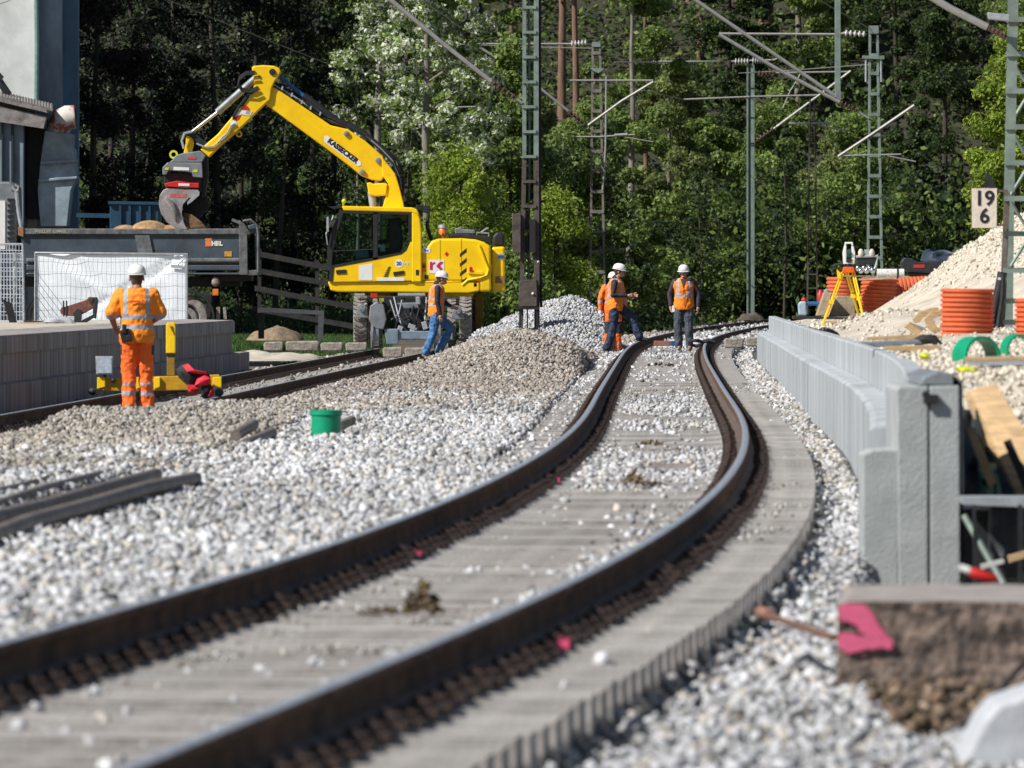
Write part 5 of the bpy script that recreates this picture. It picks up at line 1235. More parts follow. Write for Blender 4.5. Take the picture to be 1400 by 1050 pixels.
    for k0 in (1.0, 1.18):
        for q in range(n):
            t = 2 * math.pi * q / n; f_ = 1.0 + (k0 - 1) * (1.6 if math.sin(t) < -.3 else .35); vs.append(hcc + rot @ Vector((math.cos(t) * .112 * f_, math.sin(t) * .137 * f_, 0 - (.008 if k0 > 1 else 0))))
    mb.add(vs, [(q, (q + 1) % n, n + (q + 1) % n, n + q) for q in range(n)])
    hm = mb.build('helmet', M['helmet'], r_, smooth=True, local=True)
    sd_ = hm.modifiers.new('thick', 'SOLIDIFY'); sd_.thickness = .005
    mb = MB(); mb.ring(hcc + rot @ Vector((0, 0, -.012)), rot @ Vector((0, 0, 1)), [(0, .100), (.018, .100), (.018, .094), (0, .094)], 20, closed=True); mb.build('headband', M['black'], hm, local=True)
    if extras: extras(r_, j, hc)
    r_.scale = (H * 1.03, H * 1.03, H)
    return r_
OR = (1.0, .24, .012)
vest_m = cloth_mat('orange_vest', OR, [(1.10, 1.155)], [(.085, .135, 1.13, 1.50)])
vest_w = cloth_mat('orange_vest_two_bands', OR, [(1.06, 1.11), (1.185, 1.235)], [(.085, .13, 1.2, 1.50)])
shirt_m = cloth_mat('orange_work_shirt', (1.0, .27, .012), [(1.005, 1.055), (1.125, 1.175)], [(.105, .15, 1.15, 1.50)])
tr_or = cloth_mat('orange_work_trousers', (.95, .15, .015), [(.22, .27), (.34, .37)], dark=[(.17, .30, .70, .82, (.03, .03, .03)), (.05, .2, 1.0, 1.045, (.03, .03, .03))])
tr_or2 = cloth_mat('orange_trousers_black_knees', (.95, .17, .02), [(.18, .22)], dark=[(0, .3, .42, .68, (.025, .028, .035))])
jeans = cloth_mat('blue_jeans', (.055, .17, .36), var=.45, dark=())
navy = cloth_mat('navy_trousers', (.02, .035, .07), var=.3)
greytr = cloth_mat('grey_work_trousers', (.06, .075, .095), var=.4)
jump_d = cloth_mat('dark_jumper', (.022, .018, .032), var=.3)
jump_p = cloth_mat('dark_purple_jumper', (.045, .03, .055), var=.3)
jacket_or = cloth_mat('orange_jacket', (1.0, .20, .03), [(1.08, 1.13)], [(.10, .15, 1.1, 1.50)])
yg = cloth_mat('yellow_green_vest', (.50, .60, .02), [(1.1, 1.15)])
# worker with the trolley, seen from behind
def ex1(r_, j, hc):
    mb = MB(); mb.box((.13, .175, .93), (.12, .05, .15), Matrix.Rotation(.25, 3, 'Y')); mb.box((.145, .19, 1.01), (.05, .05, .11)); mb.box((.09, .18, .90), (.07, .05, .07)); mb.build('tool_pouch', M['black'], r_, local=True, bevel=.01)
    mb = MB(); mb.box((.02, .178, 1.335), (.13, .006, .022)); mb.box((-.072, .178, 1.335), (.03, .006, .03)); mb.build('back_print', mat('faint_red_print', (.62, .10, .03), .7, bump=0), r_, local=True)
p1 = person('worker in orange seen from behind beside the yellow trolley, white helmet', (px(187, 112.5), 112.5, -.19), R(183), H=1.08, J=dict(
    elL=(.295, .0, 1.17), wrL=(.24, -.14, 1.0), hdL=(-.2, -1, -.3), elR=(-.27, -.05, 1.17), wrR=(-.17, -.24, 1.08), hdR=(.3, -1, 0), curl=.6, anL=(.09, .02, .09), anR=(-.12, -.03, .09), knL=(.09, -.02, .5)),
    top=shirt_m, legs=tr_or, sleeves='short', skin='skin_dark', extras=ex1, head_off=(.0, -.03, -.02))
p2 = person('man in blue jeans and orange vest walking right in front of the excavator', (px(596, 184), 184, -.05), R(92), H=1.035, J=dict(
    knR=(-.10, .06, .50), anR=(-.10, .21, .10), ftR=(0, -.95, -.2), knL=(.10, -.27, .58), anL=(.10, -.06, .12), hiL=(.09, -.02, .93), ftL=(0, -1, -.1),
    elR=(-.22, -.02, 1.14), wrR=(-.22, -.08, .88), elL=(.23, -.12, 1.16), wrL=(.20, -.30, 1.05), hdL=(0, -1, -.4)),
    top=vest_w, under=jump_d, legs=jeans, lean=(0, -.03), head_off=(0, -.07, -.03), boots='grey', head_pitch=.12)
p3 = person('worker in navy trousers and orange vest with one foot up on the curved rail', (px(841, 184.5), 184.5, .05), R(80), H=1.05, J=dict(
    knR=(-.10, .02, .50), anR=(-.10, .14, .09), knL=(.10, -.32, .72), anL=(.10, -.46, .33), ftL=(0, -1, -.05), hiL=(.09, -.03, .94),
    elR=(-.25, -.0, 1.16), wrR=(-.20, -.27, 1.15), hdR=(.1, -1, .1), elL=(.22, -.10, 1.16), wrL=(.10, -.32, 1.15), hdL=(0, -1, 0), curl=.9),
    top=vest_m, under=jump_d, legs=navy, lean=(0, -.02), head_off=(0, -.05, -.0), head_pitch=.2)
p4 = person('person in orange jacket and white gloves half hidden behind the stepping worker', (px(838, 188), 188, .02), R(18), J=dict(
    elL=(.26, .02, 1.16), wrL=(.27, -.06, .93), elR=(-.27, .02, 1.16), wrR=(-.29, -.02, .92)),
    top=jacket_or, legs=tr_or2, sleeves='long', hands='white', head_off=(.0, -.02, -.05))
def ex5(r_, j, hc):
    mb = MB(); mb.box((-.205, -.05, .86), (.06, .02, .13), Matrix.Rotation(.15, 3, 'Y')); mb.build('paper_slip', M['white'], r_, local=True)
    mb = MB(); vs_ = [(-.062, -.128, 1.478), (.062, -.128, 1.478), (.0, -.168, 1.30)]; mb.add(vs_ + [(a, b_ + .02, c_) for a, b_, c_ in vs_], [(0, 1, 2), (5, 4, 3), (0, 3, 4, 1), (1, 4, 5, 2), (2, 5, 3, 0)]); mb.build('jumper_neck', jump_p, r_, local=True)
    mb = MB(); mb.box((0, -.172, 1.12), (.006, .01, .36)); mb.build('zip', M['black'], r_, local=True)
p5 = person('worker in orange vest and grey trousers facing the camera between the rails', (px(935, 187), 187, .08), R(-6), H=1.04, J=dict(
    elL=(.29, .03, 1.16), wrL=(.285, -.02, .90), elR=(-.29, .04, 1.16), wrR=(-.265, .0, .92), knL=(.10, -.03, .5), anL=(.12, -.02, .09), anR=(-.10, .02, .09), knR=(-.115, -.02, .5)),
    top=vest_m, under=jump_p, legs=greytr, head_off=(0, -.05, -.03), head_pitch=.15, extras=ex5, boots='grey')
op = person('excavator driver in yellow-green vest sitting in the cab behind glass', (px(533, 199.8), 199.8, pz(352, 200) - .78), R(-90), J=dict(
    knL=(.12, -.42, .92), anL=(.12, -.50, .55), knR=(-.12, -.42, .92), anR=(-.12, -.50, .55), elL=(.24, -.05, 1.16), wrL=(.22, -.30, 1.12), hdL=(0, -1, 0), elR=(-.24, -.05, 1.16), wrR=(-.22, -.30, 1.12), hdR=(0, -1, 0), curl=.9),
    top=yg, under=jump_d, legs=navy, seated=True)

# ------------------------------------------------------------------ yellow track trolley with hanging jacket
D = 115.0
tz = 0.0
tr = root('track_trolley', (px(218, D), D, 0), 'yellow track measuring trolley with upright post standing across the rails', 'trolley')
yb = lambda u: pz(u, D)
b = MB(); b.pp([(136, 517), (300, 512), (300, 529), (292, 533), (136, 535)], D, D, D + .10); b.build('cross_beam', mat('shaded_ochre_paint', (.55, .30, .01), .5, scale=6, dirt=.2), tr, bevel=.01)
b = MB()
for u0, u1 in ((133, 144), (187, 196), (211, 219), (291, 303)): b.pp([(u0, 516), (u1, 515), (u1, 529), (u0, 532)], D, D - .05, D)
b.pp([(135, 532), (142, 532), (141, 541), (137, 541)], D, D - .04, D + .04); b.each('end_fitting', M['yellow2'], tr, bevel=.008)
b = MB(); b.pp([(227, 445), (229, 441), (239, 441), (240, 447), (240, 483), (227, 483)], D, D - .02, D + .10); b.build('post_upper', M['yellow2'], tr, bevel=.01)
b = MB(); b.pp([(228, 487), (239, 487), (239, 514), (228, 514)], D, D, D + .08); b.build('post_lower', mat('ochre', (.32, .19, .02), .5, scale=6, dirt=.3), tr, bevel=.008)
b = MB(); b.pp([(227.3, 483.2), (239.5, 483.2), (239, 487), (228, 487)], D, D - .01, D + .09); b.build('post_collar', M['black'], tr)
b = MB(); b.pp([(232, 446), (236, 446), (238, 458), (235, 452)], D, D - .03, D - .02); b.build('handle_slot', M['soil'], tr)
b = MB(); b.pp([(131, 487), (155, 487), (154, 512), (132, 512)], D, D - .10, D - .03); tb_ = b.build('control_box', M['lgrey'], tr, bevel=.01)
b = MB(); b.pp([(133, 489), (153, 489), (153, 510), (134, 510)], D, D - .106, D - .101); b.build('screen', mat('screen_grey', (.45, .52, .62), .3, var=.3, scale=20), tb_)
b = MB(); b.tube([P(143, 512, D - .06), P(143, 519, D)], .02); b.ball(P(155, 520, D - .05), .035); b.ball(P(127, 535, D), .05, sc=(1.3, 1, 1)); b.each('mount', M['dark'], tr)
for u in (137, 300):
    b = MB(); b.ring((px(u, D), D, .055), (0, -1, 0), [(-.02, .0), (-.02, .055), (.02, .055), (.02, 0)], 16); b.ring((px(u, D), D - .12, .055), (0, -1, 0), [(-.02, .0), (-.02, .055), (.02, .055), (.02, 0)], 16); b.build('wheel', M['black'], tr, smooth=True)
b = MB(); b.pp([(286, 531), (303, 529), (303, 542), (287, 544)], D, D - .08, D - .02); b.build('side_plate', M['lgrey'], tr)
jk = root('jacket', (px(268, D), D, .2), 'black and red jacket slung over the right end of the yellow trolley', 'jacket')
def drape(poly_px, D0, m, name, parent, seed, amp=.05):
    """a crumpled piece of cloth from an outline, thick and folded"""
    b = MB(); pts = [Vector((u, v, 0)) for u, v in poly_px]; c = sum(pts, Vector()) / len(pts); n = len(pts); K = 6; vs = []
    for sdd in (-1, 1):
        for k in range(K + 1):
            for p in pts:
                q = c.lerp(p, k / K); nn = float(vnoise(q.x * .12 + seed, q.y * .12, 1.0, seed)) - .5
                bulge = (1 - (k / K) ** 2) * .05 + .008
                y = D0 + nn * amp * 2 + sdd * bulge; vs.append((px(q.x, D0), y, pz(q.y, D0)))
    fs = []
    for s_ in range(2):
        o_ = s_ * (K + 1) * n
        for k in range(K):
            for i in range(n): fs.append((o_ + k * n + i, o_ + k * n + (i + 1) % n, o_ + (k + 1) * n + (i + 1) % n, o_ + (k + 1) * n + i))
    o_ = (K + 1) * n
    for i in range(n): fs.append((K * n + i, K * n + (i + 1) % n, o_ + K * n + (i + 1) % n, o_ + K * n + i))
    b.add(vs, fs); return b.build(name, m, parent, smooth=True)
JR = cloth_mat('red_jacket_cloth', (.62, .02, .03), var=.35); JB = cloth_mat('black_jacket_cloth', (.018, .016, .02), var=.4)
drape([(240, 505), (247, 499), (254, 497), (262, 505), (284, 508), (288, 516), (284, 524), (270, 530), (256, 527), (244, 516)], D - .14, JB, 'back_panel', jk, 3)
drape([(249, 500), (257, 497), (266, 505), (283, 509), (284, 513), (268, 511), (256, 508)], D - .22, JR, 'collar', jk, 5)
drape([(270, 516), (279, 512), (288, 517), (289, 524), (282, 527), (266, 527)], D - .23, mat('bright_red_lining', (.85, .02, .05), .7), 'lining', jk, 7)
drape([(276, 525), (286, 522), (291, 530), (290, 540), (283, 549), (275, 542)], D - .20, JB, 'sleeve', jk, 9)
drape([(286, 532), (292, 526), (292, 538), (285, 548), (283, 545)], D - .17, JR, 'cuff', jk, 10)
drape([(255, 526), (265, 526), (272, 532), (268, 540), (258, 536)], D - .16, JR, 'hem', jk, 12)

# ------------------------------------------------------------------ left side: fences, plank, rusty beam
M['mesh'] = mat('fence_wire', (.62, .67, .74), .5, .4, var=.2, bump=0)
D = 163.0
fn = root('banner_fence', (px(150, D), D, .8), 'site fence panel covered with a bright white banner, in front of the lorry', 'fence')
b = MB(); nX, nZ = 60, 24; vs = []
x0_, x1_, v0_, v1_ = px(48.5, D), px(255.5, D), pz(346.5, D), pz(446, D)
for i in range(nX + 1):
    for k in range(nZ + 1):
        X = x0_ + (x1_ - x0_) * i / nX; Z = v0_ + (v1_ - v0_) * k / nZ; t_ = i / nX; s_ = k / nZ
        fold = .035 * math.sin(9 * (t_ - s_ * .8)) * math.exp(-((t_ - .15 - s_ * .55) / .12) ** 2) + .035 * math.exp(-((t_ - 1 + s_ * .75) / .035) ** 2) - .03 * math.exp(-((t_ - .95 + s_ * .75) / .03) ** 2) + .03 * (float(vnoise(t_ * 6, s_ * 3, 1, 8)) - .5)
        vs.append((X, D + .012 + abs(fold) * 1.2, Z))
b.add(vs, [(i * (nZ + 1) + k, (i + 1) * (nZ + 1) + k, (i + 1) * (nZ + 1) + k + 1, i * (nZ + 1) + k + 1) for i in range(nX) for k in range(nZ)])
o = b.build('banner', M['tarp'], fn, smooth=True); s_ = o.modifiers.new('t', 'SOLIDIFY'); s_.thickness = .004
b = MB()
for i in range(34): X = x0_ + (x1_ - x0_) * (i + .5) / 34; b.bb(X - .0013, X + .0013, D - .0055, D - .003, v1_, v0_)
for i in range(6): Z = v1_ + (v0_ - v1_) * (i + .5) / 6; b.bb(x0_, x1_, D - .0082, D - .0057, Z - .0018, Z + .0018)
b.build('wire_mesh', M['mesh'], fn)
b = MB(); b.tube([P(48, 446, D), P(48, 345.5, D), P(256, 347.5, D), P(256, 446, D)], .021, 8); b.build('tube_frame', M['lgrey'], fn, smooth=True)
b = MB(); b.pp([(234, 362), (250, 363), (250, 366.5), (234, 366)], D, D - .03, D - .022); b.tube([P(243, 362, D - .03), P(252, 353, D - .03)], .012); b.build('label_tag', M['lgrey'], fn)
D = 150.0
fn = root('mesh_fence', (px(15, D), D, .8), 'blue-grey wire mesh fence panels leaning at the far left', 'fence')
b = MB()
for i in range(22): u = -60 + i * 4.3; b.tube([P(u, 335, D), P(u + 1, 446, D)], .0045, 4); b.tube([P(u + 2, 345, D + .3), P(u + 1, 446, D + .3)], .0045, 4)
for i in range(9): v = 342 + i * 12; b.tube([P(-60, v, D), P(32, v + .5, D)], .006, 4); b.tube([P(-60, v + 4, D + .3), P(32, v + 5, D + .3)], .006, 4)
b.build('wire_mesh', M['mesh'], fn)
b = MB(); b.tube([P(31, 334, D + .1), P(33, 446, D + .1)], .021, 8); b.tube([P(-60, 334, D + .1), P(31, 334, D + .1)], .021, 8); b.tube([P(20, 345, D + .3), P(19, 446, D + .3)], .021, 8); b.build('tube_frame', M['lgrey'], fn, smooth=True)
fn = root('mesh_fence', (px(80, 158), 158, .8), 'tilted wire mesh panel resting diagonally before the white banner', 'fence')
b = MB()
for i in range(7): b.tube([P(50, 372 + i * 11, 158), P(78 + (6 - i) * 2, 372 + i * 9 + 52, 157)], .006, 4)
b.build('wire_mesh', M['dark'], fn)
D = 150.0
r_ = root('rusty_steel_link', (px(110, D), D, .85), 'rusty brown steel digger link lying on the left platform before the banner', 'steel part')
b = MB(); b.pp([(82, 425), (84, 420), (90, 419), (118, 410), (121, 406), (128, 406), (130, 410), (128, 421), (108, 432), (90, 432), (83, 429)], D, D, D + .18); b.build('arm', mat('rusty_red_steel', (.20, .085, .06), .85, .2, var=.4, scale=12, bump=.4), r_, bevel=.01)
b = MB(); b.pp([(127, 407), (132, 406), (134, 411), (131, 436), (127, 434)], D, D - .02, D + .2); b.build('end_plate', M['dark'], r_, bevel=.01); b = MB(); b.ring(P(125, 411, D), (0, -1, 0), [(-.01, .05), (.02, .05), (.02, .02), (.03, .02), (.03, 0)], 16); b.build('pin', M['clip'], r_)
b = MB(); b.tube([P(87, 411, D), P(87, 433, D)], .014); b.tube([P(91, 411, D), P(91, 433, D)], .014); b.each('rods', M['black'], r_)
b = MB(); b.pp([(100, 428), (105, 422), (112, 424), (112, 436), (108, 444), (100, 445), (102, 434)], D, D - .1, D - .02); b.pp([(108, 440), (131, 428), (131, 433), (114, 444)], D, D - .1, D - .05); b.build('bracket', M['dark'], r_, bevel=.005)
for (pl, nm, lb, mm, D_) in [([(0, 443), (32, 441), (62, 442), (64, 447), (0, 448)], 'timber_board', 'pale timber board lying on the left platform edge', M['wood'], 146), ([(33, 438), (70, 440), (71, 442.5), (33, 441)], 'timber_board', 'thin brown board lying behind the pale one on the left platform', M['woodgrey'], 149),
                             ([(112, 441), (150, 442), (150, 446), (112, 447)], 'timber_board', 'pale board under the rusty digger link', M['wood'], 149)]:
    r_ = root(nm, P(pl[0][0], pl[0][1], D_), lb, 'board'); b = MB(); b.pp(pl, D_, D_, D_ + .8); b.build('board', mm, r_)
r_ = root('ground_sheet', P(85, 440, 147), 'crumpled light grey sheet on the left platform beside the rusty link', 'sheet'); drape([(22, 447), (60, 440), (66, 433), (84, 432), (96, 434), (104, 442), (84, 448), (60, 450)], 147, mat('grey_sheet', (.42, .43, .46), .7), 'sheet', r_, 21, .1)
r_ = root('bundle_of_bars', P(12, 425, 147), 'dark bundle of steel bars leaning by the mesh fence, far left', 'steel bars'); b = MB()
for i in range(5): b.tube([P(5 + i * 2.5, 410 + i, 147), P(14 + i * 2, 441, 147)], .016, 6)
b.each('bars', M['dark'], r_)

# ------------------------------------------------------------------ building on the left
D = 236.0
BH = 13.5  # height chosen for the shadow it throws on the left trees
bd = root('plant_building', (px(20, D), D, 0), 'tall white and blue-grey industrial building with a low corrugated lean-to, left', 'building')
b = MB(); b.bb(px(-900, D), px(49, D), D, D + 1.9, -.3, BH); b.build('plaster_wall', M['plaster'], bd)
b = MB(); b.bb(px(-900, D), px(20, 262), D + 1.91, D + 26, -.3, BH); b.build('unseen_shade_block', M['plaster'], bd)  # unseen block added to cast shade on the left trees
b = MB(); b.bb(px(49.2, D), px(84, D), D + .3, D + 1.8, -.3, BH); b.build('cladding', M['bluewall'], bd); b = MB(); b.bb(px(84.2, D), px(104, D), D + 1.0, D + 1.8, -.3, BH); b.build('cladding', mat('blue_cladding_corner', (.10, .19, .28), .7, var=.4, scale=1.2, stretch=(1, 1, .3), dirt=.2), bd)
b = MB(); b.tube([P(49, -60, D - .05), P(51, 60, D - .05), P(50, 140, D - .05)], .07, 8); b.build('downpipe', mat('green_grey_pipe', (.14, .22, .21), .6), bd, smooth=True)
b = MB()
for i in range(26): u = -30 + i * 4; b.tube([P(u, 133 + max(0, u) * .24, D - 2.6), P(u, 126 + max(0, u) * .24, D)], .045, 6)
b.pp([(-60, 128), (0, 133), (70, 152), (72, 157), (0, 140), (-60, 135)], D, D - 2.6, D); b.build('corrugated_roof', M['tin'], bd)
b = MB(); b.pp([(-60, 140), (0, 146), (70, 162), (66, 178), (0, 168), (-60, 160)], D, D - 2.5, D - .1); b.build('eaves', M['tin'], bd)
b = MB()
for u0, u1 in ((-60, 9), (11, 22), (25, 38)): b.bb(px(u0, D), px(u1, D), D - 2.2, D - .2, -.3, pz(166 + max(0, u0) * .2, D))
b.each('lean_to_cladding', M['bluewall'], bd); b = MB(); b.bb(px(9, D), px(11, D), D - 2.3, D - .2, -.3, pz(168, D)); b.bb(px(22, D), px(25, D), D - 2.3, D - .2, -.3, pz(172, D)); b.each('lean_to_post', M['dark'], bd)
b = MB(); b.pp([(40, 176), (66, 176), (62, 300), (40, 300)], D, D - 1.2, D - .1); b.build('dark_opening', M['black'], bd)
b = MB(); b.tube([P(80, 196, D - 1.2), P(80, 182, D - 1.3), P(81, 172, D - 1.4), P(85, 165, D - 1.4), P(93, 161, D - 1.4), P(103, 160, D - 1.4)], [.30, .32, .33, .34, .34, .32], 16); b.build('vent_pipe', mat('red_white_vent', (.55, .52, .48), .7, var=.2, scale=2.5, bump=.2, col2=(.32, .09, .06), thresh=(.48, .56)), bd, smooth=True)
b = MB(); b.ring(P(103, 160, D - 1.4), (1, 0, .05), [(0.005, .28), (.02, .28), (.02, 0)], 14); b.build('vent_mouth', M['black'], bd)
b = MB(); b.pp([(66, 180), (104, 185), (103, 202), (106, 206), (108, 240), (108, 246), (101, 262), (96, 310), (60, 310), (56, 262), (60, 222)], D, D - 1.7, D - .3); b.pp([(60, 222), (108, 219), (108, 223), (60, 226)], D, D - 1.8, D - .2); b.pp([(57, 246), (110, 242), (110, 246), (57, 250)], D, D - 1.8, D - .2); b.build('dust_hopper', mat('blue_hopper', (.30, .37, .43), .6, .2, var=.3, scale=2, dirt=.3), bd, bevel=.02)
b = MB(); b.tube([P(-30, 85, D - 1), P(0, 112, D - 1), P(12, 130, D - 1)], .10, 8); b.pp([(0, 97), (8, 106), (5, 112), (-3, 104)], D, D - 1.2, D - .9); b.each('lamp_arm', M['dark'], bd, smooth=True)
r_ = root('blue_container', (px(180, 233), 233, .3), 'dark blue skip container behind the lorry, under the trees', 'container')
D = 233.
M['dblue'] = mat('dark_blue_steel', (.02, .065, .12), .5, .2, var=.3, scale=2, dirt=.2)
b = MB(); b.pp([(150, 276), (217, 277), (217, 330), (150, 330)], D, D, D + 2.2); b.build('body', M['dblue'], r_, bevel=.02)
b = MB(); b.pp([(104, 291), (150, 292), (150, 298), (104, 297)], D, D + .1, D + .3); b.pp([(148, 275), (219, 276), (219, 280), (148, 279)], D, D - .1, D); b.build('rim', M['dblue'], r_)
b = MB()
for u in (163, 176, 190, 203): b.pp([(u, 281), (u + 3, 281), (u + 3, 330), (u, 330)], D, D - .08, D - .005)
b.each('stiffener', M['dblue'], r_)
# timber fence behind, slanting
D = 236.
tf = root('timber_fence', (px(420, D), D, .1), 'weathered timber rail fence with painted-in shade behind the excavator, sloping down to the right', 'fence')
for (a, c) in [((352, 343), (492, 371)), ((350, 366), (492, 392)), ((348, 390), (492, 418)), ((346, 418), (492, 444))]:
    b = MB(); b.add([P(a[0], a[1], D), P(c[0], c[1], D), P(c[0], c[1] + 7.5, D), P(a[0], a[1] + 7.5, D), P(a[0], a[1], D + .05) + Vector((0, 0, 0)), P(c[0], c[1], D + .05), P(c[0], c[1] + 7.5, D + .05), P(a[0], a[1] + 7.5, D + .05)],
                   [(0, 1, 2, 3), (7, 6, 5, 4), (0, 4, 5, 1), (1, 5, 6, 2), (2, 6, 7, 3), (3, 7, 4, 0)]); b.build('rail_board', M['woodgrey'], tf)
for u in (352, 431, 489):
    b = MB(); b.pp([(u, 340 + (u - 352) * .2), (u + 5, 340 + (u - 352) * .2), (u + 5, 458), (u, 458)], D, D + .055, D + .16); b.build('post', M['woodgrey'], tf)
D = 207.
M['pale_steel'] = mat('pale_steel_paint', (.60, .60, .57), .6, var=.15, scale=8, dirt=.2)
fr_ = root('steel_portal', (px(398, D), D, 0), 'low pale steel portal frame standing on the grass left of the excavator', 'frame')
b = MB(); b.pp([(352, 421), (356, 420), (443, 425), (443, 431), (430, 430), (362, 427), (352, 428)], D, D, D + .1); b.build('top_beam', M['pale_steel'], fr_, bevel=.01)
b = MB(); b.pp([(353, 428.2), (361, 428.2), (361, 463), (353, 463)], D, D, D + .1); b.build('leg', M['dark'], fr_)
b = MB(); b.pp([(435, 431.2), (443, 431.2), (441, 465), (435, 465)], D, D, D + .1); b.build('leg', M['pale_steel'], fr_)
lump('soil_heap', 'small light brown soil heap on the grass under the pale steel portal', 'soil heap', P(377, 464, 214), .66, 1.2, .30, mat('light_soil', (.24, .17, .11), .95, var=.4, scale=8, bump=.8), 31, 18)
lump('sand_patch', 'flat pale sand patch beside the far rail, left of the concrete blocks', 'sand', P(372, 489, 178), 1.0, 6.0, .10, M['sandfill'], 33, 22, rough=1.2)
blocks = [((360, 467, 387, 480), 'leftmost of the weathered concrete blocks lying left of the excavator'), ((390, 466, 436, 480), 'second block from the left in the row left of the excavator, longest'), ((438, 468, 469, 480), 'third block from the left in the row left of the excavator'),
          ((472, 468, 502, 480), 'block at the right end of the row, touching the excavator tyre'), ((523, 474.5, 550, 489), 'left one of two brownish blocks in front of the rail wheels'), ((553, 475, 584, 489.5), 'right one of two brownish blocks, beside the walking man'),
          ((990, 462, 1017, 476), 'grey concrete block beyond the sleepers, right of the facing worker'), ((1019, 461, 1040, 474), 'rough block against the far end of the pale platform wall')]
for (a, v0, c, v1), lb in blocks:
    D_ = 193. if a < 900 else 176.
    r_ = root('concrete_block', P((a + c) / 2, v1, D_), lb, 'concrete block', 'weathered concrete blocks at the crossing')
    b = MB(); b.pp([(a + 1, v1), (a, v0 + 4), (a + 1.5, v0 + .5), (c - 1, v0), (c, v0 + 3), (c - .5, v1)], D_, D_, D_ + .35 + random.random() * .2); b.build('body', M['oldc'], r_, bevel=.03)
r_ = root('timber_beam', P(910, 472, 189), 'short reddish brown beam with a blue end behind the facing worker', 'beam')
b = MB(); b.pp([(894, 466), (917, 466), (917, 473), (894, 473)], 189, 189, 189.2); b.build('beam', mat('red_brown_wood', (.30, .14, .09), .8, scale=10), r_, bevel=.01); b = MB(); b.pp([(917.3, 466), (927, 466), (927, 473), (917.3, 473)], 189, 189, 189.2); b.build('blue_end', M['blue'], r_, bevel=.01)
r_ = root('black_ring', P(951, 469, 186), 'black coil lying right beside the facing worker', 'coil'); b = MB()
b.tube([P(951 + 9 * math.cos(t), 469 - 3.6 * math.sin(t), 186 - .4 * math.sin(t)) for t in np.linspace(0, 6.283, 24)], .035, 8, cap=False); b.tube([P(960, 468, 186), P(970, 466, 186), P(978, 468, 186)], .045); b.build('coil', M['black'], r_, smooth=True)
# grass at the left behind
def grass_patch(name, x0, x1, y0, y1, n, zf, h=.16, cols=None):
    X = rng.uniform(x0, x1, n); Y = rng.uniform(y0, y1, n); Z = zf(X, Y); hh = rng.uniform(.5, 1, n) * h; a = rng.uniform(0, np.pi, n); w_ = .012 + .01 * rng.random(n)
    dx, dy = np.cos(a) * w_, np.sin(a) * w_; lx_, ly_ = rng.normal(0, .05, n), rng.normal(0, .05, n)
    V = np.stack([np.stack([X - dx, Y - dy, Z - .01], 1), np.stack([X + dx, Y + dy, Z - .01], 1), np.stack([X + lx_, Y + ly_, Z + hh], 1)], 1).reshape(-1, 3)
    t = tones(n, cols or [(.06, .13, .025), (.045, .10, .02), (.12, .17, .05)], [3, 3, 1], .2)
    o = link_mesh(name, raw_mesh(name, V, np.arange(n * 3).reshape(-1, 3), np.repeat(t, 3, 0)), M['grass']); tag(o, kind='stuff')
grass_patch('grass', -8.5, -3.0, 209, 232, 26000, lambda x, y: terrain(x, y), .20)
grass_patch('grass', 2.15, 3.2, 37.5, 51, 2500, lambda x, y: -.44 + 0 * x, .19)
# ------------------------------------------------------------------ masts, cantilevers, wires
def insulator(pa, pb, parent, m='insul', r0=.075, k=6):
    a, c = Vector(pa), Vector(pb); L = (c - a).length; pr = [(0, .03)]
    for i in range(k):
        t = L * (i + .5) / k; pr += [(t - L / k * .32, .03), (t - L / k * .1, r0), (t + L / k * .1, r0), (t + L / k * .3, .03)]
    pr.append((L, .03)); b = MB(); b.ring(a, c - a, pr, 12); return b.build('insulator', M[m], parent, smooth=True)
def arm(parent, D, pts, r=.035, ins=(), m='alu', name='cantilever_arm'):
    b = MB(); b.tube([P(u, v, D) for u, v in pts], r, 8); o = b.build(name, M[m], parent, smooth=True)
    for (u0, v0, u1, v1, mm) in ins: insulator(P(u0, v0, D), P(u1, v1, D), o, mm, .085 * D / 230, 5)
    return o
def lattice(label, D, top, bot, rungs, mt, leg_w, depth=.35, group='lattice masts of the overhead line', front_rung=4.5):
    """top=(uL,uR,v) bot=(uL,uR,v)"""
    r_ = root('lattice_mast', P((bot[0] + bot[1]) / 2, bot[2], D), label, 'mast', group)
    m_ = M[mt]
    for q in (0, 1):
        for y_ in (0, depth):
            b = MB(); sg = 1 if q == 0 else -1
            b.add([P(top[q], top[2], D + y_), P(top[q] + sg * leg_w, top[2], D + y_), P(bot[q] + sg * leg_w, bot[2], D + y_), P(bot[q], bot[2], D + y_)] +
                  [P(top[q], top[2], D) + Vector((0, y_ + .05, 0)), P(top[q] + sg * leg_w, top[2], D) + Vector((0, y_ + .05, 0)), P(bot[q] + sg * leg_w, bot[2], D) + Vector((0, y_ + .05, 0)), P(bot[q], bot[2], D) + Vector((0, y_ + .05, 0))],
                  [(0, 1, 2, 3), (7, 6, 5, 4), (0, 4, 5, 1), (1, 5, 6, 2), (2, 6, 7, 3), (3, 7, 4, 0)])
            b.build('leg', m_, r_)
    for v in rungs:
        t = (v - top[2]) / (bot[2] - top[2]); ul = top[0] + (bot[0] - top[0]) * t; ur = top[1] + (bot[1] - top[1]) * t
        b = MB(); b.pp([(ul + .4, v), (ur - .4, v), (ur - .4, v + front_rung), (ul + .4, v + front_rung)], D, D - .02, D - .003); b.build('rung', m_, r_)
    return r_
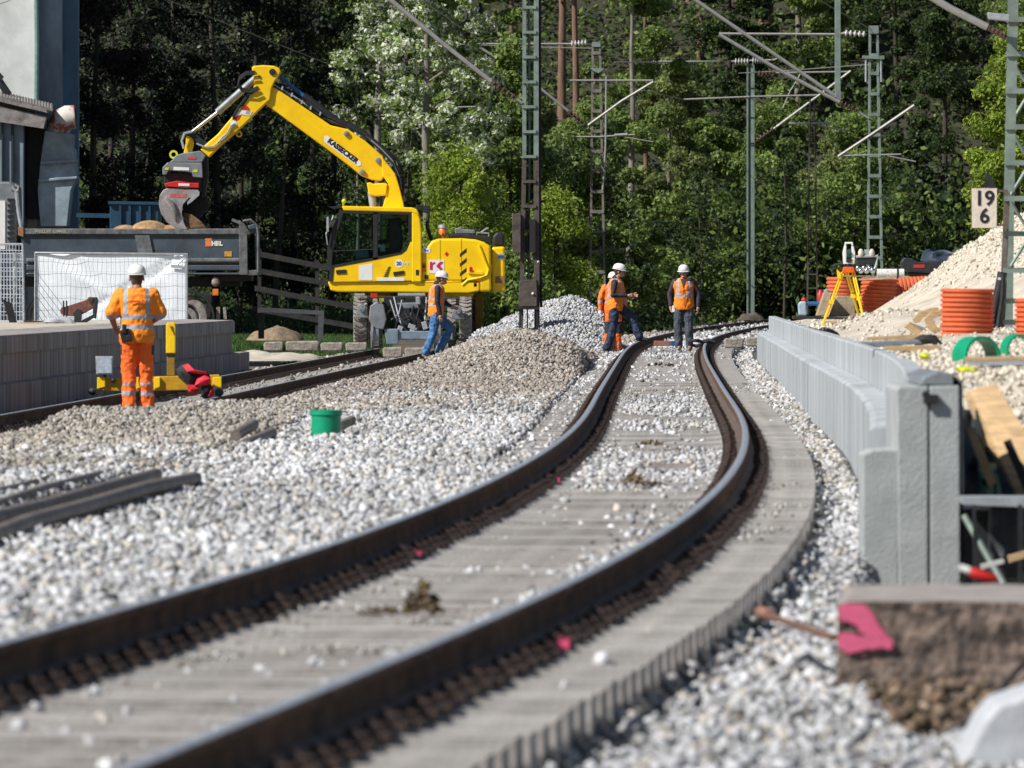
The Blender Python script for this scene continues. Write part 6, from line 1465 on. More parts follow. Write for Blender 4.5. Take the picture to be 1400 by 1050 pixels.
# M1 rusty/green mast at the grey heap
D = 190.
m1 = root('lattice_mast', P(725, 457, D), 'tall slim lattice mast with rusty foot, cabinet and box, between the two tracks', 'mast', 'lattice masts of the overhead line')
for (ut, ub, w_, mt) in ((714.5, 709.5, 5, 'mast_green'), (730, 731, 6.5, 'mast_green')):
    b = MB(); b.add([P(ut, -80, D), P(ut + w_, -80, D), P(ut + w_, 215, D), P(ut - .5, 215, D), P(ut, -80, D + .3), P(ut + w_, -80, D + .3), P(ut + w_, 215, D + .3), P(ut - .5, 215, D + .3)], [(0, 1, 2, 3), (7, 6, 5, 4), (0, 4, 5, 1), (1, 5, 6, 2), (2, 6, 7, 3), (3, 7, 4, 0)]); b.build('leg', M['mast_green'], m1)
    b = MB(); b.add([P(ut - .7, 215.2, D), P(ut + w_ + .2, 215.2, D), P(ub + w_ + .5, 458, D), P(ub - .5, 458, D), P(ut - .7, 215.2, D + .3), P(ut + w_ + .2, 215.2, D + .3), P(ub + w_ + .5, 458, D + .3), P(ub - .5, 458, D + .3)], [(0, 1, 2, 3), (7, 6, 5, 4), (0, 4, 5, 1), (1, 5, 6, 2), (2, 6, 7, 3), (3, 7, 4, 0)]); b.build('leg', M['mast_brown'], m1)
for i, v in enumerate(range(-60, 450, 34)):
    b = MB(); b.pp([(714, v), (733, v), (733, v + 4), (714, v + 4)], D, D - .03, D - .005); b.build('rung', M['mast_green'] if v < 215 else M['mast_brown'], m1)
b = MB(); b.tube([P(723, -80, D + .2), P(724, 215, D + .2), P(722, 420, D + .2)], .028); b.build('cable', M['mast_green'], m1, smooth=True)
b = MB(); b.pp([(700, 293), (712, 292), (712, 346), (701, 346)], D, D - .15, D + .1); b.build('side_box', M['mast_brown'], m1, bevel=.01)
b = MB(); b.pp([(724, 300), (732, 300), (732, 345), (724, 345)], D, D - .1, D + .1); b.pp([(715, 290), (724, 290), (724, 315), (715, 315)], D, D + .05, D + .15); b.pp([(715, 322), (724, 322), (724, 345), (715, 345)], D, D + .05, D + .15); b.build('switch_box', M['black'], m1)
b = MB(); b.pp([(710, 386), (714, 383), (733, 383), (734, 388), (734, 419), (709, 419)], D, D - .35, D - .05); cb = b.build('cabinet', M['mast_brown'], m1, bevel=.01)
b = MB(); b.ball(P(728.5, 401.5, D - .36), .03); b.build('padlock', M['white'], cb); b = MB(); b.ball(P(736, 358, D - .05), .03); b.ball(P(720, 374, D - .05), .022); b.each('insulator', M['insulw'], m1)
b = MB(); b.pp([(706, 420), (737, 420), (737, 423), (706, 423)], D, D - .4, D); b.pp([(710, 423), (712.5, 423), (712.5, 456), (710, 456)], D, D - .38, D - .33); b.pp([(720, 423), (722, 423), (722, 456), (720, 456)], D, D - .38, D - .33); b.pp([(733, 423), (736, 423), (736, 456), (733, 456)], D, D - .38, D - .33); b.pp([(709, 448), (737, 449), (737, 456), (709, 456)], D, D - .36, D - .3); b.build('foot_frame', M['dark'], m1)
b = MB(); b.tube([P(738, -80, D + .1), P(738, 300, D + .1), P(740, 420, D + .1)], .03); b.build('earth_cable', M['black'], m1, smooth=True)
arm(m1, D, [(520, -12), (600, 55), (672, 112)], .05, [(672, 112, 704, 134, 'insul')]); arm(m1, D, [(704, 134), (714, 141)], .03)
r_ = root('yellow_marker', P(742, 456, 189), 'small yellow plastic object at the foot of the rusty lattice mast', 'marker'); b = MB(); b.box(P(742, 456, 189), (.13, .12, .08), Matrix.Rotation(.2, 3, 'Y')); b.box(P(737, 457, 189), (.06, .1, .05), Matrix.Rotation(-.4, 3, 'Y')); b.build('body', M['lens'], r_, bevel=.01)
# M2
D = 268.
m2 = lattice('slim ladder-like lattice mast, green at the top and rusty below, behind the grey heap', D, (809, 821.5, 58), (805, 829, 440), [70] + list(np.arange(122, 430, 27.5)), 'mast_grey', 3.0)
b = MB(); b.pp([(810, 57), (821, 57), (821, 64), (810, 64)], D, D - .03, D + .4); b.pp([(806, 93), (826, 93), (823, 97), (818, 100), (811, 97)], D, D - .1, D + .4); b.each('head_plate', M['mast_green'], m2)
arm(m2, D, [(650, 60), (720, 60), (780, 60)], .03, [(780, 60, 803, 58, 'insulw')]); arm(m2, D, [(651, 62), (715, 102), (777, 152)], .045, [(777, 152, 801, 172, 'insul')])
arm(m2, D, [(779, 110), (893, 110)], .03); arm(m2, D, [(803, 172), (850, 138), (893, 112)], .04); arm(m2, D, [(785, 187), (820, 187), (868, 184)], .028); arm(m2, D, [(852, 187), (893, 194)], .018)
arm(m2, D, [(605, 147), (700, 145), (757, 143)], .025); arm(m2, D, [(840, 185), (858, 184)], .05)
b = MB(); b.tube([P(829, 95, D), P(828, 200, D), P(824, 260, D)], .03); b.each('guide_pipe', M['alu'], m2, smooth=True)
# M3 H-pole
D = 345.
m3 = root('steel_pole', P(1026, 434, D), 'green H-section steel pole standing beyond the curve, dark on its left side', 'pole')
b = MB(); b.bb(px(1026.5, D), px(1031.5, D), D, D + .35, pz(436, D), pz(87, D)); b.bb(px(1021, D), px(1023, D), D, D + .35, pz(436, D), pz(87, D)); b.build('flange', M['mast_green'], m3); b = MB(); b.bb(px(1023.1, D), px(1026.4, D), D + .15, D + .2, pz(436, D), pz(87, D)); b.build('web', M['mast_green'], m3)
lump('mound', 'low dark earth mound at the foot of the green steel pole', 'mound', P(1026, 437, D - 1), .6, .6, .25, M['earth'], 40, 10)
b = MB()
for v in (120, 160, 195, 198): b.pp([(1026, v), (1032, v), (1032, v + 1.2), (1026, v + 1.2)], D, D - .02, D - .005)
b.build('strap', M['dark'], m3)
arm(m3, D, [(882, 84), (984, 84)], .03); arm(m3, D, [(1000, 84), (1015, 83), (1058, 82), (1067, 78)], .035, [(1004, 84, 1024, 84, 'insulw'), (1028, 83, 1044, 83, 'insulw')])
arm(m3, D, [(1060, 99.5), (1163, 98)], .035, [(1036, 102, 1060, 99, 'insul')]); arm(m3, D, [(1058, 176), (1120, 130), (1163, 97)], .05, [(1034, 193, 1058, 176, 'insul')])
arm(m3, D, [(935, 136), (1030, 132), (1120, 130)], .035); arm(m3, D, [(1095, 100), (1080, 125), (1070, 148)], .02)
# M4
D = 250.
m4 = lattice('green ladder-like lattice mast rising behind the survey tripod', D, (1188.5, 1201, 36), (1185.5, 1207.5, 372), [46 + 27] + list(np.arange(98, 370, 28)), 'mast_green', 2.8)
b = MB(); b.pp([(1188.5, 35), (1201, 35), (1201, 46), (1188.5, 46)], D, D - .03, D + .4); b.pp([(1179, 76), (1209, 76), (1209, 81), (1179, 80)], D, D - .06, D + .1); b.each('head_plate', M['mast_green'], m4)
b = MB(); b.tube([P(1184, 80, D), P(1184, 112, D)], .035); b.tube([P(1204.5, 80, D), P(1205, 112, D)], .03); b.each('guide_pipe', M['lgrey'], m4)
arm(m4, D, [(983, 46), (1145, 47), (1156, 45)], .035, [(1154, 45, 1184, 47, 'insulw')]); arm(m4, D, [(983, 47), (1060, 93), (1148, 140)], .055, [(1148, 140, 1172, 152, 'insul')]); arm(m4, D, [(1172, 152), (1188, 162)], .03)
arm(m4, D, [(930, -14), (1050, 68), (1143, 132)], .055, ()); arm(m4, D, [(1146, 214), (1190, 185), (1250, 144)], .045); arm(m4, D, [(1150, 213), (1232, 211)], .025); arm(m4, D, [(1213, 213), (1252, 221)], .02)
# M5 drop post hanging from a portal beam high above
D = 236.
m5 = root('portal_drop_post', P(1147, -60, D), 'thick grey-green post hanging down from high above, left of the ladder mast', 'drop post')
b = MB(); b.bb(px(1141.5, D), px(1149.5, D), D, D + .16, pz(133, D), pz(-90, D)); b.build('post', M['mast_green'], m5, bevel=.01)
b = MB(); b.bb(px(1143, D), px(1150, D), D - .02, D + .18, pz(135, D), pz(125, D)); b.build('shoe', M['grey'], m5)
b = MB(); b.bb(px(500, D), px(2300, D), D, D + .4, pz(-102, D), pz(-90.5, D)); b.build('beam', M['mast_green'], m5)
b = MB(); b.bb(px(2290, D), px(2302, D), D, D + .4, 0, pz(-102, D)); b.bb(px(498, D) , px(500, D), D, D + .4, pz(-102, D), pz(-90.5, D)); b.build('support', M['mast_green'], m5)
# M7 far faint mast
D = 330.
m7 = lattice('faint far lattice mast among the dark trees, with a short cross arm', D, (1107, 1114.5, 136), (1103, 1119, 430), list(np.arange(146, 420, 19)), 'mast_brown', 1.8, front_rung=2)
arm(m7, D, [(1078, 169), (1136, 168)], .04); arm(m7, D, [(1118, 171), (1158, 179)], .03)
# M6 big near mast at the right edge with milepost
D = 106.
m6 = root('lattice_mast', P(1390, 450, D), 'broad green lattice mast at the far right carrying the milepost', 'mast', 'lattice masts of the overhead line')
def leg4(ut, ub, w_, v0, v1, y_, m_):
    b = MB(); b.add([P(ut, v0, D), P(ut + w_, v0, D), P(ub + w_, v1, D), P(ub, v1, D)], [(0, 1, 2, 3)]); q = [Vector(v) + Vector((0, y_, 0)) for v in b.v]; q2 = [v + Vector((0, .055, 0)) for v in q]
    b = MB(); b.add(q + q2, [(0, 1, 2, 3), (7, 6, 5, 4), (0, 4, 5, 1), (1, 5, 6, 2), (2, 6, 7, 3), (3, 7, 4, 0)]); return b.build('leg', m_, m6)
leg4(1380, 1373, 14, -80, 262, 0, M['mast_green']); leg4(1373, 1366, 8, 262.3, 450, 0, mat('weathered_brown_green', (.14, .12, .10), .7, var=.4, scale=4, dirt=.4)); leg4(1432, 1440, 14, -80, 450, 0, M['mast_green']); leg4(1384, 1378, 10, -80, 450, .5, M['mast_green']); leg4(1430, 1436, 10, -80, 450, .5, M['mast_green'])
for v in (23, 70, 121, 170, 219, 268, 316, 366, 408, 437):
    b = MB(); b.pp([(1376 - v * .012, v), (1440, v), (1440, v + 7), (1376 - v * .012, v + 7)], D, D - .03, D - .004); b.build('rung', M['mast_green'], m6)
b = MB()
for v0, v1 in ((80, 168), (178, 266), (276, 364)): b.tube([P(1382, v0, D + .5), P(1436, v1, D + .5)], .02, 4); b.tube([P(1436, v0, D + .5), P(1382, v1, D + .5)], .02, 4)
b.build('diagonal_bars', M['mast_green'], m6)
b = MB(); b.tube([P(1370, 372, D - .1), P(1366, 395, D - .1), P(1358, 430, D - .1), P(1354, 450, D - .1)], .055, 10); b.tube([P(1372, 374, D - .15), P(1370, 410, D - .15), P(1364, 448, D - .15)], .03, 8); b.build('cable_duct', M['black'], m6, smooth=True)
b = MB(); b.ring(P(1369, 383, D - .1), (.1, 0, 1), [(0, .06), (.03, .06)], 12); b.build('duct_band', M['lgrey'], m6)
arm(m6, D, [(1250, -18), (1300, 12), (1350, 37)], .045, [(1350, 37, 1376, 52, 'insul')])
b = MB(); b.pp([(1348, 18), (1378, 21), (1378, 30), (1350, 27)], D, D - .4, D - .15); b.build('floodlight', M['lgrey'], m6, bevel=.01)
D = 105.7
ms = root('milepost_sign', P(1346, 285, D), 'white milepost plate reading 19 over 6 with rusty edge, on the right mast', 'sign')
b = MB(); b.pp([(1328.5, 257.5), (1363, 257.5), (1362.5, 311.5), (1329, 311.5)], D, D, D + .01); b.build('plate', mat('sign_white', (.70, .62, .53), .6, var=.15, scale=9), ms)
b = MB(); b.pp([(1328, 257), (1363.5, 257), (1363.2, 312), (1328.5, 312)], D, D + .0105, D + .03); b.build('plate_edge', mat('rust_edge', (.28, .12, .06), .9), ms)
b = MB(); b.pp([(1363.6, 259), (1378, 259), (1378, 262.5), (1363.6, 262.5)], D, D + .012, D + .03); b.pp([(1363.6, 306), (1375, 306), (1375, 309), (1363.6, 309)], D, D + .012, D + .03); b.build('bracket', M['mast_brown'], ms)
text_obj('digits', '19', .248, M['ink'], ms, (px(1346, D), D - .004, pz(272, D)), (1, 0, 0), (0, 0, 1), .002, .006); text_obj('digits', '6', .248, M['ink'], ms, (px(1346, D), D - .004, pz(296, D)), (1, 0, 0), (0, 0, 1), .002, .006)
r_ = root('warning_plate', P(1352, 245, 143.5), 'dark triangular plate behind the milepost, against the bright green tree', 'plate'); b = MB(); b.pp([(1345, 256), (1350, 231), (1362, 256)], 143.5, 143.5, 143.52); b.build('plate', M['dark'], r_)
# wires
for i, (a, c, rr_, lb) in enumerate([((330, -12, 300), (470, 50, 300), .02, 'thin overhead wire crossing the dark trees at the upper left'), ((455, 90, 262), (640, 92, 268), .028, 'pale overhead tube crossing left of the blossom tree'),
                                     ((-20, 12, 150), (40, -12, 150), .012, 'thin wire cutting across the white building corner'), ((840, 85, 300), (985, 84, 345), .02, 'fine overhead wire left of the green steel pole'),
        ((560, -12, 200), (668, 62, 262), .012, 'thin wire running down right through the blossom tree'), ((905, -12, 220), (1020, 42, 345), .014, 'thin wire above the paired overhead tubes'), ((620, 60, 300), (810, 66, 268), .012, 'fine wire left of the slim ladder mast'),
        ((1100, -12, 240), (1188, 38, 250), .012, 'thin wire between the drop post and the ladder mast top'), ((1010, 100, 340), (1190, 88, 250), .012, 'fine wire from the steel pole to the ladder mast'),
        ((820, 108, 268), (935, 136, 345), .012, 'fine wire from the slim ladder mast towards the steel pole'), ((200, -12, 240), (455, 90, 262), .010, 'long thin wire slanting down through the black trees')]):
    r_ = root('overhead_wire', P(*a), lb, 'wire', 'overhead wires'); b = MB(); p, q = P(*a), P(*c); b.tube([p, (p + q) / 2 - Vector((0, 0, .02)), q], rr_, 6); b.build('wire', M['alu'], r_)

# ------------------------------------------------------------------ objects on the right platform
def corr_pipe(label, c, axis, r0, L, pitch, name='corrugated_pipe', group='orange corrugated pipes', m='orange_pipe'):
    r_ = root(name, c, label, 'pipe', group); n = int(L / pitch); pr = []
    for i in range(n): t = i * pitch; pr += [(t, r0 * .915), (t + pitch * .22, r0 * .93), (t + pitch * .38, r0), (t + pitch * .78, r0), (t + pitch * .94, r0 * .93)]
    pr += [(n * pitch, r0 * .915), (n * pitch, r0 * .85), (0, r0 * .85)]
    b = MB(); b.ring(c, axis, pr, 40, closed=True); b.build('pipe_wall', M[m], r_, smooth=True); return r_
D = 88.
corr_pipe('upright orange corrugated pipe section, the big one in front of the gravel pile', (px(1322, D), D, pz(474, D)), (.01, 0, 1), .272, pz(391, D) - pz(474, D), .0485)
corr_pipe('orange corrugated pipe standing farthest right', (px(1424, D), D, pz(474, D)), (0, 0, 1), .27, .50, .0485)
D = 67.5
for (u, v, ax, L, lb) in ((1344, 487, (-.42, .90, -.02), .22, 'left green pipe section lying on its side before the orange pipe'), (1397, 478, (-.30, .95, 0), .17, 'right green pipe section on its side at the far right')):
    r_ = root('green_pipe_section', P(u, v, D), lb, 'pipe', 'green pipe sections'); rr_ = .155 if u < 1380 else .125
    b = MB(); c = P(u, v, D if u < 1380 else D + 2.5); b.ring(c, ax, [(0, rr_), (.05, rr_ * 1.02), (.055, rr_), (L, rr_), (L, rr_ * .86), (0, rr_ * .86)], 36, closed=True); b.build('pipe_wall', M['green_pipe'], r_, smooth=True)
boards = [([(1186, 461), (1262, 457), (1286, 459), (1286, 463), (1186, 465)], 84, .5, 'sawn board lying left of the upright orange pipe', 'wood'), ([(1212, 474), (1285, 472), (1288, 476), (1280, 482), (1214, 479)], 75, .6, 'wide yellowish board lying on the gravel behind the end block', 'wood'),
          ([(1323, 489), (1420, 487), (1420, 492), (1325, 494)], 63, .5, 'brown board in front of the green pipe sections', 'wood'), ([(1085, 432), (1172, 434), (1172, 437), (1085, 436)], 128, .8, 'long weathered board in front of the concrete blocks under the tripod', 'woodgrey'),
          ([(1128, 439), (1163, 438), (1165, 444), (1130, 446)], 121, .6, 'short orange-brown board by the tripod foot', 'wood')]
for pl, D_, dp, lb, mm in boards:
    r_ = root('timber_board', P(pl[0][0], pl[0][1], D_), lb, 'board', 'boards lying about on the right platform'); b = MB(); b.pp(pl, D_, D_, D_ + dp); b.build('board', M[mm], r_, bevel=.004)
r_ = root('grey_kerb', P(1230, 470, 80), 'long grey plastic trough lying between the boards on the right platform', 'trough'); b = MB(); b.pp([(1176, 468), (1255, 464), (1262, 470), (1200, 475)], 78, 78, 78.5); b.build('body', M['grey'], r_, bevel=.01)
r_ = root('black_tube', P(1270, 466, 79), 'black curved tube piece beside the upright orange pipe', 'tube'); b = MB(); b.tube([P(1250, 470, 79), P(1262, 464, 79), P(1276, 464, 79), P(1283, 473, 79)], .045, 10); b.build('tube', M['black'], r_, smooth=True)
r_ = root('white_board', P(1360, 497, 64), 'white plastic strip under the brown board before the green pipes', 'strip'); b = MB(); b.pp([(1325, 494.3), (1420, 492.3), (1420, 499), (1327, 500)], 63, 62.9, 63.4); b.build('strip', M['lgrey'], r_)
r_ = root('yellow_tape', P(1310, 504, 60), 'scrap of yellow tape beside the top of the end block', 'tape'); drape([(1303, 503), (1318, 500), (1337, 504), (1336, 508), (1312, 509)], 58.5, M['lens'], 'tape', r_, 6, .03)
r_ = root('yellow_tape', P(1262, 485, 70), 'small yellow crumpled foil behind the end block', 'foil'); drape([(1256, 486), (1262, 481), (1272, 484), (1270, 493), (1262, 492)], 68, M['lens'], 'foil', r_, 7, .03)
# bent timber formwork by the pipe
for k, (pl, D_, lb) in enumerate([([(1236, 447), (1243, 441), (1263, 455), (1264, 460), (1256, 460)], 91, 'front left bent timber offcut in the heap by the orange pipe'), ([(1248, 436), (1256, 427), (1272, 421), (1283, 420), (1284, 425), (1262, 434), (1257, 441), (1250, 441)], 93, 'upper curved timber offcut leaning on the gravel pile'),
                                  ([(1264, 436), (1272, 427), (1290, 422), (1290, 428), (1275, 437), (1288, 455), (1284, 460), (1268, 448)], 90, 'right curved timber offcut touching the orange pipe'), ([(1243, 440), (1264, 448), (1270, 455), (1262, 455), (1244, 446)], 92, 'grey slat lying between the timber offcuts')]):
    r_ = root('timber_offcut', P(pl[0][0], pl[0][1], D_), lb, 'timber', 'timber offcuts by the orange pipe'); b = MB(); b.pp(pl, D_, D_, D_ + .14); b.build('piece', M['wood'] if k < 3 else M['oldc'], r_, bevel=.004)
# far orange pipes
D = 140.
corr_pipe('left upright orange corrugated pipe behind the survey tripod', (px(1150, D), D, pz(432, D)), (0, 0, 1), .235, .62, .062)
corr_pipe('broadest far orange corrugated pipe, leaning a little between the tripod and the gravel pile', P(1200, 428, D + .6), (.06, .02, 1), .30, .58, .062)
corr_pipe('orange corrugated pipe lying highest, at the edge of the gravel pile', P(1222, 398, D + 1), (.98, .15, .05), .22, .62, .062)
r_ = root('timber_board', P(1200, 380, D), 'long pale board lying on top of the far orange pipes', 'board'); b = MB(); b.pp([(1172, 381), (1196, 379), (1240, 377), (1243, 379), (1200, 382.5), (1174, 383.5)], D, D - .4, D + .3); b.build('board', M['wood'], r_)
r_ = root('pipe_plate', P(1165, 377, D), 'flat brown lid on the left far orange pipe', 'lid'); b = MB(); b.pp([(1150, 376), (1205, 377), (1205, 379), (1150, 378.5)], D, D - .3, D + .3); b.build('plate', M['oldc'], r_)
D = 128.
for i, (pl, lb) in enumerate([([(1116, 432), (1127, 399), (1138, 401), (1130, 432)], 'left of the two leaning sandy concrete stones behind the tripod leg'), ([(1133, 433), (1144, 404), (1168, 405), (1170, 433)], 'right and broader of the sandy concrete stones behind the tripod')]):
    r_ = root('concrete_stone', P(pl[0][0], 432, D), lb, 'concrete stone', 'sandy concrete stones'); b = MB(); b.pp(pl, D + i * .5, D + i * .5, D + .5 + i * .5); b.build('body', mat('sandy_stone', (.38, .30, .20), .9, var=.3, scale=6, bump=.4), r_, bevel=.015)
r_ = root('canister', P(1098, 430, 134), 'pale blue canister with blue arm and red cap by the far platform edge', 'canister')
b = MB(); b.pp([(1092, 431), (1091, 416), (1094, 412), (1102, 412), (1103, 431)], 134, 134, 134.2); b.build('body', mat('pale_blue', (.35, .45, .55), .4), r_, bevel=.02); b = MB(); b.cyl(P(1103, 415, 134.1), P(1120, 415, 134.1), .03); b.build('arm', M['blue'], r_); b = MB(); b.ball(P(1099, 410, 134.1), .04); b.build('cap', M['red'], r_)
r_ = root('red_canister', P(1122, 405, 133), 'small red canister peeping out beside the sandy stones', 'canister'); b = MB(); b.ring(P(1122, 412, 133), (0, 0, 1), [(0, .05), (.12, .055), (.15, .03), (.18, .03), (.18, 0)], 14); b.build('body', M['red'], r_, smooth=True)
r_ = root('grey_bucket', P(1130, 400, 133), 'small grey can on top behind the leaning stones', 'can'); b = MB(); b.ring(P(1130, 402, 133), (0, 0, 1), [(0, .04), (.06, .045), (.07, .02), (.09, 0)], 14); b.build('body', M['lgrey'], r_, smooth=True)
# tripod with total station
D = 122.
tp = root('survey_tripod', P(1158, 440, D), 'yellow and orange survey tripod on the right platform', 'tripod')
for a, c in (((1152, 372), (1124, 446)), ((1166, 372), (1181, 437)), ((1157, 372), (1174, 431))):
    k = {1124: 0, 1181: -.3, 1174: .6}[c[0]]
    b = MB(); b.tube([P(a[0] - 1, a[1], D), P((a[0] + c[0]) / 2 - 1, (a[1] + c[1]) / 2, D + k / 2)], .012, 6); b.tube([P(a[0] + 2, a[1], D), P((a[0] + c[0]) / 2 + 2, (a[1] + c[1]) / 2, D + k / 2)], .012, 6); b.tube([P((a[0] * .55 + c[0] * .45), (a[1] * .55 + c[1] * .45), D + k / 2), P(c[0], c[1], D + k)], .018, 6); b.box(P((a[0] * .45 + c[0] * .55), (a[1] * .45 + c[1] * .55), D + k / 2), (.07, .06, .06)); b.build('leg', M['lens'] if False else M['yellow2'], tp)
b = MB(); b.prism([(px(1151, D), pz(373, D)), (px(1153, D), pz(365, D)), (px(1167, D), pz(365, D)), (px(1169, D), pz(373, D))], D - .08, D + .08); b.build('head', mat('signal_orange', (.85, .13, .01), .5), tp, bevel=.008)
b = MB(); b.pp([(1144, 368), (1149, 373), (1150, 382), (1145, 380)], D, D - .03, D + .03); b.build('strap_plate', M['yellow2'], tp)
ts = root('total_station', P(1160, 364, D), 'white survey total station with carrying handle on top of the tripod', 'survey instrument')
b = MB(); b.pp([(1153, 361), (1152, 346), (1154, 336), (1157, 336), (1157, 359), (1164, 359), (1164, 336), (1167, 337), (1169, 346), (1168, 361)], D, D - .06, D + .06); b.pp([(1155, 331), (1166, 331), (1166.5, 336), (1164.5, 336), (1164, 333.5), (1157, 333.5), (1156.5, 336), (1154.5, 336)], D, D - .02, D + .02); b.build('housing', M['white'], ts, bevel=.006)
b = MB(); b.box(P(1160.5, 346, D), (.07, .10, .11)); b.ring(P(1160.5, 345, D - .05), (0, -1, 0), [(0, .03), (.04, .03), (.04, 0)], 12); b.build('telescope', mat('dark_green_part', (.03, .09, .07), .4), ts, bevel=.005); b = MB(); b.pp([(1157, 353), (1164, 353), (1164, 358), (1157, 358)], D, D - .075, D - .062); b.build('keypad', M['black'], ts); b = MB(); b.ring(P(1160.5, 365, D), (0, 0, 1), [(0, .06), (.03, .06), (.035, .07), (.05, .05)], 14); b.build('base', M['dark'], ts)
# silver machine, white roll, black equipment
D = 137.
r_ = root('plate_compactor', P(1187, 372, D), 'silver and black engine unit on the far pipes right of the tripod', 'machine')
b = MB(); b.pp([(1171, 352), (1199, 352), (1200, 362), (1172, 362)], D, D, D + .3); b.build('engine', M['dark'], r_, bevel=.02); b = MB()
for i in range(6): b.ball(P(1173 + i * 4, 367 + (i % 2) * 3, D - .02), .045)
b.build('casting', M['chrome'], r_, smooth=True); b = MB(); b.ball(P(1177, 346, D), .045, sc=(1, 1, 1.5)); b.ball(P(1192, 346, D), .045, sc=(1, 1, 1.5)); b.each('filter', mat('cream', (.65, .6, .5), .5), r_, smooth=True); b = MB(); b.tube([P(1170, 351, D), P(1200, 350, D), P(1198, 362, D), P(1193, 376, D)], .022); b.pp([(1182, 341), (1188, 341), (1188, 351), (1182, 351)], D, D, D + .1); b.build('frame', M['lgrey'], r_, smooth=True)
b = MB(); b.tube([P(1150, 375, D), P(1138, 372, D), P(1141, 362, D), P(1155, 360, D), P(1168, 362, D), P(1172, 372, D)], .02); b.build('hose', M['black'], r_, smooth=True)
r_ = root('fabric_roll', P(1218, 375, 139), 'white speckled fleece roll lying behind the far orange pipes', 'roll'); b = MB(); b.cyl(P(1199, 374, 139), P(1236, 374, 139), .075, n=16); b.build('roll', mat('speckled_fleece', (.68, .66, .64), .9, var=.4, scale=30), r_, smooth=True); b = MB(); b.ring(P(1226, 374, 139), (1, 0, 0), [(0, .08), (.03, .08)], 16); b.build('band', M['black'], r_)
D = 150.
r_ = root('black_attachment', P(1262, 370, D), 'black machine attachment with a red label left of the gravel pile', 'machine part')
b = MB(); b.pp([(1232, 358), (1236, 352), (1247, 353), (1256, 358), (1290, 356), (1296, 366), (1284, 375), (1240, 371), (1233, 368)], D, D, D + .5); b.pp([(1241, 372), (1284, 374), (1278, 382), (1243, 380)], D, D + .1, D + .4); bb2 = b.build('body', M['dark'], r_, bevel=.02)
b = MB(); b.pp([(1249, 362), (1264, 361.5), (1264, 366), (1249, 366)], D, D - .008, D - .002); b.build('label_plate', M['red'], r_)
r_ = root('dark_tarpaulin', P(1285, 352, 152), 'crumpled dark blue tarpaulin heap next to the gravel pile top', 'tarpaulin'); drape([(1258, 356), (1262, 343), (1270, 340), (1280, 342), (1292, 341), (1305, 346), (1316, 347), (1318, 354), (1306, 360), (1284, 364)], 152, mat('navy_tarp', (.04, .06, .09), .5, var=.4, scale=9), 'sheet', r_, 14, .14)
# ------------------------------------------------------------------ trees
def leaf_mesh(name, C, n, R_, size, cols, wts, up=.35, flat=.0):
    """C clump centres (k,3); R_ clump radii (k,); n leaves in all"""
    k = rng.integers(0, len(C), n); d = rng.normal(size=(n, 3)); d /= np.linalg.norm(d, axis=1, keepdims=True)
    rr = rng.random(n) ** .45
    p = C[k] + d * (R_[k] * rr)[:, None] * np.array([1, 1, .72])
    nn = d * .9 + rng.normal(0, .7, (n, 3)) + np.array([0, 0, up]); nn /= np.linalg.norm(nn, axis=1, keepdims=True)
    t = np.cross(nn, rng.normal(size=(n, 3))); t /= np.linalg.norm(t, axis=1, keepdims=True); b = np.cross(nn, t)
    s = size * rng.uniform(.6, 1.35, n)[:, None]
    V = np.stack([p - t * s, p + b * s * .55, p + t * s, p - b * s * .55], 1).reshape(-1, 3)
    tone = np.repeat(tones(n, cols, wts, .16) * (.8 + .4 * rng.random(len(C)))[k][:, None], 4, 0)
    return raw_mesh(name, V, np.arange(n * 4).reshape(-1, 4), tone)
LEAFC = {
 'mid': ([(.22, .30, .075), (.15, .22, .055), (.33, .42, .12), (.08, .125, .04)], [4, 4, 2, 2]),
 'bright': ([(.28, .38, .045), (.20, .29, .035), (.40, .48, .08), (.09, .15, .02)], [4, 3, 2, 1]),
 'olive': ([(.23, .28, .085), (.16, .205, .065), (.32, .36, .13), (.09, .12, .05)], [4, 3, 2, 2]),
 'dark': ([(.065, .105, .03), (.04, .07, .024), (.12, .17, .045), (.02, .035, .015)], [4, 4, 1.6, 2]),
 'pine': ([(.035, .07, .028), (.05, .09, .035), (.022, .045, .02)], [3, 2, 2]),
 'blossom': ([(.88, .90, .80), (.76, .82, .62), (.26, .36, .08), (.15, .23, .05)], [3.0, 2, 4, 2.2]),
 'black': ([(.024, .038, .022), (.015, .024, .016), (.045, .065, .03), (.32, .33, .28)], [4, 4, 2, .3]),  # shade put into the leaf tone; pale leaves stand for sky specks
 'purple': ([(.06, .025, .03), (.035, .018, .02), (.03, .045, .02)], [3, 3, 2])}
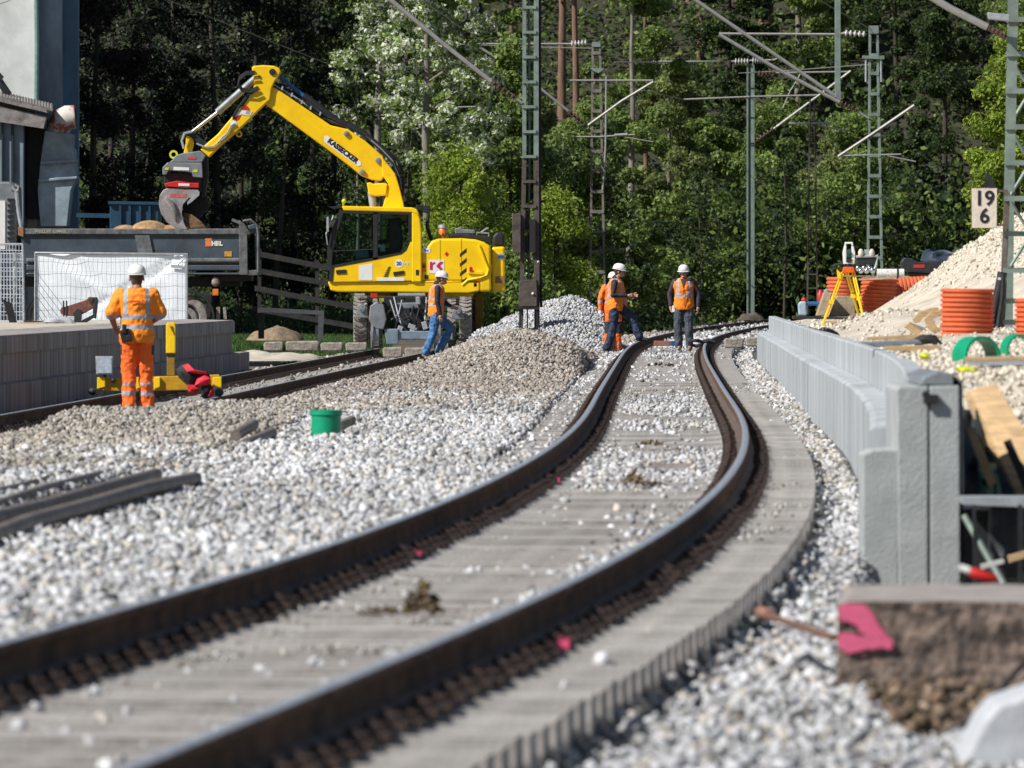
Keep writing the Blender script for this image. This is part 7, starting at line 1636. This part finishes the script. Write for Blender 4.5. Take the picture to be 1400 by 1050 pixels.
def tree(label, x, y, h, w_, kind, n, z0=.0, crown0=.08, trunk=.16, bark='bark', size=.075, name='broadleaf_tree', cat='tree', group='trees of the wood behind the tracks', seed=0, bare=False, clumps=60, lean=0., nlimb=9, clump_r=(.35, .85)):
    rr = np.random.default_rng(seed + 100); zb = float(terrain(np.array([x]), np.array([y]))[0]) + z0
    r_ = root(name, (x, y, zb), label, cat, group)
    # trunk and limbs
    b = MB(); T = []; bx, by = 0, 0
    for i in range(9):
        t = i / 8; bx += rr.normal(0, .012 * h / 8 + .02); by += rr.normal(0, .02); T.append(Vector((x + bx + lean * t, y + by, zb - .2 + (h + .2) * t * .93)))
    b.tube(T, [trunk * (1 - .82 * (i / 8) ** 1.1) + .01 for i in range(9)], 9); b.build('trunk', M[bark], r_, smooth=True)
    C = []; Rr = []
    b = MB()
    for i in range(nlimb):
        t = crown0 + (1 - crown0) * (i + .5) / nlimb; p0 = T[min(8, int(t * 8))].lerp(T[min(8, int(t * 8) + 1)], (t * 8) % 1); a = rr.uniform(0, 2 * math.pi)
        L = w_ * rr.uniform(.55, 1.0) * (math.sin(math.pi * min(1, (t * .8 + .22))) ** .6)
        p1 = p0 + Vector((math.cos(a) * L * .5, math.sin(a) * L * .5, L * .30)); p2 = p0 + Vector((math.cos(a) * L, math.sin(a) * L, L * .45))
        b.tube([p0, p1, p2], [trunk * .38 * (1 - .6 * t), trunk * .24 * (1 - .5 * t), .012], 6); C.append(p2[:]); Rr.append(rr.uniform(*clump_r)); C.append(p1[:]); Rr.append(rr.uniform(*clump_r))
        q = p1 + Vector((rr.normal() * L * .3, rr.normal() * L * .3, L * .35)); b.tube([p1, q], [trunk * .15, .01], 5); C.append(q[:]); Rr.append(rr.uniform(*clump_r) * .8)
    b.build('limbs', M[bark], r_, smooth=True)
    while len(C) < clumps:
        t = crown0 + (1 - crown0) * rr.random(); a = rr.uniform(0, 2 * math.pi); q = rr.random() ** .5 * w_ * (math.sin(math.pi * min(1, t * .8 + .22)) ** .6)
        C.append((x + bx * t + lean * t + math.cos(a) * q, y + math.sin(a) * q, zb + h * t)); Rr.append(rr.uniform(*clump_r))
    C = np.array(C); Rr = np.array(Rr)
    cols, wts = LEAFC[kind]
    if kind in ('mid', 'olive', 'dark', 'black', 'purple', 'pine'): n = int(n * 2.3); size = size * 1.08
    me = leaf_mesh('crown', C - np.array([x, y, zb]), n, Rr, size, cols, wts); o = link_mesh('crown', me, M['leaf'], r_)
    return r_
T_ = []
# left, partly in the building's shadow : shade also put into near black leaves
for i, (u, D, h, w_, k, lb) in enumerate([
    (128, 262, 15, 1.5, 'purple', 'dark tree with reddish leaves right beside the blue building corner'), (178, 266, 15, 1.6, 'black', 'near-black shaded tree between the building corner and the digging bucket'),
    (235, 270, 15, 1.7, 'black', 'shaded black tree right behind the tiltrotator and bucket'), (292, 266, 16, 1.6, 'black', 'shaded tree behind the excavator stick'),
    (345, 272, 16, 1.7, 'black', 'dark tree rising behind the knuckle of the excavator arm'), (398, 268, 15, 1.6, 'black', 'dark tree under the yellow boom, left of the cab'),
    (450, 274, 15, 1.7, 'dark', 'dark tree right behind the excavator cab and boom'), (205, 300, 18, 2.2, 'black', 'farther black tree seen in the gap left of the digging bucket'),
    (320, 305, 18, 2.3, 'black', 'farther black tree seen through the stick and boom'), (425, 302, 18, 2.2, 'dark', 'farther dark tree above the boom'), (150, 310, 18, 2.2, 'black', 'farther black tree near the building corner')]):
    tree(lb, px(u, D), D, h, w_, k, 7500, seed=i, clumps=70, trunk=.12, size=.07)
for i, (u, D, h, w_, k, n, kw, lb) in enumerate([
    (592, 258, 13, 2.4, 'blossom', 21000, dict(crown0=.38, size=.07, bark='bark_pale', clumps=170, clump_r=(.18, .42)), 'white blossoming tree above and left of the rusty lattice mast'),
    (520, 262, 12.5, 1.7, 'blossom', 8000, dict(crown0=.52, size=.07, bark='bark_pale', clumps=80, clump_r=(.18, .42)), 'smaller white blossoming tree above the excavator boom'),
    (508, 278, 12, 1.6, 'mid', 11000, dict(crown0=.05), 'green tree behind the boom foot of the excavator'),
    (640, 254, 5.4, 1.9, 'bright', 17000, dict(crown0=.18, size=.06, clumps=60, name='bush'), 'light yellow-green bush behind the excavator tail'),
    (762, 256, 4.6, 1.3, 'bright', 9000, dict(crown0=.2, size=.055, clumps=40, name='bush'), 'light green bush between the rusty mast and the ladder mast'),
    (585, 268, 4.2, 1.8, 'olive', 11000, dict(crown0=.05, name='bush'), 'olive bush low behind the excavator engine hood'),
    (700, 268, 9, 1.9, 'mid', 15000, dict(crown0=.05), 'mid-green tree directly behind the rusty lattice mast'),
    (806, 300, 8.0, 2.0, 'mid', 14000, dict(crown0=.05), 'mid-green tree around the slim ladder mast'),
    (735, 308, 8.5, 2.0, 'olive', 12000, dict(crown0=.1), 'olive tree under the reddish pine trunks'),
    (860, 318, 15, 2.5, 'mid', 18000, dict(crown0=.04, bark='bark_pale'), 'green tree above the two men by the rail'),
    (915, 352, 11, 2.4, 'olive', 15000, dict(crown0=.04, bark='bark_pale'), 'olive green tree above the facing worker'),
    (968, 358, 8.5, 2.6, 'mid', 18000, dict(crown0=.03), 'round green tree just left of the green steel pole'),
    (1000, 372, 9.5, 2.2, 'dark', 12000, dict(crown0=.03), 'dark tree behind the green steel pole'),
    (1060, 362, 8.6, 2.6, 'mid', 14000, dict(crown0=.03), 'rounded green tree right of the green steel pole'),
    (1090, 376, 10.5, 2.6, 'mid', 14000, dict(crown0=.03, bark='bark_pale'), 'green tree behind the faint far mast'),
    (1145, 358, 8.0, 2.0, 'olive', 12000, dict(crown0=.03, bark='bark_pale'), 'low olive tree above the survey tripod'),
    (1160, 380, 13, 2.6, 'dark', 13000, dict(crown0=.03), 'dark tree under the drop post'),
    (1225, 366, 15, 2.4, 'dark', 13000, dict(crown0=.03), 'dark tree right of the green ladder mast'),
    (1240, 390, 17, 2.6, 'mid', 12000, dict(crown0=.25), 'green-topped tree high right of the ladder mast'),
    (1290, 362, 14, 2.4, 'dark', 13000, dict(crown0=.03), 'dark tree above the dark blue tarpaulin'),
    (1345, 374, 16, 2.5, 'dark', 13000, dict(crown0=.03), 'dark tree behind the bright green young tree'),
    (1398, 366, 15, 2.4, 'mid', 12000, dict(crown0=.03), 'green tree at the right, beside the broad lattice mast'),
    (555, 300, 15, 2.3, 'mid', 14000, dict(crown0=.3), 'green tree top behind the blossom, left'), (655, 305, 15, 2.3, 'mid', 14000, dict(crown0=.15), 'green tree behind the blossom tree, right'),
    (905, 340, 4.2, 1.9, 'dark', 9000, dict(crown0=.02, name='bush'), 'low dark bush right behind the stepping worker'), (850, 330, 3.6, 1.6, 'dark', 8000, dict(crown0=.02, name='bush'), 'low dark bush at the right foot of the grey heap'),
    (990, 350, 3.6, 1.8, 'mid', 8000, dict(crown0=.02, name='bush'), 'low green bush left of the foot of the green steel pole'), (1055, 350, 4, 1.8, 'dark', 8000, dict(crown0=.02, name='bush'), 'low dark bush right of the foot of the green steel pole'),
    (1110, 352, 4, 1.8, 'dark', 8000, dict(crown0=.02, name='bush'), 'low dark bush left of the tripod head'), (700, 245, 2.4, 1.1, 'mid', 6000, dict(crown0=.02, name='bush'), 'low green bush behind the rusty cabinet'),
    (1212, 352, 3.8, 1.8, 'olive', 7000, dict(crown0=.02, name='bush'), 'low olive bush right of the foot of the ladder mast'), (1270, 350, 3.6, 1.8, 'dark', 7000, dict(crown0=.02, name='bush'), 'low dark bush behind the black attachment')]):
    tree(lb, px(u, D), D, h, w_, k, n, seed=40 + i, **kw)
tree('dense green understorey tree below the reddish pine pair', px(770, 290), 290, 6.8, 2.2, 'mid', 15000, seed=92, crown0=.05, trunk=.08)
tree('mid-green young tree between the drop post and the ladder mast', px(1165, 350), 350, 9.0, 2.0, 'mid', 12000, seed=93, crown0=.2, trunk=.08)
tree('bright yellow-green young tree behind the right lattice mast', px(1386, 205), 205, 7.6, 1.35, 'bright', 20000, seed=91, crown0=.30, size=.055, clumps=45, trunk=.08, clump_r=(.25, .55))
for i, (u, nm) in enumerate([(610, 'above the blossom tree'), (690, 'beyond the rusty lattice mast'), (765, 'beyond the pair of pines'), (835, 'beyond the slim ladder mast'), (905, 'beyond the stepping worker'), (975, 'beyond the facing worker'), (1050, 'beyond the green steel pole'), (1120, 'beyond the drop post'), (1200, 'beyond the ladder mast'), (1285, 'beyond the blue tarpaulin'), (1360, 'beyond the milepost')]):
    tree('tall far tree on the slope ' + nm, px(u, 398), 398 - 9 * (i % 2), 13.5, 2.9, ['mid', 'dark', 'olive'][i % 3], 9500, seed=200 + i, crown0=.04, trunk=.14, clumps=80, clump_r=(.5, 1.0))
# pines with reddish trunks
for i, (u, D, h, tr_r, lb) in enumerate([(765, 322, 21, .24, 'pine with a thick reddish trunk, left of the pair behind the masts'), (783, 324, 21, .18, 'pine with a slimmer reddish trunk, right of the pair behind the masts'), (693, 318, 20, .13, 'pine with a thin reddish trunk behind the blossom tree'),
                                        (1045, 384, 22, .34, 'pine with the thickest bright reddish trunk, above the green steel pole'), (1008, 386, 22, .30, 'pine with a dark thick trunk left of the thickest red one'), (1120, 386, 21, .17, 'pine with a thin reddish trunk left of the drop post'),
                                        (958, 380, 21, .16, 'pine with a brown trunk left of the crossing overhead tubes'), (940, 384, 21, .13, 'thin brown-trunked pine above the facing worker'), (1180, 392, 21, .13, 'thin-trunked pine by the top of the ladder mast'),
                                        (888, 360, 20, .11, 'thin pale-trunked pine right of the slim ladder mast')]):
    tree(lb, px(u, D), D, h, 2.4, 'pine', 4000, seed=70 + i, crown0=.62, trunk=tr_r, bark='bark_pine' if i != 4 else 'bark', name='pine_tree', clumps=26, nlimb=6)
# bare thin stems in the wood
for i, (u, D, h, lb) in enumerate([(372, 258, 9, 'black bare stem right of the excavator stick'), (490, 262, 10, 'dark stem above the boom foot'), (548, 272, 9, 'dark stem above the cab roof'), (838, 290, 8, 'thin stem right of the slim ladder mast'), (1075, 340, 8, 'thin grey stem right of the green pole'), (640, 262, 8, 'forked dark stem below the blossom'), (962, 345, 7, 'pale thin stem in the round green tree'), (745, 275, 7, 'thin leaning dark stem beside the reddish pines')]):
    tree(lb, px(u, D), D, h, .9, 'dark', 500, seed=140 + i, crown0=.3, trunk=.05 if i else .09, bark='bark' if i % 2 == 0 else 'bark_pale', name='slender_tree', clumps=20, nlimb=8, lean=random.uniform(-.6, .6))
# the deep wood on the hillside
n = 70000
X = rng.uniform(-34, 34, n); Y = rng.uniform(345, 440, n); Z = terrain(X, Y) + rng.uniform(-.2, 6.0, n)
C = np.stack([X, Y, Z], 1)[:5000]
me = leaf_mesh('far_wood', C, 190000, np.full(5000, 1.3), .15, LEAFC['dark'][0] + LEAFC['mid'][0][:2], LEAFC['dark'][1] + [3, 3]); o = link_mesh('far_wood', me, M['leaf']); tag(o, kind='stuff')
C = np.stack([rng.uniform(-16, 16, 900), rng.uniform(300, 350, 900) , rng.uniform(0, 1.3, 900)], 1); C[:, 2] += terrain(C[:, 0], C[:, 1])
C = C[(C[:, 0] < cx(C[:, 1]) - 3.2) | (C[:, 1] > 346)]
me = leaf_mesh('undergrowth', C, 26000, np.full(len(C), .7), .09, LEAFC['dark'][0], LEAFC['dark'][1]); o = link_mesh('undergrowth', me, M['leaf']); tag(o, kind='stuff')
C = np.stack([rng.uniform(-13.5, 0, 700), rng.uniform(243, 262, 700), rng.uniform(0, .7, 700)], 1); C[:, 2] += terrain(C[:, 0], C[:, 1])
me = leaf_mesh('undergrowth', C, 16000, np.full(len(C), .5), .07, LEAFC['dark'][0], LEAFC['dark'][1]); o = link_mesh('undergrowth', me, M['leaf']); tag(o, kind='stuff')
